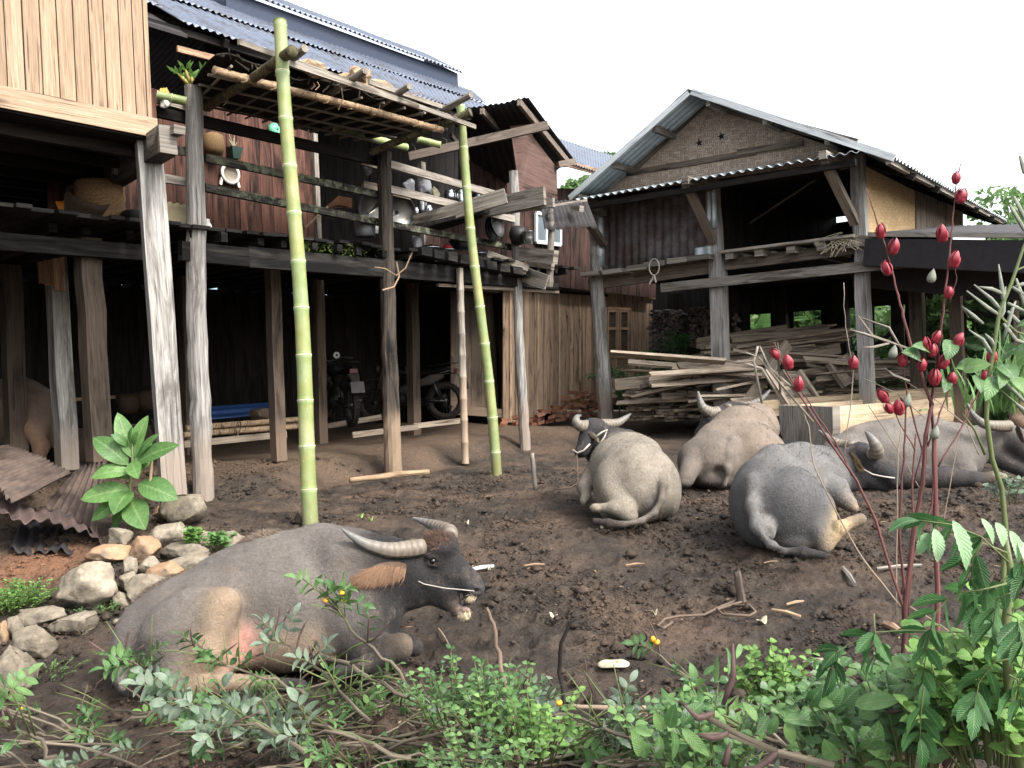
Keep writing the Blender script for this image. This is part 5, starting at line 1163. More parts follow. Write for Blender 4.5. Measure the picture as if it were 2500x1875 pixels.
# ================================================================ loose things in the yard
def blob(px, py, wpx, hpx, name, label, cat, mat, depth=None, group=None, seed=1, blocky=0.3, lift=0, dshape=.8):
    base = G(px, py + hpx / 2) if depth is None else at(px, py + hpx / 2, depth)
    d = (base - CAM).dot(Fv) + .03 + wpx * .0 ; sx = wpx / FPX * d / 2; sz = hpx / FPX * d / 2; sy = max(sx, sz) * dshape
    c = at(px, py, d + sy * .3); r = random.Random(seed)
    import bmesh
    bm = bmesh.new(); bmesh.ops.create_icosphere(bm, subdivisions=4, radius=1)
    planes = []
    for k in range(24):
        n = Vector((r.gauss(0, 1), r.gauss(0, 1), r.gauss(0, 1))).normalized(); planes.append((n, r.uniform(.60, .9)))
    rot = Matrix.Rotation(r.uniform(-.3, .3), 3, 'Y') @ Matrix.Rotation(r.uniform(0, 6), 3, 'Z')
    from mathutils import noise as mn
    for v in bm.verts:
        p = v.co.copy()
        if blocky > .5: p = Vector([math.copysign(abs(q) ** .38, q) for q in p]) * .9
        for n, o in planes:
            t = p.dot(n) - o
            if t > 0: p -= n * t * .97
        p += v.co * (mn.fractal(v.co * 1.7 + Vector((seed, 0, 0)), 1, 2, 5) * .07 + mn.fractal(v.co * 5 + Vector((seed, 3, 0)), 1, 2, 4) * .05)
        if blocky <= .5: p = rot @ p
        v.co = Vector((p.x * sx * 1.12, p.y * sy * 1.1, p.z * sz * 1.12))
    me = bpy.data.meshes.new(name); bm.to_mesh(me); bm.free(); me.materials.append(mat)
    for p in me.polygons: p.use_smooth = True
    o = bpy.data.objects.new(name, me); COL.objects.link(o); o.location = c; tag(o, label, cat, group); return o
SG = 'rough stones heaped at the foot of the house'
stones = [
 (451, 1241, 125, 88, 'stonegr', 'square grey concrete block with a crack, at the foot of the rough post', .8),
 (397, 1252, 52, 40, 'stoneor', 'small orange stone leaning on the concrete block', .2),
 (418, 1303, 100, 66, 'stone', 'angular pale stone just below the small orange one', .3),
 (295, 1311, 70, 54, 'stone', 'pale wedge stone directly under the leafy green plant', .3),
 (354, 1338, 72, 74, 'stoneor', 'upright rounded brown stone in the middle of the heap', .3),
 (262, 1353, 112, 54, 'stoneor', 'flat oval brown stone above the biggest rock', .3),
 (456, 1343, 128, 50, 'stone', 'long flat stone with a white top below the small weeds', .4),
 (460, 1375, 115, 52, 'stonegr', 'dark grey stone behind the back of the nearest buffalo', .4),
 (565, 1325, 74, 58, 'stone', 'rightmost stone of the heap, beside the green bamboo pole', .3),
 (219, 1434, 172, 122, 'stone', 'biggest pale rock of the heap', .3),
 (367, 1382, 58, 44, 'stone', 'small cream stone above the orange slab', .3),
 (405, 1396, 98, 56, 'stoneor', 'orange slab touching the rump of the nearest buffalo', .3),
 (362, 1440, 118, 90, 'stone', 'large squarish stone right of the biggest rock', .5),
 (319, 1385, 42, 52, 'stone', 'small upright pale stone between two larger ones', .3),
 (312, 1420, 46, 56, 'stone', 'narrow stone wedged right of the biggest rock', .3),
 (342, 1490, 74, 34, 'stone', 'low flat stone under the large squarish one', .4),
 (295, 1468, 42, 44, 'stonegr', 'small dark grey stone right of the biggest rock', .3),
 (101, 1502, 120, 54, 'stone', 'long low stone right of the green weed clump', .4),
 (183, 1522, 118, 56, 'stone', 'brick shaped stone left of the nearest rump', .6),
 (36, 1530, 44, 64, 'stone', 'small brown stone next to the left edge', .3),
 (8, 1547, 30, 60, 'stoneor', 'stone cut by the left edge, above the corner boulder', .3),
 (84, 1572, 114, 82, 'stone', 'white topped stone left of the nearest buffalo, fourth from the left edge', .4),
 (28, 1640, 100, 150, 'stone', 'large square boulder in the lower left corner', .6),
 (297, 1519, 54, 26, 'stone', 'flat white stone lying alone on the soil', .3),
 (582, 1356, 46, 24, 'stone', 'thin cream stone behind the back of the nearest buffalo', .3),
 (500, 1318, 46, 40, 'stonegr', 'small grey stone tucked behind the creeping weeds', .3)]
for i, (x, y, w_, h_, m_, lb, bl) in enumerate(stones):
    blob(x, y, w_, h_, 'stone', lb, 'stone', M[m_], group=SG, seed=i + 3, blocky=bl)
# ---------------------------------------------------------------- copies helper
def place(src, loc, rot, sc=(1, 1, 1)):
    c = src.copy(); COL.objects.link(c); c.matrix_world = Matrix.Translation(loc) @ rot.to_4x4() @ Matrix.Diagonal((*sc, 1)); return c
def axes(x, up=Vector((0, 0, 1))):
    x = x.normalized(); y = up.cross(x); y = y.normalized() if y.length > .01 else x.orthogonal().normalized(); z = x.cross(y); return Matrix((x, y, z)).transposed()
class Protos:
    def __init__(s, objs): s.o = objs; s.used = set()
    def put(s, loc, rot, label, cat, group, sc=(1, 1, 1)):
        k = random.randrange(len(s.o)); 
        if k not in s.used: s.used.add(k); o = s.o[k]; o.matrix_world = Matrix.Translation(loc) @ rot.to_4x4() @ Matrix.Diagonal((*sc, 1))
        else: o = place(s.o[k], loc, rot, sc)
        return tag(o, label, cat, group)
    def end(s):
        for k, o in enumerate(s.o):
            if k not in s.used: bpy.data.objects.remove(o)
def plank_protos(n, L, w_, t_, mat, name='plank'):
    r = []
    for i in range(n):
        mb = MB(); a = random.uniform(.75, 1.15); mb.board(Vector((0, 0, 0)), Vector((L * random.uniform(.8, 1.1), 0, 0)), w_ * a, t_ * random.uniform(.7, 1.3), up=(0, 1, 0), jit=.18, taper=random.uniform(.8, 1.0)); r.append(mb.build(name, mat, loc=(0, 0, 0)))
    return Protos(r)
PG = 'sawn planks heaped under the barn'
PP = plank_protos(12, 2.4, .2, .042, M['lumber'])
def surf(px, py, d): return at(px, py, d)
# lower left stack: rows of board ends facing the yard
for row in range(15):
    y = 1024 - row * 7.4; xl = 1536 + max(0, row - 11) * 10; xr = 1752
    if row > 9: xl += (row - 9) * 16
    x = xl + random.uniform(-6, 6)
    while x < xr:
        p = surf(x, y + random.uniform(-2, 2), 14.9 + random.uniform(-.25, .25)); dr = Vector((.55 + random.gauss(0, .12), .83, random.gauss(0, .015)))
        PP.put(p, axes(dr) @ Matrix.Rotation(random.gauss(0, .1), 3, 'X'), 'sawn plank in the neat low stack left of the middle barn post', 'plank', PG, (1, random.uniform(.7, 1.2), 1)); x += random.uniform(17, 30)
# upper heap, ends pointing left
for k in range(60):
    row = k // 6; x = 1640 + (row * 9) + random.uniform(0, 90); y = 905 - row * 8.5 + random.uniform(-3, 3)
    p = surf(x, y, 15.2 + random.uniform(-.2, .3)); dr = Vector((1, random.uniform(.2, .6), random.uniform(0, .12)))
    PP.put(p, axes(dr) @ Matrix.Rotation(random.gauss(0, .3), 3, 'X'), 'loose plank in the tilted upper heap behind the middle barn post', 'plank', PG, (1.15, 1, 1))
for k in range(62):
    p = surf(random.uniform(1760, 2050), random.uniform(872, 990), random.uniform(13.6, 15)); dr = Vector((random.choice([-1, 1]), random.uniform(-.3, .5), random.gauss(.0, .09)))
    PP.put(p, axes(dr) @ Matrix.Rotation(random.gauss(0, .4), 3, 'X'), 'plank tossed in the messy heap right of the middle barn post', 'plank', PG, (.75, .8, 1))
for (x0, y0, x1, y1, d_, lb) in ((1812, 1000, 1925, 840, 13.6, 'long pale plank leaning up across the messy heap'), (1500, 940, 1660, 922, 14.8, 'single long plank resting on the left end of the low stack'), (1860, 890, 2050, 850, 14.8, 'long flat plank pointing right near the green gap'), (1780, 905, 2000, 812, 15.6, 'dark plank sloping up behind the messy heap'), (1700, 838, 1920, 805, 15.4, 'topmost wide plank of the upper heap'), (1795, 905, 1900, 860, 14.0, 'short pale plank across the heap')):
    a_, b_ = at(x0, y0, d_), at(x1, y1, d_ + .5); mb = MB(); mb.board(a_, b_, .2, .05, jit=.08); tag(mb.build('plank', M['lumber']), lb, 'plank', PG)
PP.end()
# slatted pallets
def pallet(P, X, Y, label):
    t = thing('pallet', label, 'pallet', P)
    for k in range(3): mb = MB(); mb.board(P + Y * (k / 2), P + Y * (k / 2) + X, .07, .08, up=Y.normalized()); mb.build('bearer', M['lumber'], t)
    mb = MB()
    for k in range(7): q = P + X * ((k + .3) / 7) - X.cross(Y).normalized() * .04; mb.board(q, q + Y, .08, .02, up=X.normalized(), jit=.1)
    mb.build('slats', M['lumber'], t)
pp = at(1868, 905, 13.0); pallet(pp, at(1925, 992, 12.8) - pp, at(1950, 905, 13.4) - pp, 'wooden slatted pallet leaning on the messy plank heap')
pp = at(2022, 888, 13.8); pallet(pp, at(2062, 945, 13.7) - pp, at(2075, 862, 14.2) - pp, 'smaller slatted pallet left of the right barn post')
# firewood
FG = 'split firewood stacked in the dark back of the barn'; fp = []
for i in range(6):
    mb = MB(); n = 5 + i % 3; mb.tube([Vector((0, 0, 0)), Vector((.25, 0, 0)), Vector((.5, 0, 0))], [.05, .054, .048], n, wob=.25); fp.append(mb.build('firewood_log', M['fire'], loc=(0, 0, 0)))
FP = Protos(fp)
for (xa, xb, y0, rows) in ((1588, 1660, 850, 12), (1684, 1746, 842, 12), (1790, 1800, 840, 10)):
    for r in range(rows):
        x = xa + (r % 2) * 5
        while x < xb:
            p = surf(x + random.uniform(-3, 3), y0 - r * 8.2 + random.uniform(-2, 2), 18.6 + random.uniform(-.1, .1)); FP.put(p, axes(Vector((.45 + random.gauss(0, .1), 1, random.gauss(0, .05)))), 'split log in the dark firewood stack behind the planks', 'log', FG, (1, random.uniform(.7, 1.15), random.uniform(.6, 1.1))); x += random.uniform(8.5, 12)
FP.end()
# bricks
bp_ = []
for i in range(5):
    mb = MB(); mb.board(Vector((-.1, 0, 0)), Vector((.1 + random.uniform(-.03, .02), 0, 0)), .1, .06, up=(0, 1, 0), jit=.12); bp_.append(mb.build('brick', M['brick'], loc=(0, 0, 0)))
BP = Protos(bp_)
for x in range(1236, 1470, 21):
    t = (x - 1236) / 230; top = 1000 - 52 * math.exp(-((x - 1420) / 50) ** 2) + (18 if x < 1300 else 0); bot = 1046 - 38 * t; y = bot
    while y > top:
        p = h(x + random.uniform(-7, 7), y, 1.75 + random.uniform(-.14, .1)); BP.put(p, Matrix.Rotation(random.gauss(.9, .35), 3, 'Z') @ Matrix.Rotation(random.gauss(0, .18), 3, 'Y') @ Matrix.Rotation(random.gauss(0, .15), 3, 'X'), 'broken red brick in the loose heap against the tan plank wall', 'brick', 'broken bricks along the plank wall'); y -= random.uniform(8.5, 12)
BP.end()
# earth bank under the brick heap
# hollow log trough
tr = thing('log_trough', 'long hollowed log trough with grey cut end and yellowish side', 'trough', at(1970, 1090, 11.9))
T0 = at(1972, 1040, 11.3); T1 = at(2335, 1003, 13.4); ax = (T1 - T0).normalized(); sd_ = ax.cross(Vector((0, 0, 1))).normalized()
prof = [(math.cos(a_) * .42, math.sin(a_) * .40) for a_ in np.linspace(math.pi * .02 + math.pi, 2 * math.pi - .06, 14)]
prof = [(-.42, .27)] + prof + [(.42, .27)]; inn = [(x * .8, y * .8 + .05) for x, y in prof[::-1]]
mb = MB(); ring = lambda c, sc=1: [tuple(c + sd_ * x * sc + Vector((0, 0, y * sc + random.uniform(-.004, .004)))) for x, y in prof + inn]
n_ = len(prof) * 2; C_ = [T0.lerp(T1, t) for t in np.linspace(0, 1, 9)]
mb.add(sum([ring(c) for c in C_], []), [(i * n_ + k, i * n_ + (k + 1) % n_, (i + 1) * n_ + (k + 1) % n_, (i + 1) * n_ + k) for i in range(8) for k in range(n_)], [(i * .3, k * .1, .5) for i in range(9) for k in range(n_)])
M['yellow'] = wood('yellowish_log_side', rgb(170, 140, 100), rgb(214, 186, 144), dark=rgb(110, 92, 70), darkamt=.2, var=.1)
mb.build('log_side', M['yellow'], tr, smooth=True)
mb = MB(); pts = [T0 - ax * .05 + sd_ * x * 1.02 + Vector((0, 0, y * 1.02)) for x, y in prof]; mb.prism(pts, ax, .16); mb.build('cut_end', M['grey'], tr)
mb = MB(); mb.board(at(1835, 1000, 12.9), at(2330, 962, 12.9), .25, .06); mb.build('rim_board', M['yellow'], tr)
# rusted sheets lying left
RG = 'rusted roofing sheets on the ground'
def sheet(label, c, mat, sag=.02, pitch=.09):
    mb = MB(); corrugated(mb, *[at(*q) for q in c], pitch, .017, 10, .4, sag=sag, edge=.06); tag(mb.build('roofing_sheet', mat, smooth=True, solid=.004), label, 'metal sheet', RG)
sheet('brown rusted corrugated sheet on top, touching the left edge', [(-120, 1110, 7.4), (30, 1222, 6.3), (20, 1085, 8.2), (175, 1152, 7.0)], M['rust'])
sheet('grey brown corrugated sheet leaning up beside the leafy green plant', [(105, 1240, 6.8), (235, 1300, 6.5), (185, 1148, 7.8), (262, 1120, 7.6)], M['rust'], .02)
sheet('thin maroon rusty sheet with a torn lower edge', [(-20, 1240, 6.2), (262, 1322, 6.3), (-30, 1205, 6.7), (255, 1290, 6.8)], metal('maroon_rust', rgb(74, 58, 54), rgb(104, 84, 78), rgb(56, 46, 44), .6, .85, .05), .05)
sheet('dark sheet underneath the maroon one', [(25, 1345, 6.3), (175, 1352, 6.2), (60, 1262, 7.0), (200, 1300, 6.9)], M['tinblack'], .03)
# bamboo bundle, planks, blue sheets in the stable
bbn = thing('bamboo_bundle', 'bundle of dry bamboo canes tied with wire on the stable floor', 'bamboo canes', at(560, 1070, 10.9), None)
for (x0, y0, x1, y1, d_) in ((452, 1046, 745, 1022, 10.8), (446, 1062, 740, 1040, 10.6), (470, 1052, 760, 1030, 11.0)): bamboo_pole('cane', at(x0, y0, d_), at(x1, y1, d_ + 1.2), .042, .038, 8, M['drybam'], bbn, 10)
mb = MB(); p = at(580, 1048, 10.95); mb.tube([p + Vector((.03 * math.sin(k), math.cos(k) * .11, math.sin(k) * .1)) for k in np.linspace(0, 6.3, 12)], .008, 5); mb.build('wire_tie', M['ropedark'], bbn)
SPG = 'scrap boards on the stable floor'
for (x0, y0, x1, y1, d_, lb) in ((450, 1085, 700, 1060, 10.4, 'grey board in front of the bamboo bundle'), (860, 1062, 1020, 1042, 12.2, 'board on the ground under the rear wheel of the left motorcycle'), (1010, 1040, 1130, 1026, 13.2, 'thin board under the rear wheel of the right motorcycle'), (800, 1040, 930, 1018, 12.9, 'pale board lying behind the left motorcycle wheel')):
    mb = MB(); mb.board(at(x0, y0, d_), at(x1, y1, d_ + .5), .08, .05, jit=.1); tag(mb.build('board', M['lumber']), lb, 'board', SPG)
mb = MB(); corrugated(mb, at(395, 1036, 11.8), at(400, 1000, 12.0) , at(655, 1012, 12.8), at(660, 982, 13.2), .12, .02, 6); tag(mb.build('blue_sheet', M['bluetin'], smooth=True, solid=.004), 'bright blue corrugated sheet lying behind the bamboo bundle', 'metal sheet')
# small wood bits near posts and sticks in the mud
def stick(name, label, cat, pts, rs, mat, group=None, n=8):
    P = [at(*q) if len(q) == 3 else G(*q) for q in pts]; Q = []
    for i in range(len(P) - 1):
        for t in (0, .33, .66): Q.append(P[i].lerp(P[i + 1], t) + Vector((random.gauss(0, .002),) * 3))
    Q.append(P[-1]); R_ = list(np.interp(np.linspace(0, 1, len(Q)), np.linspace(0, 1, len(rs)), rs)); mb = MB(); mb.tube(Q, R_, n, wob=.1); return tag(mb.build(name, M[mat], smooth=True), label, cat, group)
g_ = lambda x, y, up=0: tuple([x, y - 0, (G(x, y) - CAM).dot(Fv)])
stick('bamboo_piece', 'split dry bamboo cane lying at the foot of the dark post', 'bamboo', [(855, 1172, 8.9), (960, 1160, 9.2), (1046, 1152, 9.5)], [.03, .035, .03], 'drybam')
stick('stake', 'grey stake with frayed knot beside the slim grey post', 'stake', [(1308, 1198, 8.2), (1303, 1150, 8.2), (1299, 1106, 8.2)], [.022, .024, .02], 'grey')
pg = G(1812, 1478); dp = (pg - CAM).dot(Fv)
stick('wooden_peg', 'short wooden peg standing in the soil with a rope round its foot', 'peg', [(1812, 1482, dp), (1806, 1440, dp), (1800, 1396, dp)], [.03, .028, .026], 'beam', n=4)
mb = MB(); pts = []
for i, (x, y) in enumerate(((1642, 1530), (1620, 1545), (1605, 1540), (1625, 1522), (1660, 1515), (1720, 1512), (1760, 1492), (1800, 1478), (1820, 1476), (1780, 1490), (1752, 1500), (1765, 1513), (1830, 1515), (1845, 1505), (1830, 1490), (1790, 1488))): pts.append(G(x, y, .025))
mb.tube(pts, .008, 6); tag(mb.build('rope', M['ropedark'], smooth=True), 'old brown rope looped round the wooden peg', 'rope')
DG = 'dry sticks on the bare soil'
for (x0, y0, x1, y1, r, lb, mt) in ((280 + 1000, 1385, 1330, 1383, .008, 'pale straw left of the wooden peg, below the pale buffalo', 'drybam'), (1528, 1385, 1575, 1382, .009, 'yellow bamboo splinter below the pale buffalo', 'drybam'), (1865, 1381, 1900, 1377, .006, 'pale straw below the tail of the dark grey buffalo', 'drybam'), (1885, 1496, 1955, 1512, .012, 'yellow splinter right of the wooden peg', 'drybam'), (1920, 1482, 1962, 1475, .009, 'short straw right of the peg, above the yellow splinter', 'drybam'), (2058, 1392, 2088, 1433, .02, 'chewed grey stick left of the red stemmed shrub', 'grey'), (2140, 1395, 2250, 1386, .015, 'curved pale branch at the foot of the red stemmed shrub', 'grey'), (1150, 1396, 1206, 1387, .014, 'white peeled stick just behind the nose of the nearest buffalo', 'whitewood'), (1070, 1542, 1095, 1578, .006, 'greenish straw in front of the nearest buffalo', 'greybam'), (2160, 1530, 2200, 1552, .025, 'tan bark piece near the shrub foot', 'tanplain'), (1960, 1630, 2010, 1620, .02, 'brown wood chip in the litter below the peg', 'beam'), (1530, 1770, 1580, 1755, .012, 'orange splinter in the bottom litter', 'tanplain')):
    p, q = G(x0, y0, .012), G(x1, y1, .014); mb = MB(); mb.tube([p, p.lerp(q, .5) + Vector((0, 0, .006)), q], [r * .8, r, r * .6], 6, wob=.15); tag(mb.build('stick', M[mt]), lb, 'stick', DG)
# white husk and pale peel
mb = MB(); c0 = G(1498, 1632, .02); 
mb.grid(lambda u, v: c0 + Vector((math.cos(u * 6.2832) * (.085 - .075 * v), math.sin(u * 6.2832) * (.055 - .048 * v) + .01 * v, .012 * math.sin(v * 3.14) + .004 * math.sin(u * 19))), 22, 5)
M['husk'] = plain('pale_husk', rgb(196, 186, 160, .62), .8, 0, .3, 30, .2, .004)
tag(mb.build('husk', M['husk'], smooth=True, solid=.004), 'large pale oval husk at the edge of the fallen twigs', 'husk')
for i, (x, y, s_) in enumerate(((1352, 1512, .035), (1598, 1505, .025), (1195, 1395, .02), (880, 1265, .04), (905, 1272, .03), (1470, 1292, .02), (1140, 1282, .03), (1860, 1524, .05))):
    c1 = G(x, y, .012); mb = MB(); a1 = random.uniform(0, 3)
    mb.grid(lambda u, v: c1 + Vector((math.cos(a1) * (u - .5) * 2 * s_ - math.sin(a1) * (v - .5) * s_ * (1 - (2 * u - 1) ** 2), math.sin(a1) * (u - .5) * 2 * s_ + math.cos(a1) * (v - .5) * s_ * (1 - (2 * u - 1) ** 2), .02 * (u - .5) ** 2 * 4 + .01 * math.sin(u * 9))), 8, 3)
    tag(mb.build('leaf_scrap', M['husk'] if i not in (3, 4) else plain('green_scrap%d' % i, rgb(150, 176, 90), .7), smooth=True, solid=.002), ('bright green leaf scrap behind the horns of the nearest buffalo' if i in (3, 4) else 'dry pale leaf scrap on the trodden soil'), 'leaf scrap', 'green scraps behind the horns' if i in (3, 4) else 'dry leaf scraps on the soil')
# crumbs of soil and litter: nobody could count them
def crumbs(name, label, n, mat, size, seed, region, flat=.7, long=1.0):
    r = np.random.default_rng(seed); X = r.uniform(region[0], region[1], n); Y = region[2] + (region[3] - region[2]) * r.random(n) ** 1.5
    cl = vnoise(X * 1.7, Y * 1.7, 31) + vnoise(X * 5, Y * 5, 32) * .6; keep = (cl + r.normal(0, .18, n) > -.05) & (np.abs(X) < Y * .72 + .4); X = X[keep]; Y = Y[keep]; n = len(X); Z = gz(X, Y)
    S = size * r.lognormal(0, .5, n); base = np.array([(1, 0, 0), (-1, 0, 0), (0, 1, 0), (0, -1, 0), (0, 0, 1), (0, 0, -1)], float)
    V = base[None] * (1 + r.uniform(-.35, .35, (n, 6, 1))); V[:, :, 2] *= flat; V[:, :, 0] *= long
    a_ = r.uniform(0, 6.28, n); ca_, sa = np.cos(a_), np.sin(a_); x = V[:, :, 0] * ca_[:, None] - V[:, :, 1] * sa[:, None]; y = V[:, :, 0] * sa[:, None] + V[:, :, 1] * ca_[:, None]
    V = np.stack([x, y, V[:, :, 2]], -1) * S[:, None, None] + np.stack([X, Y, Z + S * .25 + .004], -1)[:, None]
    f = np.array([(0, 2, 4), (2, 1, 4), (1, 3, 4), (3, 0, 4), (2, 0, 5), (1, 2, 5), (3, 1, 5), (0, 3, 5)]); F = (np.arange(n)[:, None, None] * 6 + f[None]).reshape(-1, 3)
    tag(mesh_fast(name, V.reshape(-1, 3), F, mat, smooth=False), label, kind='stuff')
crumbs('soil_crumbs', 'dark crumbs and clods of churned soil', 120000, M['soil'], .007, 5, (-6, 8, 3.0, 10.5))
crumbs('soil_clods', 'larger clods of churned mud', 5000, M['soil'], .02, 6, (-4.5, 6, 3.4, 10.5))
crumbs('straw_litter', 'pale bits of straw and husk on the soil', 1300, M['drybam'], .0036, 8, (-4, 6, 3.2, 10), .4, 4.0)
crumbs('pale_litter', 'tiny pale chips on the soil', 140, M['husk'], .0045, 9, (-2.5, 6, 4.0, 10), .5)
# ================================================================ household things, motorcycles
def lathe(mb, c, prof, ax=Vector((0, 0, 1)), n=20, rnd=.5):
    ax = Vector(ax).normalized(); x = ax.orthogonal().normalized(); y = ax.cross(x); c = Vector(c); m = len(prof)
    mb.grid(lambda u, v: c + ax * np.interp(v * (m - 1), range(m), [p[1] for p in prof]) + (x * math.cos(u * 2 * math.pi) + y * math.sin(u * 2 * math.pi)) * float(np.interp(v * (m - 1), range(m), [p[0] for p in prof])), n, (m - 1) * 2, rnd, uv=lambda u, v: (v * .3, u * .8, rnd))
def wicker(name, c1, c2):
    s = NT(name); A = s.attr('uvw').outputs['Vector']; b = s.n('TexBrick'); b.offset = .5; b.inputs['Scale'].default_value = 55; b.inputs['Color1'].default_value = c1; b.inputs['Color2'].default_value = c2; b.inputs['Mortar'].default_value = tuple(c * .2 for c in c1[:3]) + (1,); b.inputs['Mortar Size'].default_value = .06
    m = s.n('Mapping'); m.inputs['Rotation'].default_value = (0, 0, math.pi / 2); s.l(A, m.inputs[0]); s.l(m.outputs[0], b.inputs['Vector']); return s.fin(b.outputs['Color'], .8, s.bump(b.outputs['Color'], .004, .8), spec=.2)
M['wicker'] = wicker('wicker', rgb(150, 118, 82), rgb(186, 152, 110)); M['wickerdark'] = wicker('dark_wicker', rgb(76, 60, 48), rgb(104, 84, 66))
M['steel'] = plain('kitchen_steel', rgb(190, 194, 198), .22, .95, .1, 8); M['wokblack'] = plain('sooty_wok', rgb(26, 26, 27), .55, .3, .4, 20, .5, .003); M['wokin'] = plain('worn_wok', rgb(120, 118, 114), .3, .85, .5, 6)
M['orange'] = plain('orange_plastic', rgb(230, 140, 30, 1.0), .5); M['white'] = plain('white_plastic', rgb(224, 222, 214, .9), .5); M['green'] = plain('mint_plastic', rgb(110, 200, 160), .5); M['darkgreen'] = plain('dark_green_pot', rgb(30, 62, 52), .6)
M['bag'] = plain('cloudy_plastic_bag', rgb(120, 122, 126), .65, 0, .4, 9); M['redp'] = plain('red_plastic', rgb(196, 60, 64), .4); M['cloth'] = plain('cream_cloth', rgb(172, 160, 128), .9, 0, .3, 6)
def item(name, label, cat, mat, c, prof, ax=(0, 0, 1), n=20, group=None, solid=0):
    mb = MB(); lathe(mb, c, prof, ax, n); return tag(mb.build(name, M[mat], smooth=True, solid=solid), label, cat, group)
fz = FZ + .02
def onfloor(px, b): p = h(px, 540, b); p.z = fz; return p
c = onfloor(245, .55); s_ = .98
item('basket', 'tall tapering wicker basket on the balcony behind the square post', 'basket', 'wicker', c, [(.01, .0), (.15, 0), (.2, .12), (.235, .28), (.22, .40), (.2, .44)], solid=.012)
c = onfloor(208, .5)
item('basket', 'darker open wicker basket tipped beside the tall one', 'basket', 'wickerdark', c + Vector((0, 0, .16)), [(.02, -.16), (.14, -.14), (.18, 0), (.2, .14)], ax=(.5, -.3, .8), solid=.012)
mb = MB(); p = at(172, 490, 8.3); mb.grid(lambda u, v: p + Vector(((u - .5) * .3 - .1 * v * (u - .3), .04 * math.sin(u * 9 + v * 3), -.0 - v * .26 + .05 * u)), 14, 8); tag(mb.build('orange_sack', M['orange'], smooth=True, solid=.01), 'bright orange sack hanging under the hut floor beside the baskets', 'sack')
mb = MB(); q = onfloor(425, .25); q2 = onfloor(462, .25)
mb.grid(lambda u, v: onfloor(395 + u * 62, .22) + Vector((0, -.0 + .05 * math.sin(v * 3), v * .26 + .012 * math.sin(u * 22))), 14, 6); tag(mb.build('cloth', M['cloth'], smooth=True, solid=.03), 'folded cream cloth on the balcony edge beside the rough grey post', 'cloth')
item('dark_tray', 'dark shallow tray on the balcony left of the cream cloth', 'tray', 'wokblack', onfloor(352, .3), [(.01, 0), (.16, .0), (.2, .12), (.2, .14)], solid=.01)
item('white_cup', 'small white cup behind the square sun bleached post', 'cup', 'white', onfloor(326, .9) + Vector((0, 0, .12)), [(.01, 0), (.05, 0), (.06, .14)], solid=.006)
# on the red wall
def onwall(px, py, off=-.05): return h(px, py, B1 + off)
wn = -HN
item('round_basket', 'small woven pot hanging high on the red wall beside the post', 'basket', 'wicker', onwall(521, 352, -.1), [(.01, -.13), (.1, -.12), (.13, -.02), (.115, .1), (.06, .13)], solid=.01)
st = thing('strainer', 'white plastic strainer hanging on the red wall', 'strainer', onwall(561, 425))
mb = MB(); c0 = onwall(561, 425, -.05); lathe(mb, c0, [(.125, .0), (.13, .02), (.11, .03), (.1, .012)], wn, 24); mb.build('rim', M['white'], st, smooth=True, solid=.01)
mb = MB(); lathe(mb, c0 + wn * .012, [(.1, 0), (.06, -.03), (.005, -.035)], wn, 24); mb.build('mesh', plain('strainer_mesh', rgb(150, 140, 124), .7), st, smooth=True)
for dx in (-.11, .1): mb = MB(); mb.board(c0 + HU * dx + Vector((0, 0, -.05)), c0 + HU * dx * 1.25 + Vector((0, 0, -.15)), .03, .02); mb.build('lug', M['white'], st)
pt = thing('wall_planter', 'dark green pot with dry white stems fixed on the red wall', 'planter', onwall(573, 375))
mb = MB(); c0 = onwall(573, 388, -.08); mb.hexa([c0 + HU * a_ * s_ + wn * b_ * s_ + Vector((0, 0, z_)) for z_, s_ in ((0, .05), (.14, .075)) for a_, b_ in ((-1, -1), (1, -1), (1, 1), (-1, 1))]); mb.build('pot', M['darkgreen'], pt)
mb = MB()
for k in range(9): mb.tube([c0 + Vector((0, 0, .12)), c0 + HU * random.gauss(-.03, .03) + Vector((0, 0, random.uniform(.2, .33)))], .004, 4)
mb.build('dry_stems', M['husk'], pt)
item('mint_bowl', 'mint green bowl hooked high on the red wall, half behind the bamboo pole', 'bowl', 'green', onwall(673, 318, -.06), [(.01, .04), (.07, .03), (.1, -.02)], wn, solid=.006)
item('jar', 'small pale jar on the balcony boards under the rails', 'jar', 'white', onfloor(505, .3), [(.01, 0), (.045, 0), (.05, .08), (.03, .12), (.03, .15)])
# broom leaning in the doorway
bt = thing('broom', 'grass broom with brown bristles leaning in the dark doorway', 'broom', onfloor(745, 1.0))
mb = MB(); mb.tube([h(745, 556, 1.0), h(800, 505, 1.05)], .014, 6); mb.build('handle', M['drybam'], bt)
mb = MB(); P0 = h(790, 512, 1.05)
for k in range(160):
    t = random.random(); a_ = P0.lerp(h(800, 500, 1.05), t); b_ = h(858 + random.uniform(-8, 2), 492 + random.uniform(-8, 16), 1.1 + random.uniform(-.04, .04)); m_ = a_.lerp(b_, .55) + Vector((0, 0, random.uniform(.02, .1))); mb.tube([a_, m_, b_], [.005, .004, .002], 3, caps=False)
mb.build('bristles', plain('broom_bristle', rgb(120, 82, 56), .9), bt)
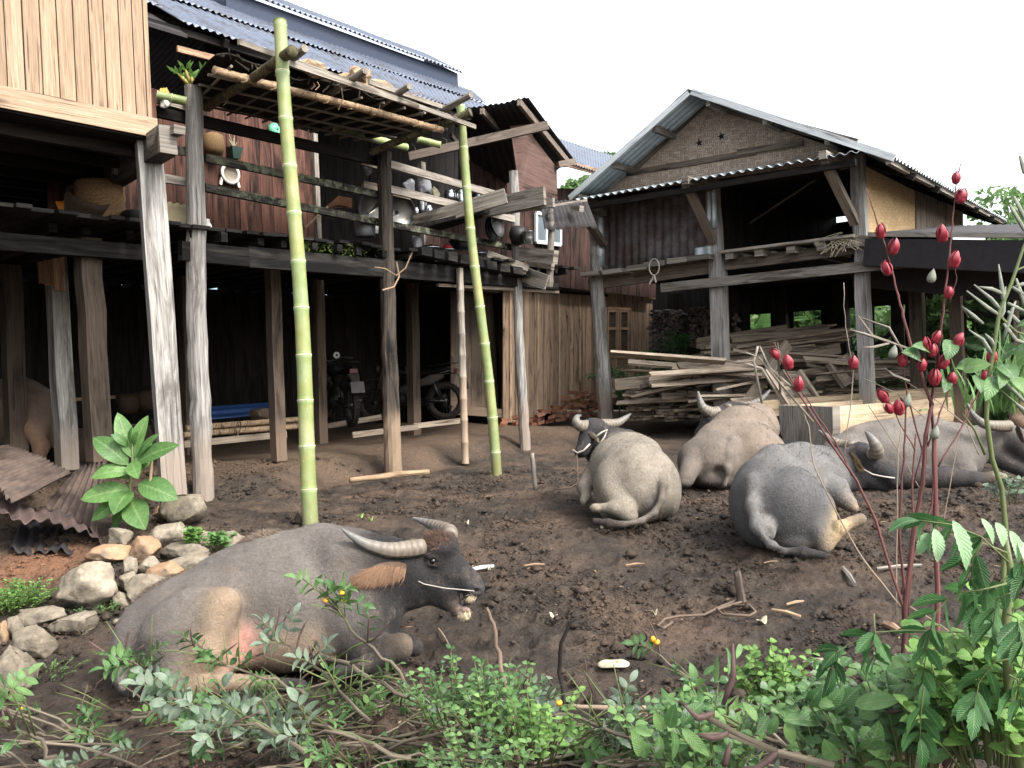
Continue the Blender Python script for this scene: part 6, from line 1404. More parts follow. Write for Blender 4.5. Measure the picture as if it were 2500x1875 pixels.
# woks and pans
def wok(px, py, b, r, label, ax, inside=True):
    t = thing('wok', label, 'wok', h(px, py, b)); c0 = h(px, py, b); mb = MB(); lathe(mb, c0, [(.004, -.36 * r), (.35 * r, -.32 * r), (.7 * r, -.2 * r), (.92 * r, -.05 * r), (r, .02)], ax, 28)
    mb.build('bowl', M['wokin'] if inside else M['wokblack'], t, smooth=True, solid=.004)
    mb = MB(); a_ = Vector(ax).normalized(); x = a_.orthogonal().normalized(); y = a_.cross(x); mb.tube([c0 + a_ * .02 + (x * math.cos(k) + y * math.sin(k)) * r for k in np.linspace(0, 6.283, 28)], .006, 5); mb.build('rim', M['wokblack'], t, smooth=True)
wok(910, 522, .45, .27, 'large wok with a bright worn inside hanging left of the dark post', wn + Vector((.1, 0, .1)))
wok(976, 518, .5, .24, 'black rimmed wok with a bright worn inside hanging right of the dark post', wn + Vector((-.3, 0, 0)))
wok(1212, 548, -.1, .19, 'black frying pan hanging by the rails beside the leaning bamboo', wn + Vector((.5, 0, .2)), False)
wok(1200, 560, .0, .19, 'second black pan behind the first on the rails', wn + Vector((.5, 0, .1)), False)
t = thing('cooking_pot', 'round soot black pot hanging bottom outward on the slim grey post', 'pot', h(1262, 575, -.2)); mb = MB(); lathe(mb, h(1264, 575, -.12), [(.005, .15), (.08, .14), (.13, .08), (.15, 0), (.14, -.05)], wn, 24); mb.build('bowl', M['wokblack'], t, smooth=True, solid=.004)
item('bucket', 'small steel bucket just right of the soot black pot', 'bucket', 'steel', at(1290, 596, 12.2), [(.01, 0), (.075, 0), (.09, .17), (.1, .18)], solid=.004)
KG = 'steel kitchen ware on the balcony shelves'
zsh = lambda px, py, b: h(px, py, b)
for (px, py, b, r, hh, lb) in ((1050, 622, .35, .17, .12, 'wide steel basin with lid, leftmost of the basins on the deck'), (1092, 622, .3, .12, .09, 'steel plate with red food, second basin on the deck'), (1128, 610, .45, .19, .17, 'deep steel basin beside the leaning bamboo pole'), (1165, 632, .4, .14, .1, 'low steel pan right of the leaning bamboo pole')):
    item('basin', lb, 'basin', 'steel', zsh(px, py, b), [(.01, 0), (r * .7, 0), (r, hh * .7), (r * 1.08, hh * .72), (r * .9, hh * .95), (r * .3, hh * 1.15), (.01, hh * 1.2)], group=KG)
item('food', 'red food heap on the second steel basin', 'food', 'redp', zsh(1092, 607, .3), [(.09, 0), (.06, .04), (.005, .06)])
for (px, py, b, r, hh, m_, lb, cat) in ((1030, 528, 1.0, .05, .3, 'steel', 'tall steel flask on the dish shelf', 'flask'), (1047, 522, 1.0, .06, .12, 'steel', 'squat steel pot next to the tall flask', 'pot'), (1065, 524, 1.05, .05, .08, 'steel', 'small steel cup in the middle of the dish shelf', 'cup'), (1092, 518, 1.1, .07, .07, 'redp', 'red plastic bowl on the dish shelf', 'bowl'), (1017, 528, 1.1, .08, .12, 'steel', 'steel bowl at the left end of the dish shelf', 'bowl'), (1100, 490, 1.4, .1, .16, 'steel', 'shiny round kettle above the dish shelf', 'kettle'), (1128, 506, 1.3, .1, .28, 'steel', 'tall steel container left of the bamboo pole top shelf', 'container'), (1170, 500, 1.4, .1, .26, 'steel', 'tall steel container right of the bamboo pole', 'container'), (1205, 500, 1.5, .07, .2, 'steel', 'narrow steel container beside the shelf bracket', 'container')):
    item(cat, lb, cat, m_, zsh(px, py, b), [(.01, 0), (r, 0), (r * 1.02, hh * .7), (r * .85, hh * .85), (r * .86, hh), (.01, hh * 1.03)], group=KG)
for (px, py, b, s_, lb) in ((1000, 455, .6, .13, 'crumpled clear bag hanging above the right wok'), (1040, 460, .6, .14, 'bulky grey bag hanging right of the crumpled one'), (1062, 475, .65, .12, 'olive bag hanging next to the bulky grey one'), (897, 415, .5, .09, 'small white bag hanging left of the dark post'), (1018, 592, .2, .12, 'thin clear bag draped on the deck right of the dark post')):
    o = blob(px, py, s_ * 2023 / 11.2 * 1.3, s_ * 2023 / 11.2 * 1.9, 'plastic_bag', lb, 'bag', M['bag'] if 'olive' not in lb else plain('olive_bag', rgb(90, 84, 60), .6), depth=(h(px, py, b) - CAM).dot(Fv), group='bags hanging in the outdoor kitchen', seed=px, dshape=.5)
item('water_bottle', 'cloudy plastic water jar on the deck left of the dark post', 'bottle', 'bag', zsh(892, 578, .3), [(.01, 0), (.13, 0), (.135, .2), (.06, .25), (.05, .28), (.01, .28)])
# orchid on the rough post
oc = thing('orchid', 'small orchid with green leaves growing on top of the rough grey post', 'orchid', pA_t)
mbs = MB(); mbl = MB()
for k, (dx, dz) in enumerate(((-.06, .26), (.12, .2), (-.1, .12), (.05, .1), (.0, .15), (-.14, .2), (.16, .12))):
    b0 = pA_t + Vector((dx * .3, -.04, 0)); t0 = pA_t + Vector((dx, -.05, dz * .6)); mbs.tube([b0, b0.lerp(t0, .5) + Vector((0, -.01, .01)), t0], [.012, .022, .01], 7)
    for j in range(6):
        a_ = random.uniform(0, 6.28); d_ = Vector((math.cos(a_), math.sin(a_) * .6, random.uniform(.3, 1.2))).normalized() * random.uniform(.07, .13); s_ = d_.cross(Vector((0, 1, .2))).normalized() * .018
        mbl.add([t0, t0 + d_ * .5 + s_, t0 + d_, t0 + d_ * .5 - s_], [(0, 1, 2, 3)], [(0, .5, .5), (.5, 1, .5), (1, .5, .5), (.5, 0, .5)])
mbs.build('bulbs', plain('orchid_bulb', rgb(150, 142, 70), .6), oc, smooth=True); ol = mbl
# bones and rags on the hut side rail
blob(402, 228, 26, 34, 'ginger_root', 'yellow root lying on the rail beside the hut corner', 'root', plain('root_yellow', rgb(190, 160, 80), .7), depth=8.2, seed=5)
blob(404, 254, 30, 20, 'white_rag', 'small white rag on the rail beside the hut corner', 'rag', M['white'], depth=8.2, seed=6)
# rope knot on barn plank
mb = MB(); c0 = br(1597, 652, -.55); mb.tube([c0 + BU * math.cos(k) * .1 + Vector((0, 0, math.sin(k) * .14)) for k in np.linspace(0, 6.3, 16)], .012, 6); mb.tube([c0 + Vector((0, 0, -.14)), c0 + BU * -.1 + Vector((0, 0, -.28))], .018, 6, wob=.3); mb.tube([c0 + Vector((0, 0, -.14)), c0 + BU * .03 + Vector((0, 0, -.27))], .018, 6, wob=.3)
tag(mb.build('tied_rope', M['rope']), 'pale rope loop hanging from a floor plank end of the barn', 'rope')
mb = MB()
for k in range(60): p = br(2050 + random.uniform(-40, 28), 583 + random.uniform(-6, 4), -.2); mb.tube([p, p + BU * random.uniform(-.3, .25) + Vector((0, -.05, random.uniform(-.25, .05)))], .005, 3, caps=False)
tag(mb.build('straw', M['husk']), 'tuft of yellow straw on the barn floor edge beside the corner post', 'straw', kind='stuff')
# baskets in the stable
for (px, py, d_, lb) in ((312, 985, 12.2, 'round dark wicker basket on the stable wall, left one'), (358, 978, 12.4, 'round dark wicker basket on the stable wall, right one')): item('basket', lb, 'basket', 'wickerdark', at(px, py, d_), [(.02, -.15), (.12, -.14), (.17, 0), (.14, .14)], solid=.012, group='baskets in the stable')
blob(640, 1010, 70, 40, 'sack', 'grey sack on the stable floor beside the blue sheet', 'sack', plain('sack_grey', rgb(100, 84, 70), .9), depth=12.2, seed=9)
# ---------------------------------------------------------------- motorcycles
M['tyre'] = plain('muddy_tyre', rgb(40, 36, 32), .9, 0, .3, 20, .2, .004); M['bikeblack'] = plain('bike_black', rgb(18, 17, 18), .4, .1, .3, 8); M['bikemetal'] = plain('bike_metal', rgb(54, 52, 50), .5, .5, .3, 12); M['muddy'] = plain('mud_plastic', rgb(56, 50, 44), .8, 0, .3, 8)
M['dulled'] = plain('dull_red_lens', rgb(84, 26, 26), .5)
def motorcycle(label, loc, yaw, sc=1.0):
    t = thing('motorcycle', label, 'motorcycle', loc, 'motorcycles parked in the stable'); Rz = Matrix.Rotation(yaw, 3, 'Z'); W = lambda x, y, z: Vector(loc) + Rz @ Vector((x * sc, y * sc, z * sc))
    def tb(mb, pts, r, n=8): mb.tube([W(*p) for p in pts], [q * sc for q in r] if hasattr(r, '__len__') else r * sc, n)
    for wx in (-.62, .62):
        mb = MB(); cir = [(wx + math.cos(k) * .27, 0, .31 + math.sin(k) * .27) for k in np.linspace(0, 2 * math.pi, 33)]; tb(mb, cir, .045, 10); 
        for k in np.linspace(0, 2 * math.pi, 40)[:-1]:
            for s_ in (-.025, .025): mb.board(W(wx + math.cos(k) * .31, s_, .31 + math.sin(k) * .31), W(wx + math.cos(k) * .325, s_, .31 + math.sin(k) * .325), .03, .035)
        wh = mb.build('wheel', M['tyre'], t, smooth=True)
        mb = MB(); tb(mb, [(wx + math.cos(k) * .225, 0, .31 + math.sin(k) * .225) for k in np.linspace(0, 2 * math.pi, 33)], .012, 6)
        for k in np.linspace(0, 2 * math.pi, 19)[:-1]: tb(mb, [(wx, .03, .31), (wx + math.cos(k) * .225, 0, .31 + math.sin(k) * .225)], .003, 4)
        tb(mb, [(wx, -.06, .31), (wx, .06, .31)], .045, 12); mb.build('rim', M['bikemetal'], wh, smooth=True)
    mb = MB(); tb(mb, [(.62, -.07, .31), (.48, -.07, .72), (.42, -.06, .95)], .022); tb(mb, [(.62, .07, .31), (.48, .07, .72), (.42, .06, .95)], .022); mb.build('fork', M['bikemetal'], t, smooth=True)
    mb = MB(); tb(mb, [(.42, 0, .9), (.1, 0, .45), (-.15, 0, .36), (-.2, 0, .7), (.42, 0, .86)], .022); tb(mb, [(-.15, .06, .34), (-.62, .07, .31)], .022); tb(mb, [(-.15, -.06, .34), (-.62, -.07, .31)], .022); tb(mb, [(-.55, .09, .33), (-.42, .09, .72)], [.03, .022]); tb(mb, [(-.55, -.09, .33), (-.42, -.09, .72)], [.03, .022]); tb(mb, [(-.2, 0, .7), (-.72, .08, .82)], .015); tb(mb, [(-.2, 0, .7), (-.72, -.08, .82)], .015); mb.build('frame', M['bikeblack'], t, smooth=True)
    mb = MB(); lathe(mb, W(.08, 0, .30), [(.01, 0), (.14, .02), (.15, .1), (.12, .2), (.1, .3), (.01, .31)], Rz @ Vector((.3, 0, 1)), 12); tb(mb, [(0.1, -.14, .36), (0.1, .14, .36)], .11, 12); tb(mb, [(.2, -.1, .4), (.05, -.14, .22), (-.35, -.15, .3), (-.6, -.15, .38)], [.025, .025, .04, .045]); mb.build('engine', M['bikemetal'], t, smooth=True)
    def pad(pts, wd, th): # spine pts with half widths
        mb = MB(); m = len(pts); mb.grid(lambda u, v: W(*[float(np.interp(u * (m - 1), range(m), [p[k] for p in pts])) + (0, math.cos(v * 2 * math.pi) * float(np.interp(u * (m - 1), range(m), wd)), math.sin(v * 2 * math.pi) * float(np.interp(u * (m - 1), range(m), th)))[k] for k in range(3)]), 16, 14); return mb
    pad([(.36, 0, .84), (.25, 0, .86), (.05, 0, .82), (-.06, 0, .76)], [.02, .13, .12, .03], [.02, .11, .1, .03]).build('tank', M['bikeblack'], t, smooth=True)
    pad([(.02, 0, .8), (-.1, 0, .79), (-.4, 0, .8), (-.68, 0, .86), (-.74, 0, .88)], [.03, .11, .12, .1, .02], [.02, .045, .045, .04, .01]).build('seat', M['bikeblack'], t, smooth=True)
    pad([(-.35, 0, .68), (-.6, 0, .76), (-.82, 0, .78), (-.98, 0, .62)], [.06, .08, .085, .05], [.02, .012, .012, .012]).build('rear_mudguard', M['muddy'], t, smooth=True)
    pad([(.95, 0, .62), (.75, 0, .7), (.5, 0, .72), (.35, 0, .62)], [.04, .07, .07, .04], [.01, .012, .012, .01]).build('front_mudguard', M['muddy'], t, smooth=True)
    for s_ in (-1, 1): pad([(-.2, s_ * .11, .62), (-.4, s_ * .12, .68), (-.62, s_ * .1, .74)], [.015, .02, .01], [.05, .09, .03]).build('side_panel', M['muddy'], t, smooth=True)
    mb = MB(); tb(mb, [(.3, -.36, 1.02), (.36, -.2, 1.04), (.4, 0, .98), (.36, .2, 1.04), (.3, .36, 1.02)], .013); mb.build('handlebar', M['bikemetal'], t, smooth=True)
    mb = MB(); lathe(mb, W(.5, 0, .88), [(.01, 0), (.07, 0), (.08, .06), (.01, .09)], Rz @ Vector((1, 0, 0)), 14); mb.build('headlight', M['bikemetal'], t, smooth=True)
    mb = MB(); mb.board(W(-.82, -.06, .82), W(-.82, .06, .82), .06 * sc, .05 * sc); mb.build('tail_light', M['dulled'], t)
    mb = MB(); mb.board(W(-.98, 0, .66), W(-1.02, 0, .5), .02 * sc, .2 * sc, up=Rz @ Vector((1, 0, 0))); mb.build('number_plate', M['bikemetal'], t)
    mb = MB(); tb(mb, [(-.3, 0, .9), (-.75, .1, .95), (-.95, 0, .95), (-.75, -.1, .95), (-.3, 0, .9)], .01); mb.build('luggage_rack', M['bikemetal'], t, smooth=True)
    mb = MB(); tb(mb, [(-.1, .1, .3), (-.18, .3, .03)], .012); mb.build('side_stand', M['bikemetal'], t)
# yaw: the bike's +x is its front
d_ = 13.0; p = at(850, 1040, d_); motorcycle('muddy motorcycle parked with its knobbly rear wheel towards the camera', p + Vector((-.25, .55, .0)), math.radians(118), 1.05)
p = at(1002, 1025, 14.2); motorcycle('dark motorcycle parked side on behind the posts, number plate at right', p, math.radians(172), 1.0)
cdx = at(822, 867, 14.0); mb = MB(); lathe(mb, cdx, [(.02, 0), (.055, 0)], (0, -1, 0), 18); tag(mb.build('disc', M['steel'], solid=.003), 'shiny disc hanging in the dark stable above the left motorcycle', 'disc')
# ================================================================ plants
def leaf_mat(name, cols, white=0.0, trans=.35, rough=.5):
    s = NT(name); A = s.attr('uvw').outputs['Vector']; sep = s.n('SeparateXYZ'); s.l(A, sep.inputs[0]); t, v, r = sep.outputs
    col = s.ramp(r, [(i / max(1, len(cols) - 1), c) for i, c in enumerate(cols)])
    mid = s.math('ABSOLUTE', s.math('SUBTRACT', v, .5))
    col = s.mix(s.ramp(mid, [(0, .55), (.07, 0.0)]), col, rgb(176, 200, 140, .5))
    wv = s.math('SINE', s.math('MULTIPLY', s.math('SUBTRACT', t, s.math('MULTIPLY', mid, .45)), 62.0)); col = s.mix(s.ramp(wv, [(.8, 0.0), (1.0, .3)]), col, rgb(150, 184, 120, .5))
    n = s.noise(pos(s), 30, 5, .6); col = s.mix(1, col, s.ramp(n, [(.3, .75), (.7, 1.2)]), 'MULTIPLY')
    if white: col = s.mix(s.ramp(s.noise(pos(s), 38, 4, .7), [(.62 - white * .2, 0.0), (.68 - white * .15, .8)]), col, rgb(168, 182, 164, .5))
    m = s.fin(col, rough, s.bump(wv, .001, .4), spec=.35)
    tr = s.n('BsdfTranslucent'); s.l(col, tr.inputs[0]); mx = s.n('MixShader'); mx.inputs[0].default_value = trans
    s.l(s.b.outputs[0], mx.inputs[1]); s.l(tr.outputs[0], mx.inputs[2]); s.l(mx.outputs[0], s.out.inputs[0]); return m
M['lfbright'] = leaf_mat('bright_leaf', [rgb(88, 136, 58, .6), rgb(112, 158, 74, .6), rgb(144, 188, 96, .6)])
M['lftob'] = leaf_mat('broad_leaf', [rgb(92, 140, 74, .5), rgb(128, 174, 96, .5)])
M['lfmid'] = leaf_mat('mid_leaf', [rgb(70, 112, 62, .6), rgb(98, 144, 82, .6), rgb(132, 172, 100, .6)], .25)
M['lfgrey'] = leaf_mat('dusty_leaf', [rgb(84, 118, 84, .6), rgb(118, 146, 116, .6), rgb(146, 166, 144, .6)], .8)
M['lfdark'] = leaf_mat('dark_serrate_leaf', [rgb(48, 92, 50, .55), rgb(64, 116, 62, .55), rgb(88, 142, 80, .55)])
M['lflight'] = leaf_mat('sunlit_tint_leaf', [rgb(160, 206, 150, .6), rgb(190, 224, 178, .6)])  # paler copy of the sapling leaf, sunlight put into its colour
M['lffar'] = leaf_mat('far_leaf', [rgb(66, 104, 54), rgb(112, 150, 86), rgb(150, 184, 120)], 0, .4, .6)
M['stemgreen'] = plain('green_stem', rgb(112, 124, 72, .5), .6); M['stembrown'] = wood('twig_bark', rgb(92, 80, 64), rgb(146, 132, 108), dark=rgb(56, 48, 40), darkamt=.3, var=.4)
M['stemred'] = wood('red_stem', rgb(104, 52, 50, .55), rgb(146, 82, 76, .55), dark=rgb(80, 44, 40), darkamt=.25, var=.3)
M['pod'] = plain('purple_brown_pod', rgb(92, 70, 64), .7, 0, .35, 30); M['podgrey'] = plain('fuzzy_grey_pod', rgb(140, 144, 130), .9, 0, .3, 40)
M['petal'] = plain('yellow_petal', rgb(230, 176, 50, .6), .6); 
def bud_mat():
    s = NT('red_calyx'); A = s.attr('uvw').outputs['Vector']; g = s.noise(s.vec(A, (3, 60, 5)), 1, 3, .6); return s.fin(s.mix(g, rgb(140, 26, 42, .5), rgb(196, 60, 78, .5)), .45, s.bump(g, .001, .5), spec=.4)
M['calyx'] = bud_mat()
def leaf(mb, b, tip, w_, rnd=None, droop=.12, nrm=None, serr=0, fold=.25, n=7, shape=.85):
    b = Vector(b); tip = Vector(tip); d = tip - b; L = d.length
    if L < 1e-5: return
    rnd = random.random() if rnd is None else rnd; nrm = Vector(nrm) if nrm is not None else Vector((random.gauss(0, .3), random.gauss(-.4, .3), 1))
    side = d.cross(nrm); side = side.normalized() if side.length > 1e-6 else Vector((1, 0, 0)); up = side.cross(d).normalized()
    if serr: n = serr * 2
    V = []; A = []
    for i in range(n + 1):
        t = i / n; c = b + d * t + up * (math.sin(t * math.pi) * droop * L); hw = w_ / 2 * (math.sin(math.pi * t ** shape) ** .75 if 0 < t < 1 else 0)
        if serr and i % 2: hw *= .84
        sh = .02 * L if serr and i % 2 == 0 else 0
        for s_, k in ((-1, 0), (0, .5), (1, 1)): V.append(tuple(c + side * hw * s_ + up * (abs(s_) * hw * fold) + d * (sh / L * abs(s_)))); A.append((t, k, rnd))
    mb.add(V, [(i * 3 + k, i * 3 + k + 1, i * 3 + k + 4, i * 3 + k + 3) for i in range(n) for k in (0, 1)], A)
def compound(ms, ml, pts, ll, lw, pairs, serr=0, hang=.35, rnd=None, ang=.9, term=True, r=.0022):
    P = [Vector(p) for p in pts]; ms.tube(P, [r, r * .6] if len(P) == 2 else list(np.linspace(r, r * .5, len(P))), 5)
    seg = [0]
    for i in range(len(P) - 1): seg.append(seg[-1] + (P[i + 1] - P[i]).length)
    def pt(t):
        s_ = t * seg[-1]
        for i in range(len(P) - 1):
            if s_ <= seg[i + 1] or i == len(P) - 2: return P[i].lerp(P[i + 1], (s_ - seg[i]) / max(1e-6, seg[i + 1] - seg[i])), (P[i + 1] - P[i]).normalized()
    base = random.random() if rnd is None else rnd
    for k in range(pairs):
        t = .25 + .75 * (k + .5) / pairs; p, d = pt(t); sd_ = d.cross(Vector((random.gauss(0, .15), -1 + random.gauss(0, .2), .35))).normalized()
        for s_ in (-1, 1):
            l = ll * random.uniform(.8, 1.1) * (.75 + .5 * math.sin(math.pi * t)); dr = (d * (1 - ang * .6) + sd_ * s_ * ang + Vector((0, 0, -hang * random.uniform(.6, 1.4)))).normalized()
            leaf(ml, p, p + dr * l, lw * random.uniform(.85, 1.15), min(1, max(0, base + random.gauss(0, .15))), serr=serr, droop=random.uniform(.02, .12), nrm=d.cross(sd_) * (1) + Vector((0, -.4, .6)))
    if term: p, d = pt(1.0); leaf(ml, p, p + (d + Vector((0, 0, -hang * .6))).normalized() * ll * 1.15, lw * 1.1, base, serr=serr)
def pod(mb, p, d, L, curve, r=.005):
    P = [Vector(p)]; d = Vector(d).normalized(); ax = d.cross(Vector((0, -1, .2))).normalized()
    for i in range(8): d = (d + Vector(curve) / 8).normalized(); P.append(P[-1] + d * L / 8)
    mb.tube(P, [r * .5, r, r * 1.05, r, r * 1.05, r, r, r * .9, r * .3], 6, wob=.06)
class Plant:
    def __init__(s, name, label, cat, loc, group=None): s.t = thing(name, label, cat, loc, group); s.p = {}; s.q = []
    def new(s, k): m = MB(); s.q.append((k, m)); return m
    def __getitem__(s, k): return s.p.setdefault(k, MB())
    def done(s, mats, smooth=True):
        for k, mb in s.p.items():
            if mb.n: mb.build(k, M[mats[k]], s.t, smooth=smooth)
        for k, mb in s.q: mb.build(k, M[mats[k]], s.t, smooth=smooth)
# orchid leaves were collected earlier
ol.build('leaves', M['lfbright'], oc, smooth=True)
# ---------------------------------------------------------------- broad leafed plant in front of the square post
d_ = 6.55; Z = lambda x, y, k=0: at(x / 2.37, 950 + y / 2.37, d_ + k)
pl = Plant('tobacco_plant', 'bright green broad leafed plant standing by the square post, above the stones', 'plant', Z(765, 830))
pl['stem'].tube([Z(770, 840), Z(755, 650), Z(752, 560), Z(765, 420), Z(765, 300)], [.014, .013, .012, .01, .006], 8)
for (x0, y0, x1, y1, w_, k) in ((765, 400, 680, 135, 105, .05), (772, 400, 858, 150, 100, .05), (745, 440, 538, 280, 125, 0), (800, 390, 925, 255, 55, -.05), (745, 330, 638, 262, 55, -.08), (790, 425, 1040, 322, 110, -.1), (762, 480, 525, 515, 100, -.1), (800, 545, 1030, 640, 150, -.05), (760, 575, 465, 640, 125, -.1), (762, 590, 658, 728, 135, -.18), (740, 640, 528, 762, 105, -.05), (760, 640, 842, 815, 150, -.15), (755, 520, 560, 455, 80, .15), (782, 480, 872, 300, 110, .15), (720, 350, 628, 312, 45, 0), (765, 420, 800, 520, 90, -.15), (765, 330, 768, 212, 40, -.05), (752, 660, 655, 815, 90, .1), (770, 330, 800, 240, 36, -.02), (760, 470, 870, 420, 80, .1)):
    leaf(pl['leaves'], Z(x0, y0), Z(x1, y1, k), w_ / 2.37 * d_ / FPX, droop=random.uniform(.05, .16), nrm=(random.gauss(0, .15), -.8, .6), n=10, fold=.2, shape=.95)
pl['cut_stem'].tube([Z(842, 665, .02), Z(868, 560), Z(880, 400)], [.013, .012, .011], 8)
pl.done({'stem': 'stemgreen', 'leaves': 'lftob', 'cut_stem': 'drybam'})
# ---------------------------------------------------------------- small weeds
def weed(label, px, py, d, H, n, ll, lw, mat='lfbright', spread=.12, name='weed', group='weeds growing at the front of the yard', cat='weed', serr=0, flowers=0, pairs=5):
    b = at(px, py, d); P_ = Plant(name, label, cat, b, group)
    for k in range(n):
        a_ = random.uniform(0, 6.28); rr = random.random() ** .6; top = b + Vector((math.cos(a_) * spread * rr * 1.6, math.sin(a_) * spread * rr, H * random.uniform(.45, 1.0) * (1 - .4 * rr))); b0 = b + Vector((math.cos(a_) * spread * rr * .6, math.sin(a_) * spread * rr * .5, -.06)); m_ = b0.lerp(top, .55) + Vector((random.gauss(0, .01), 0, .02)); P_['stems'].tube([b0, m_, top], [.003, .0025, .0015], 5); base = random.random()
        for j in range(pairs):
            t = .3 + .7 * j / (pairs - 1); p = b0.lerp(m_, t * 2) if t < .5 else m_.lerp(top, t * 2 - 1); a2 = random.uniform(0, 3.14)
            for s_ in (0, 3.14):
                dv = Vector((math.cos(a2 + s_), math.sin(a2 + s_) * .8, random.uniform(-.1, .6))).normalized(); leaf(P_['leaves'], p, p + dv * ll * random.uniform(.6, 1.15) * (1.15 - t * .4), lw * random.uniform(.7, 1.1), min(1, max(0, base + random.gauss(0, .2))), serr=serr, n=4)
    for k in range(flowers): lathe(P_.new('flower'), b + Vector((random.gauss(0, spread * .6), random.gauss(-.03, .03), H * random.uniform(.5, 1.0))), [(.002, -.01), (.011, -.003), (.012, .005), (.003, .012)], (random.gauss(0, .4), -.3, 1), 8)
    P_.done({'stems': 'stemgreen', 'leaves': mat, 'flower': 'petal'})
def gd(x, y): return (G(x, y) - CAM).dot(Fv)
WG = 'small weeds among the stones'
weed('feathery green weed clump at the left edge above the corner boulder', 40, 1478, gd(40, 1485), .2, 90, .03, .016, 'lfbright', .18, group=WG, pairs=6)
weed('small round leafed weed on the stones beside the concrete block', 475, 1320, 6.2, .14, 16, .045, .035, 'lfbright', .06, group=WG)
weed('creeping weed right of the small round leafed one', 535, 1325, 6.2, .08, 16, .05, .04, 'lftob', .1, group=WG)
weed('tiny weeds at the foot of the biggest rock', 210, 1492, gd(210, 1494), .05, 26, .014, .01, 'lfmid', .12, group=WG)
weed('tiny weed below the squarish stone of the heap', 265, 1490, gd(265, 1492), .08, 16, .016, .01, 'lfmid', .05, group=WG)
weed('low dark weeds between the stones and the corner boulder', 120, 1640, gd(120, 1640), .05, 30, .014, .01, 'lfmid', .16, group=WG)
weed('small round leafed sprig on the soil at the right, below the long grey buffalo', 2465, 1205, 4.5, .12, 6, .05, .035, 'lfgrey', .08, group=WG)
# ---------------------------------------------------------------- cut branches with pods, piled along the bottom
BG = 'cut branches with pods piled at the front of the yard'
def branch(label, x0, y0, d0, x1, y1, d1, mat, r=.007, nl=7, npod=3, side=1, flowers=0, lift=.06, ll=.05, lw=.024):
    A_, B_ = at(x0, y0, d0), at(x1, y1, d1); P_ = Plant('cut_branch', label, 'branch', A_, BG); L = (B_ - A_).length
    m1 = A_.lerp(B_, .35) + Vector((0, 0, lift * L * random.uniform(-.5, 1.2))); m2 = A_.lerp(B_, .7) + Vector((0, random.gauss(0, .05), lift * L * random.uniform(-.5, 1.2))); P = [A_, m1, m2, B_]
    Q = []
    for i in range(3):
        for t in (0, .25, .5, .75): Q.append(P[i].lerp(P[i + 1], t) + Vector((random.gauss(0, .006), random.gauss(0, .006), random.gauss(0, .006))))
    Q.append(B_); P_['stem'].tube(Q, list(np.linspace(r, r * .45, len(Q))), 7, wob=.08)
    d = (B_ - A_).normalized()
    for k in range(random.randint(4, 5)):
        i = random.randrange(2, 11); tw = (d + Vector((random.gauss(0, .5), random.gauss(-.3, .4), random.uniform(-.1, .9)))).normalized() * random.uniform(.1, .28); P_['twigs'].tube([Q[i], Q[i] + tw * .5 + Vector((0, 0, .01)), Q[i] + tw], [r * .45, r * .35, r * .2], 5)
    for k in range(int(nl * .95)):
        i = min(12, max(2, int(random.triangular(2, 13, 12)))); dv = (d * random.uniform(-.2, 1) + Vector((random.gauss(0, .5), random.gauss(-.5, .4), random.uniform(-.1, .8)))).normalized() * random.uniform(.09, .15)
        compound(P_['twigs'], P_['leaves'], [Q[i], Q[i] + dv * .55 + Vector((0, 0, .012)), Q[i] + dv], ll, lw, random.choice((2, 3, 3)), hang=.2, r=.0014)
    for k in range(npod):
        i = random.randrange(6, 13); pod(P_.new('pod'), Q[i], (random.gauss(0, .7), random.gauss(-.3, .4), random.uniform(.2, 1.2)), random.uniform(.09, .16), (random.gauss(0, .8), 0, random.uniform(.2, 1.0)), .0042)
    for k in range(flowers): lathe(P_.new('flower'), Q[11] + Vector((random.gauss(0, .03), -.02, random.gauss(.03, .02))), [(.002, -.012), (.013, -.004), (.014, .006), (.003, .015)], (random.gauss(0, .5), -.5, 1), 9)
    P_.done({'stem': 'stembrown', 'twigs': 'stemgreen', 'leaves': mat, 'pod': 'pod', 'flower': 'petal'})
# named ones first: (label, pixels and distances)
branch('thick grey branch lying against the belly of the nearest buffalo', 735, 1598, 3.75, 1075, 1735, 3.35, 'lfgrey', .014, 2, 0)
branch('upright branch with yellow flowers in front of the chest of the nearest buffalo', 1010, 1690, 3.2, 795, 1455, 3.3, 'lfmid', .008, 9, 6, flowers=3)
branch('leafy branch end at the far left below the corner boulder', 130, 1850, 2.7, -10, 1730, 2.7, 'lfmid', .008, 9, 4)
branch('leafy branch with upright pods in front of the rump of the nearest buffalo', 560, 1790, 3.0, 290, 1610, 3.3, 'lfmid', .008, 14, 9)
branch('branch crossing the hind foot of the nearest buffalo, tipped with leaves', 760, 1700, 3.3, 455, 1560, 3.5, 'lfmid', .007, 7, 4)
branch('branch with two long curved pods under the belly of the nearest buffalo', 900, 1760, 3.1, 660, 1560, 3.4, 'lfgrey', .007, 7, 8)
branch('branch of silvery dusty leaves in the lower left', 760, 1850, 2.8, 420, 1700, 3.0, 'lfgrey', .007, 11, 3, ll=.056, lw=.032)
branch('branch with silvery leaves left of the middle, near the lower edge', 1000, 1860, 2.8, 560, 1770, 3.0, 'lfgrey', .007, 11, 3, ll=.056, lw=.032)
branch('bright yellow green bare stem lying in the bottom middle', 1620, 1850, 2.9, 1300, 1742, 3.1, 'lfbright', .009, 0, 0)
branch('dark branch with large pods at the bottom, right of the middle', 2010, 1865, 2.4, 1660, 1730, 2.7, 'lfmid', .008, 9, 5, ll=.056, lw=.028)
branch('branch with a yellow flower beside the pale oval husk', 1960, 1850, 2.9, 1560, 1570, 3.4, 'lfmid', .006, 3, 2, flowers=2)
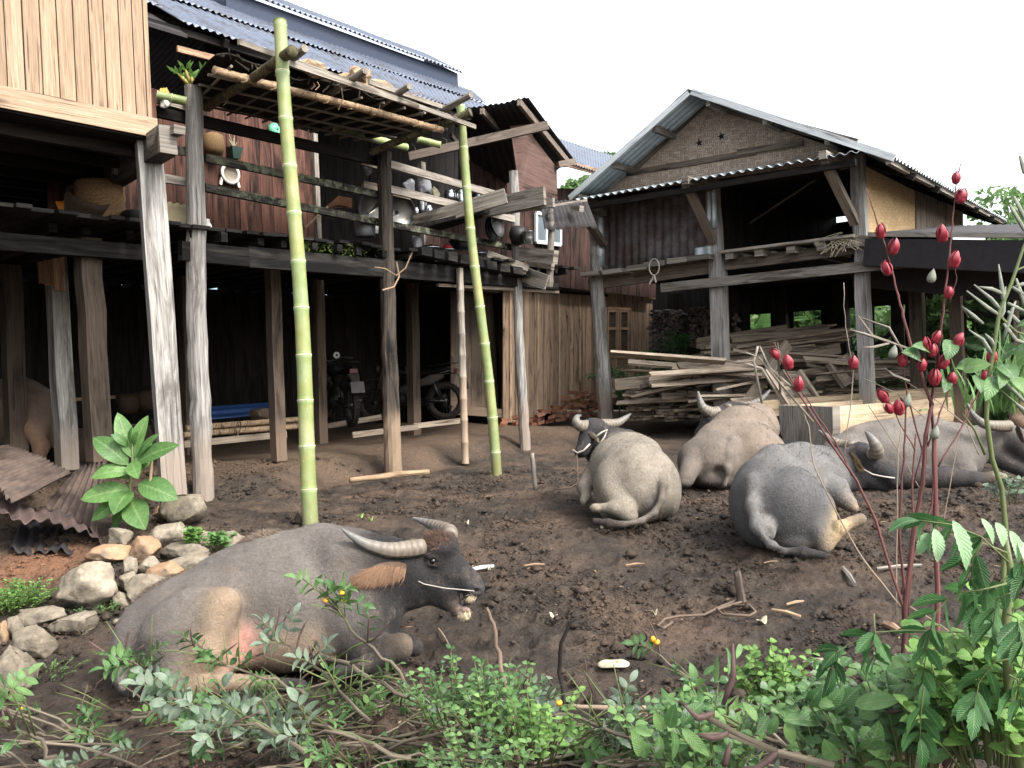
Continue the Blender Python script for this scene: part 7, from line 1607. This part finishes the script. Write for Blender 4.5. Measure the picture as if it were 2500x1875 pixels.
BL = {'lfmid': 'green leafed cut branch in the pile along the lower edge', 'lfgrey': 'dusty leafed cut branch in the pile along the lower edge'}
for k in range(44):
    x0 = random.uniform(60, 1650); y0 = random.uniform(1735, 1885) if x0 < 1250 else random.uniform(1800, 1870); dd = gd(x0, min(1870, y0)) - random.uniform(.05, .4); dx = random.choice((-1, 1, 1)) * random.uniform(180, 430); m_ = random.choice(('lfmid', 'lfgrey', 'lfmid'))
    branch(BL[m_], x0, y0, dd, x0 + dx, y0 + random.uniform(-110, 60), dd + random.uniform(-.15, .35), m_, random.uniform(.0045, .008), random.randint(4, 8), random.randint(0, 3), flowers=int(random.random() < .15))
TG = 'bare twigs in the brush pile'
for k in range(26):
    x0 = random.uniform(150, 1500); y0 = random.uniform(1690, 1840); dd = gd(x0, y0) - .15; p = at(x0, y0, dd); a_ = random.uniform(-1.1, 1.1); L_ = random.uniform(.1, .26); q = p + Rv * (math.sin(a_) * L_) + Vector((0, 0, math.cos(a_) * L_)); m_ = p.lerp(q, .5) + Rv * random.uniform(-.03, .03); mb = MB(); mb.tube([p - Vector((0, 0, .03)), m_, m_.lerp(q, .5) + Rv * random.uniform(-.008, .008), q], [.004, .0042, .0036, .0015], 6, wob=.12); tag(mb.build('twig', M['pod' if k % 2 else 'stembrown'], smooth=True), 'thin dark twig sticking up out of the brush pile', 'twig', 'upright twigs in the brush pile')
for k in range(80):
    x0 = random.uniform(-40, 1850); y0 = random.triangular(1690, 1900, 1850) if x0 < 1300 else random.uniform(1790, 1870); dd = gd(x0, y0) - random.uniform(0, .25); p = at(x0, y0, dd); q = at(x0 + random.choice((-1, 1)) * random.uniform(60, 420), y0 + random.uniform(-110, 110), dd + random.uniform(-.1, .2)); m_ = p.lerp(q, .5) + Vector((0, 0, random.uniform(-.01, .05))); mb = MB(); mb.tube([p, p.lerp(m_, .5) + Vector((0, 0, .01)), m_, m_.lerp(q, .5), q], [.003, .005, .0055, .005, .002], 6, wob=.12); tag(mb.build('twig', M['stembrown'], smooth=True), 'bare brown twig in the brush pile along the lower edge', 'twig', TG)
# tall dry stalks standing in front
DG2 = 'dry stalks standing up from the brush pile'
stick('dry_stalk', 'pale curved dry stalk in front of the mouth of the nearest buffalo', 'stalk', [(1270, 1850, 3.0), (1240, 1700, 3.1), (1215, 1600, 3.2), (1205, 1520, 3.2), (1188, 1484, 3.2)], [.009, .009, .01, .008, .006], 'postbrown', DG2)
stick('dry_stalk', 'dark dry stalk with a bent tip in the middle of the yard', 'stalk', [(1385, 1770, 3.3), (1366, 1640, 3.4), (1370, 1570, 3.4), (1392, 1520, 3.4), (1408, 1510, 3.4)], [.009, .009, .008, .007, .004], 'dark', DG2)
stick('dry_branch', 'grey branch lying flat at the lower edge, right of the dark stalk', 'branch', [(1390, 1722, 3.5), (1480, 1728, 3.55), (1578, 1728, 3.6)], [.008, .012, .01], 'greybam', DG2)
# ---------------------------------------------------------------- fresh weeds in front
weed('fresh green weed clump left of the dry curved stalk', 1100, 1735, 3.0, .24, 20, .036, .02, 'lfmid', .13, serr=0)
weed('taller fresh weed clump at the foot of the dry curved stalk', 1215, 1770, 2.9, .27, 22, .038, .022, 'lfmid', .14)
weed('bright small leafed weed clump right of the dry curved stalk', 1300, 1830, 2.8, .28, 22, .038, .022, 'lfbright', .14, flowers=1)
weed('green weed clump at the bottom, under the tall fresh clump', 1150, 1905, 2.6, .2, 20, .034, .02, 'lfmid', .14)
weed('bright nettle like weed right of the pale husk', 1895, 1700, 2.7, .2, 26, .036, .026, 'lfbright', .1, serr=4)
weed('pale green nettle like weed at the lower right corner', 2420, 1800, 1.9, .36, 40, .06, .04, 'lfbright', .16, serr=5)
weed('pale spiky flowered weed at the right edge', 2480, 1700, 2.0, .26, 30, .05, .034, 'lfbright', .12, serr=5)
weed('mid green weed clump left of the nettle like weed in the corner', 2230, 1850, 2.0, .3, 36, .055, .036, 'lfmid', .16, serr=4)
weed('low green weeds under the compound leaves in the lower right', 2050, 1840, 2.2, .26, 36, .045, .032, 'lfmid', .18, serr=4)
weed('bright weeds at the lower edge right of the middle', 1720, 1860, 2.3, .24, 34, .042, .026, 'lfmid', .16)
weed('weeds behind the silvery spotted leaves at right', 2180, 1760, 2.5, .24, 30, .045, .032, 'lfmid', .18, serr=4)
# large oval leaves with mildew in front
lp_ = Plant('low_shrub', 'low shrub with large oval mildewed leaves at the bottom right of the middle', 'shrub', at(1700, 1860, 2.0)); Zr = lambda x, y, d: at(1400 + x / 2.011, 1300 + y / 2.011, d)
lp_['stems'].tube([Zr(1000, 1080, 2.0), Zr(820, 1000, 2.0), Zr(640, 900, 2.0), Zr(520, 830, 2.05)], [.009, .008, .007, .005], 7); lp_['stems'].tube([Zr(1280, 1150, 1.95), Zr(1000, 1080, 2.0), Zr(760, 990, 2.0), Zr(560, 1000, 2.0)], [.01, .009, .007, .005], 7)
for (x0, y0, x1, y1, w_, d0) in ((380, 1000, 290, 960, 60, 2), (440, 970, 395, 880, 55, 2), (470, 960, 500, 840, 70, 2), (530, 950, 640, 830, 75, 2), (330, 1100, 280, 960, 60, 2), (400, 1110, 420, 990, 60, 2), (490, 970, 485, 1120, 60, 2), (530, 960, 670, 1100, 60, 1.95), (340, 1020, 350, 1110, 60, 2), (900, 930, 830, 830, 50, 2.1), (960, 900, 900, 990, 55, 2.1), (1030, 920, 1220, 940, 75, 2.0), (1040, 930, 1080, 1040, 60, 2), (1000, 900, 960, 990, 50, 2), (1160, 850, 1220, 760, 70, 2.0), (1240, 870, 1330, 760, 75, 2.0), (1310, 850, 1400, 760, 80, 2), (1380, 850, 1610, 820, 90, 1.95), (1400, 900, 1500, 870, 90, 2), (1420, 1060, 1500, 920, 110, 1.9), (1380, 1080, 1320, 950, 90, 1.9), (1300, 1120, 1230, 1010, 90, 1.9), (1440, 1070, 1560, 1100, 80, 1.9), (1250, 880, 1300, 1030, 60, 1.95), (760, 900, 800, 910, 60, 2), (700, 740, 710, 600, 30, 2.1), (760, 700, 750, 560, 28, 2.1), (800, 620, 820, 545, 30, 2.1), (640, 700, 700, 650, 30, 2.1)):
    leaf(lp_['leaves'], Zr(x0, y0, d0), Zr(x1, y1, d0 + random.uniform(-.06, .06)), w_ / 2.011 * d0 / FPX, nrm=(random.gauss(0, .3), -.7, .7), n=8, droop=random.uniform(.04, .14))
for (x0, y0, x1, y1, x2, y2, r) in ((735, 845, 785, 700, 783, 545, .0075), (690, 885, 610, 910, 545, 850, .008), (1000, 1080, 900, 1160, 820, 1156, .008), (760, 985, 680, 1010, 600, 990, .008), (1960, 740, 2000, 745, 2060, 740, .006), (1800, 800, 1900, 820, 1990, 805, .008), (1820, 1150, 1850, 1080, 1950, 1020, .009), (1540, 870, 1560, 880, 1620, 875, .007), (740, 1150, 755, 1090, 770, 1030, .008)):
    lp_.new('pod').tube([Zr(x0, y0, 1.98), Zr((x0 + x1) / 2, (y0 + y1) / 2 + 4, 1.98), Zr(x1, y1, 1.98), Zr(x2, y2, 1.98)], [r * .7, r, r, r * .3], 8)
lp_.done({'stems': 'stembrown', 'leaves': 'lfmid', 'pod': 'pod'})
# ---------------------------------------------------------------- tree sapling with big toothed compound leaves at the right
nm = Plant('sapling', 'sapling with dark toothed drooping leaves in the lower right foreground', 'sapling', at(2460, 1870, 1.75)); 
nm['stems'].tube([Zr(2200, 1250, 1.8), Zr(2140, 800, 1.8), Zr(2120, 450, 1.8), Zr(2150, 200, 1.8), Zr(2120, 20, 1.8)], [.012, .011, .009, .008, .005], 8)
rach = [([(2140, 150), (2000, 20), (1850, -40), (1700, -60)], 1.6, 5, 'a'), ([(2130, 250), (1990, 285), (1870, 295), (1770, 400), (1735, 560), (1712, 740)], 1.7, 6, 'b'), ([(2120, 520), (1900, 490), (1620, 480), (1480, 490), (1330, 560)], 1.75, 2, 'b'), ([(1475, 400), (1480, 490), (1487, 620)], 1.75, 3, 'b'), ([(1340, 560), (1300, 580), (1265, 660)], 1.75, 2, 'b'), ([(2140, 300), (2080, 330), (2060, 460), (2060, 540)], 1.65, 3, 'b'), ([(2150, 200), (2090, 250), (2010, 300)], 1.7, 3, 'b'), ([(2130, 100), (2010, 50), (1960, 130), (1950, 260)], 1.7, 4, 'b'), ([(2130, 400), (2180, 420), (2210, 560)], 1.6, 3, 'b'), ([(1720, 760), (1705, 900), (1702, 1010)], 1.7, 3, 'b'), ([(2160, 60), (2200, 120), (2230, 240)], 1.6, 3, 'b'), ([(2140, 620), (2060, 640), (1990, 740), (1970, 860)], 1.75, 4, 'b'), ([(1870, 295), (1960, 330), (2010, 420)], 1.75, 3, 'b'), ([(2140, 700), (2180, 720), (2200, 850)], 1.7, 3, 'b')]
for pts, dd, pairs, kind in rach: compound(nm['stems'], nm['leaves'], [Zr(x, y, dd + random.uniform(-.03, .03)) for x, y in pts], .062, .026, pairs, serr=6, hang=.75, r=.002, ang=.75)
for (x0, y0, x1, y1, w_, d0) in ((1860, -60, 1928, 185, 105, 1.55), (1770, -20, 1785, 145, 80, 1.55), (1740, 0, 1690, 110, 60, 1.6), (2070, -50, 2110, 70, 80, 1.55), (2140, -10, 2185, 150, 80, 1.5), (2180, 40, 2240, 200, 90, 1.5), (2000, -70, 2060, 60, 60, 1.6)):
    leaf(nm['pale_leaves'], Zr(x0, y0, d0), Zr(x1, y1, d0), w_ / 2.011 * d0 / FPX, nrm=(.1, -.6, .8), serr=8, droop=.08)
nm.done({'stems': 'stemgreen', 'leaves': 'lfdark', 'pale_leaves': 'lflight'})
# ---------------------------------------------------------------- red stemmed roselle shrub
ro = Plant('roselle_shrub', 'tall shrub of red stems carrying red pointed buds, right foreground', 'shrub', at(2220, 1500, 2.9)); D0 = 2.9
def stem(part, pts, r0, r1, d=D0, tod=None):
    P = [at(x, y, d + (tod - d) * i / (len(pts) - 1) if tod else d) for i, (x, y) in enumerate(pts)]; Q = []
    for i in range(len(P) - 1):
        for t in (0, .25, .5, .75): Q.append(P[i].lerp(P[i + 1], t) + Vector((random.gauss(0, .0012), 0, random.gauss(0, .0012))))
    Q.append(P[-1]); R_ = [a * .55 * (1.18 if i % 4 == 0 else 1) for i, a in enumerate(np.linspace(r0, r1, len(Q)))]; ro[part].tube(Q, R_, 8, wob=.05)
stem('stems', [(2290, 2080), (2286, 1700), (2288, 1480), (2285, 1275), (2281, 1110), (2281, 1050)], .018, .014)
stem('stems', [(2281, 1060), (2272, 990), (2288, 881), (2300, 780), (2310, 700), (2317, 619), (2325, 552), (2333, 470), (2345, 400)], .010, .003)
stem('stems', [(2205, 2080), (2205, 1700), (2210, 1480), (2235, 1275), (2253, 1181), (2260, 1062), (2275, 989)], .02, .011)
stem('stems', [(2275, 989), (2245, 900), (2224, 845), (2205, 770), (2192, 722), (2179, 665), (2159, 593), (2141, 542), (2115, 460)], .011, .003)
stem('stems', [(2210, 1500), (2137, 1272), (2092, 1174), (2031, 1086), (1953, 965), (1905, 880), (1890, 835)], .010, .0035)
stem('stems', [(2080, 1160), (2040, 1080), (1985, 1000), (1950, 945)], .006, .003)
stem('stems', [(2210, 1460), (2195, 1300), (2207, 1120), (2212, 1000), (2215, 960)], .009, .004)
stem('stems', [(2290, 1140), (2350, 1040), (2392, 948)], .006, .004); stem('stems', [(2265, 1090), (2295, 1010), (2322, 935)], .006, .003)
stem('stems', [(2200, 1450), (2240, 1330), (2275, 1230), (2280, 1160)], .007, .007); stem('stems', [(2260, 1130), (2215, 960), (2204, 900)], .006, .003); stem('stems', [(2235, 1100), (2200, 1040), (2180, 1000)], .005, .003)
stem('stems', [(2215, 1500), (2230, 1350), (2228, 1180), (2236, 1060)], .008, .005); stem('stems', [(2285, 930), (2285, 870), (2275, 850)], .005, .003); stem('stems', [(2300, 900), (2330, 860), (2345, 838)], .004, .003); stem('stems', [(2318, 740), (2335, 690), (2332, 640)], .003, .002)
stem('stems', [(2232, 1180), (2262, 1060), (2268, 1000)], .006, .004)
stem('dry_stems', [(2200, 1480), (2110, 1370), (2040, 1250), (1985, 1130), (1975, 1040), (1955, 990)], .005, .003); stem('dry_stems', [(2060, 1120), (2080, 960), (2083, 900), (2065, 800), (2060, 690)], .004, .002)
stem('dry_stems', [(2188, 1500), (2190, 1280), (2193, 1100), (2200, 1040)], .004, .003); stem('dry_stems', [(2280, 1040), (2190, 960), (2100, 920)], .003, .002); stem('dry_stems', [(2250, 1200), (2180, 1080), (2120, 990)], .003, .002)
stem('dry_stems', [(2390, 1110), (2360, 1040), (2290, 980), (2160, 900)], .004, .002); stem('dry_stems', [(2300, 1290), (2320, 1180), (2345, 1040)], .003, .002); stem('dry_stems', [(2220, 1480), (2350, 1560), (2450, 1600)], .004, .002)
for x0, y0, x1, y1, x2, y2 in ((2215, 850, 2130, 820, 2095, 770), (2200, 845, 2110, 815, 2075, 805), (2170, 838, 2130, 848, 2105, 848), (2210, 870, 2170, 800, 2100, 775), (2220, 930, 2180, 915, 2170, 905), (1985, 1030, 1900, 930, 1850, 870), (1950, 960, 1880, 900, 1855, 845), (1905, 960, 1900, 860, 1898, 835), (1860, 985, 1840, 880, 1850, 850), (1890, 950, 1860, 900, 1800, 880), (1845, 880, 1800, 885, 1770, 880), (1850, 845, 1845, 870, 1820, 860)):
    ro.new('dry_pod').tube([at(x0, y0, D0), at(x1, y1, D0), at(x2, y2, D0)], [.004, .005, .002], 6)
def bud(px, py, s_=1.0, tilt=0, part='bud'):
    c0 = at(px, py, D0 - .02); ax = Vector((tilt, -.15, 1)).normalized(); lathe(ro.new(part), c0 - ax * .03 * s_, [(.003, 0), (.016 * s_, .006 * s_), (.0205 * s_, .022 * s_), (.017 * s_, .038 * s_), (.008 * s_, .056 * s_), (.001, .066 * s_)], ax, 12)
    x = ax.orthogonal().normalized(); y = ax.cross(x); br_mb = ro.new('bracts')
    if part == 'bud':
        pm = ro.q[-2][1]
        for k in range(6): a_ = k * 1.047 + random.random(); rd = x * math.cos(a_) + y * math.sin(a_); b0 = c0 - ax * .026 * s_ + rd * .012 * s_; leaf(pm, b0, c0 + ax * random.uniform(.034, .05) * s_ + rd * random.uniform(.002, .012) * s_, .024 * s_, droop=.22, nrm=rd, fold=-.25)
    for k in range(8):
        a_ = k * .785; dv = (x * math.cos(a_) + y * math.sin(a_)) * .022 * s_ + ax * .006; br_mb.tube([c0 - ax * .028 * s_, c0 - ax * .026 * s_ + dv], [.0022, .0008], 4)
for px, py, s_, tl in ((2151, 568, 1.1, -.1), (2182, 606, 1.15, .1), (2166, 658, 1.1, -.2), (2301, 575, 1.25, -.15), (2330, 638, 1.3, .25), (2316, 716, .95, .1), (2347, 481, 1.15, .15), (2334, 437, .9, 0), (2084, 888, 1.0, 0), (2286, 825, 1.0, .4), (2260, 843, 1, -.1), (2277, 858, 1.05, 0), (2340, 834, 1.05, .5), (2204, 881, 1.05, 0), (2251, 893, 1.0, .1), (2304, 886, 1.15, .35), (2282, 926, 1.2, 0), (2325, 926, 1.0, 0), (2421, 874, 1.1, .1), (2407, 924, 1.1, -.1), (2157, 970, 1.1, -.5), (2172, 998, .95, -.6), (2195, 998, 1.2, -.1), (1895, 867, .9, -.7), (1925, 887, 1.15, -.2), (1950, 941, 1.1, 0)): bud(px, py, s_ * .68, tl)
for px, py in ((2283, 1057), (2215, 978), (2275, 675), (2181, 860)): bud(px, py, .75, .2, 'seed_pod')
for x0, y0, x1, y1, w_ in ((2250, 880, 2200, 860, 40), (2270, 860, 2225, 845, 30), (2320, 830, 2310, 880, 40), (2310, 925, 2305, 960, 26), (2335, 895, 2400, 890, 32), (2330, 900, 2360, 905, 20), (2245, 1005, 2265, 1003, 14), (2380, 915, 2395, 960, 30)): leaf(ro['leaves'], at(x0, y0, D0), at(x1, y1, D0 - .05), w_ / FPX * D0, nrm=(0, -.8, .5))
M['bract'] = plain('dark_bract', rgb(90, 50, 48), .7)
ro.done({'stems': 'stemred', 'dry_stems': 'greybam', 'dry_pod': 'greybam', 'bud': 'calyx', 'bracts': 'bract', 'seed_pod': 'podgrey', 'leaves': 'lfmid'})
# ---------------------------------------------------------------- tall green senna at the right edge
se = Plant('senna_shrub', 'green stemmed shrub with long fuzzy grey pods at the right edge', 'shrub', at(2425, 1500, 2.6)); S = lambda x, y, d=2.5: at(x, y, d)
se['stems'].tube([S(2450, 2000), S(2440, 1600), S(2455, 1290), S(2445, 1190), S(2422, 1120), S(2408, 1020), S(2412, 930), S(2425, 860), S(2440, 760), S(2470, 690), S(2500, 600), S(2540, 520)], [.008, .008, .0075, .0075, .007, .007, .006, .006, .006, .005, .004, .003], 9)
for pts in ([(2415, 930), (2480, 985), (2540, 1060)], [(2440, 770), (2480, 810), (2540, 830)], [(2405, 1110), (2380, 1050), (2350, 1010)], [(2470, 700), (2480, 660), (2530, 640)]): se['stems'].tube([S(x, y) for x, y in pts], [.004, .0035, .002], 6)
for (x0, y0, x1, y1, x2, y2) in ((2445, 760, 2420, 730, 2378, 695), (2440, 770, 2410, 750, 2360, 710), (2450, 740, 2446, 700, 2438, 645), (2455, 720, 2420, 705, 2390, 700), (2450, 830, 2470, 760, 2480, 735), (2440, 780, 2450, 760, 2455, 700), (2425, 870, 2400, 830, 2365, 805), (2430, 850, 2420, 830, 2405, 815), (2460, 760, 2490, 790, 2530, 800), (2450, 790, 2480, 830, 2540, 850), (2470, 700, 2500, 720, 2540, 720), (2480, 680, 2500, 740, 2530, 770), (2460, 740, 2500, 760, 2540, 740), (2478, 700, 2510, 690, 2540, 660), (2400, 790, 2350, 750, 2365, 775), (2465, 500, 2500, 560, 2540, 580), (2475, 480, 2500, 530, 2530, 560), (2490, 380, 2500, 420, 2530, 450), (2430, 920, 2480, 960, 2530, 1010), (2480, 985, 2510, 1010, 2540, 1060)):
    se.new('pod').tube([S(x0, y0), S((x0 + x1) / 2, (y0 + y1) / 2), S(x1, y1), S(x2, y2)], [.004, .006, .006, .002], 7, wob=.05)
for x0, y0, x1, y1, w_ in ((2440, 890, 2480, 930, 50), (2450, 870, 2490, 850, 45), (2425, 920, 2405, 980, 36), (2350, 905, 2420, 890, 40), (2480, 880, 2530, 860, 60), (2470, 920, 2500, 960, 40), (2450, 900, 2440, 950, 30), (2480, 800, 2520, 790, 30)): leaf(se['leaves'], S(x0, y0), S(x1, y1, 2.45), w_ / FPX * 2.5, nrm=(0, -.8, .5))
se.done({'stems': 'stemgreen', 'pod': 'podgrey', 'leaves': 'lfmid'})
# ---------------------------------------------------------------- background: trees, banana, hills
def cloud_leaves(name, parent, centers, radii, n, size, mat, seed, loc, droop=0, squash=.8):
    r = np.random.default_rng(seed); centers = np.array(centers, float); radii = np.array(radii, float); k = r.choice(len(centers), n, p=radii ** 2 / (radii ** 2).sum()); dv = r.normal(0, 1, (n, 3)); dv /= np.linalg.norm(dv, axis=1, keepdims=True); p = centers[k] + dv * (radii[k] * r.uniform(.35, 1.0, n) ** .6)[:, None] * np.array([1, 1, squash])
    a_ = r.normal(0, 1, (n, 3)); a_[:, 2] -= droop; a_ /= np.linalg.norm(a_, axis=1, keepdims=True); b_ = np.cross(a_, r.normal(0, 1, (n, 3))); b_ /= np.linalg.norm(b_, axis=1, keepdims=True); s_ = (size * r.uniform(.6, 1.4, n))[:, None]
    V = np.stack([p - a_ * s_, p + b_ * s_ * .42, p + a_ * s_, p - b_ * s_ * .42], 1).reshape(-1, 3); F = np.arange(n * 4).reshape(-1, 4); cr = r.random(len(centers))
    rn = np.clip(cr[k] * .6 + r.random(n) * .4, 0, 1); uvw = np.stack([np.tile([0, .5, 1, .5], n), np.tile([.5, 1, .5, 0], n), np.repeat(rn, 4)], -1)
    return mesh_fast(name, V, F, M[mat], parent, loc, uvw=uvw, smooth=False)
def tree(name, label, px, pyb, pyt, d, spread, seed, n=5000, size=.16, mat='lffar', group='trees and bushes behind the barn', ncl=14, trunk=.15, low=.25):
    b = at(px, pyb, d); b.z = min(b.z, 0.1); t = at(px, pyt, d); H_ = t.z - b.z; T = thing(name, label, 'tree' if 'bush' not in name else 'bush', b, group); r = random.Random(seed); cs = []; rs = []; mb = MB(); mb.tube([b, b + Vector((.1, 0, H_ * .4)), b + Vector((0, .1, H_ * .75))], [trunk, trunk * .7, trunk * .3], 8, wob=.08)
    for k in range(ncl):
        z = H_ * r.uniform(low, .92); rad = spread * (1 - .5 * abs(z / H_ - .55)); a_ = r.uniform(0, 6.28); q = r.random() ** .5; c0 = b + Vector((math.cos(a_) * rad * q, math.sin(a_) * rad * q, z)); cs.append(c0); rs.append(spread * r.uniform(.25, .48)); mb.tube([b + Vector((.05, 0, z * .5)), b.lerp(c0, .6) + Vector((0, 0, z * .3)), c0], [trunk * .35, trunk * .2, trunk * .06], 5)
    mb.build('trunk', M['stembrown'], T, smooth=True); cloud_leaves('crown', T, cs, rs, n, size, mat, seed, b)
tree('broadleaf_tree', 'pale leafy tree top showing between the two roofs', 1478, 900, 362, 44, 2.3, 1, 6000, .2)
tree('feathery_tree', 'feathery green tree reaching in at the right edge above the lean-to roof', 2560, 900, 455, 22, 2.6, 2, 7000, .12, trunk=.2)
tree('hedge_bush', 'bushy green thicket seen through the gap left of the barn centre', 1870, 900, 700, 28, 2.2, 3, 5000, .18, low=.05, ncl=20); tree('hedge_bush', 'green thicket seen through the gap with crossed braces', 1985, 900, 690, 27, 1.9, 4, 5000, .18, low=.05, ncl=20)
tree('hedge_bush', 'thicket behind the right barn post', 2140, 900, 740, 26, 2.2, 5, 5000, .18, low=.05, ncl=20); tree('hedge_bush', 'thicket behind the red stemmed shrub', 2290, 900, 740, 22, 2.0, 6, 5000, .15, low=.05, ncl=20)
tree('hedge_bush', 'large leafed dark bush under the lean-to at the right', 2390, 1000, 690, 14, .95, 7, 2200, .12, 'lfmid', low=.05, ncl=16); tree('hedge_bush', 'green bush at the right edge under the lean-to', 2500, 1010, 710, 13, 1.0, 8, 2200, .12, 'lfmid', low=.05, ncl=16)
tree('hedge_bush', 'small dark bush beside the end of the tan plank wall', 1640, 980, 790, 17.2, .5, 9, 1500, .09, 'lfdark', low=.05, ncl=12, trunk=.04)
# banana plant
bn = Plant('banana_plant', 'banana plant with long torn leaves seen through the barn', 'banana plant', at(1860, 900, 25)); cb = at(1860, 900, 25); cb.z = 0; bn['stem'].tube([cb, cb + Vector((0, 0, 1.6))], [.16, .1], 10)
for k in range(9): a_ = k * .7; leaf(bn['leaves'], cb + Vector((0, 0, 1.5)), cb + Vector((math.cos(a_) * 1.5, math.sin(a_) * 1.2, 2.4 + .4 * math.sin(k * 2))), .5, droop=.18, n=12, nrm=(0, 0, 1), serr=7)
bn.done({'stem': 'stemgreen', 'leaves': 'lftob'})
# weeds by the tan wall: strappy leaves
for i, (x, y, lb) in enumerate(((1510, 925, 'strappy leafed weed under the shuttered window'), (1570, 925, 'strappy leafed weed at the corner of the tan plank wall'), (1460, 930, 'strappy leafed weed right of the brick heap'))):
    P_ = Plant('strappy_weed', lb, 'weed', h(x, y, 1.7), 'strappy weeds along the tan wall'); b0 = h(x, y, 1.7)
    for k in range(26): a_ = random.uniform(0, 6.28); leaf(P_['leaves'], b0 + Vector((random.gauss(0, .1), 0, 0)), b0 + Vector((math.cos(a_) * .3, math.sin(a_) * .2, random.uniform(.05, .32))), .035, droop=.25)
    b1 = b0.copy(); b1.z = .1; P_['stems'].tube([b1, b0], [.02, .015], 6); P_.done({'leaves': 'lfmid', 'stems': 'stemgreen'})
for k, (x, y, d0, lb) in enumerate(((1545, 1000, 15.2, 'dark weeds left of the plank stack, behind the crooked post'), (1640, 880, 17.0, 'tall dark weeds in front of the firewood'))): weed(lb, x, y, d0, .9 if k == 0 else .8, 24, .14, .05, 'lfdark', .25, group='dark weeds around the lumber')
# reed like plants at the right edge
P_ = Plant('reed_clump', 'clump of long narrow yellow green leaves at the right edge', 'reeds', at(2460, 1000, 9)); b0 = at(2465, 1010, 9)
for k in range(90): a_ = random.uniform(0, 6.28); bb_ = b0 + Vector((random.gauss(0, .28), random.gauss(0, .2), 0)); leaf(P_['leaves'], bb_, bb_ + Vector((math.cos(a_) * .25, math.sin(a_) * .2, random.uniform(.4, 1.0))), .03, droop=.12)
P_.done({'leaves': 'lftob'})
# dark earth bank and slats behind the long buffalo
one_ = MB(); one_.board(at(2345, 880, 12.9), at(2600, 865, 12.0), .07, .05); one_.board(at(2345, 940, 12.9), at(2600, 925, 12.0), .07, .05); one_.board(at(2350, 760, 12.9), at(2600, 790, 12.0), .06, .05); fe = thing('rail_fence', 'rough pole fence under the lean-to at the right edge', 'fence', at(2400, 1000, 12.5)); one_.build('rails', M['dark'], fe)
one_ = MB(); one_.board(at(2480, 1010, 12.4), at(2476, 700, 12.4), .09, .09, up=(1, 0, 0)); one_.build('post', M['postbrown'], fe)
# hills
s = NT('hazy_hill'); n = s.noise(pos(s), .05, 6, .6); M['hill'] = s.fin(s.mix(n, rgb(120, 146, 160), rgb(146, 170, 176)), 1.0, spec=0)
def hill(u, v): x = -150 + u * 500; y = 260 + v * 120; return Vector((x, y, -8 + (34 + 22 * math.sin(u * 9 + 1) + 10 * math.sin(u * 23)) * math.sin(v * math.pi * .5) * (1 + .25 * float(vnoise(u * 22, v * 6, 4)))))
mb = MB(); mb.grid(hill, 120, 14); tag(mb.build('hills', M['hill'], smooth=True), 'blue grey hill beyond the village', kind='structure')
# neighbour's roof behind the lean-to
nb = thing('neighbour_house', 'far house with a grey roof just above the lean-to at the right edge', 'house', at(2450, 600, 30)); mb = MB(); a_, b_ = at(2405, 556, 30), at(2620, 560, 28); corrugated(mb, a_, b_, at(2440, 538, 34), at(2640, 520, 32), .3, .03, 3); mb.build('roof', M['tindark'], nb, smooth=True, solid=.02); mb = MB(); lo = lambda p: Vector((p.x, p.y, -.2)); plank_wall(mb, lo(a_), lo(b_), a_, b_, .3); mb.build('wall', M['dark'], nb)
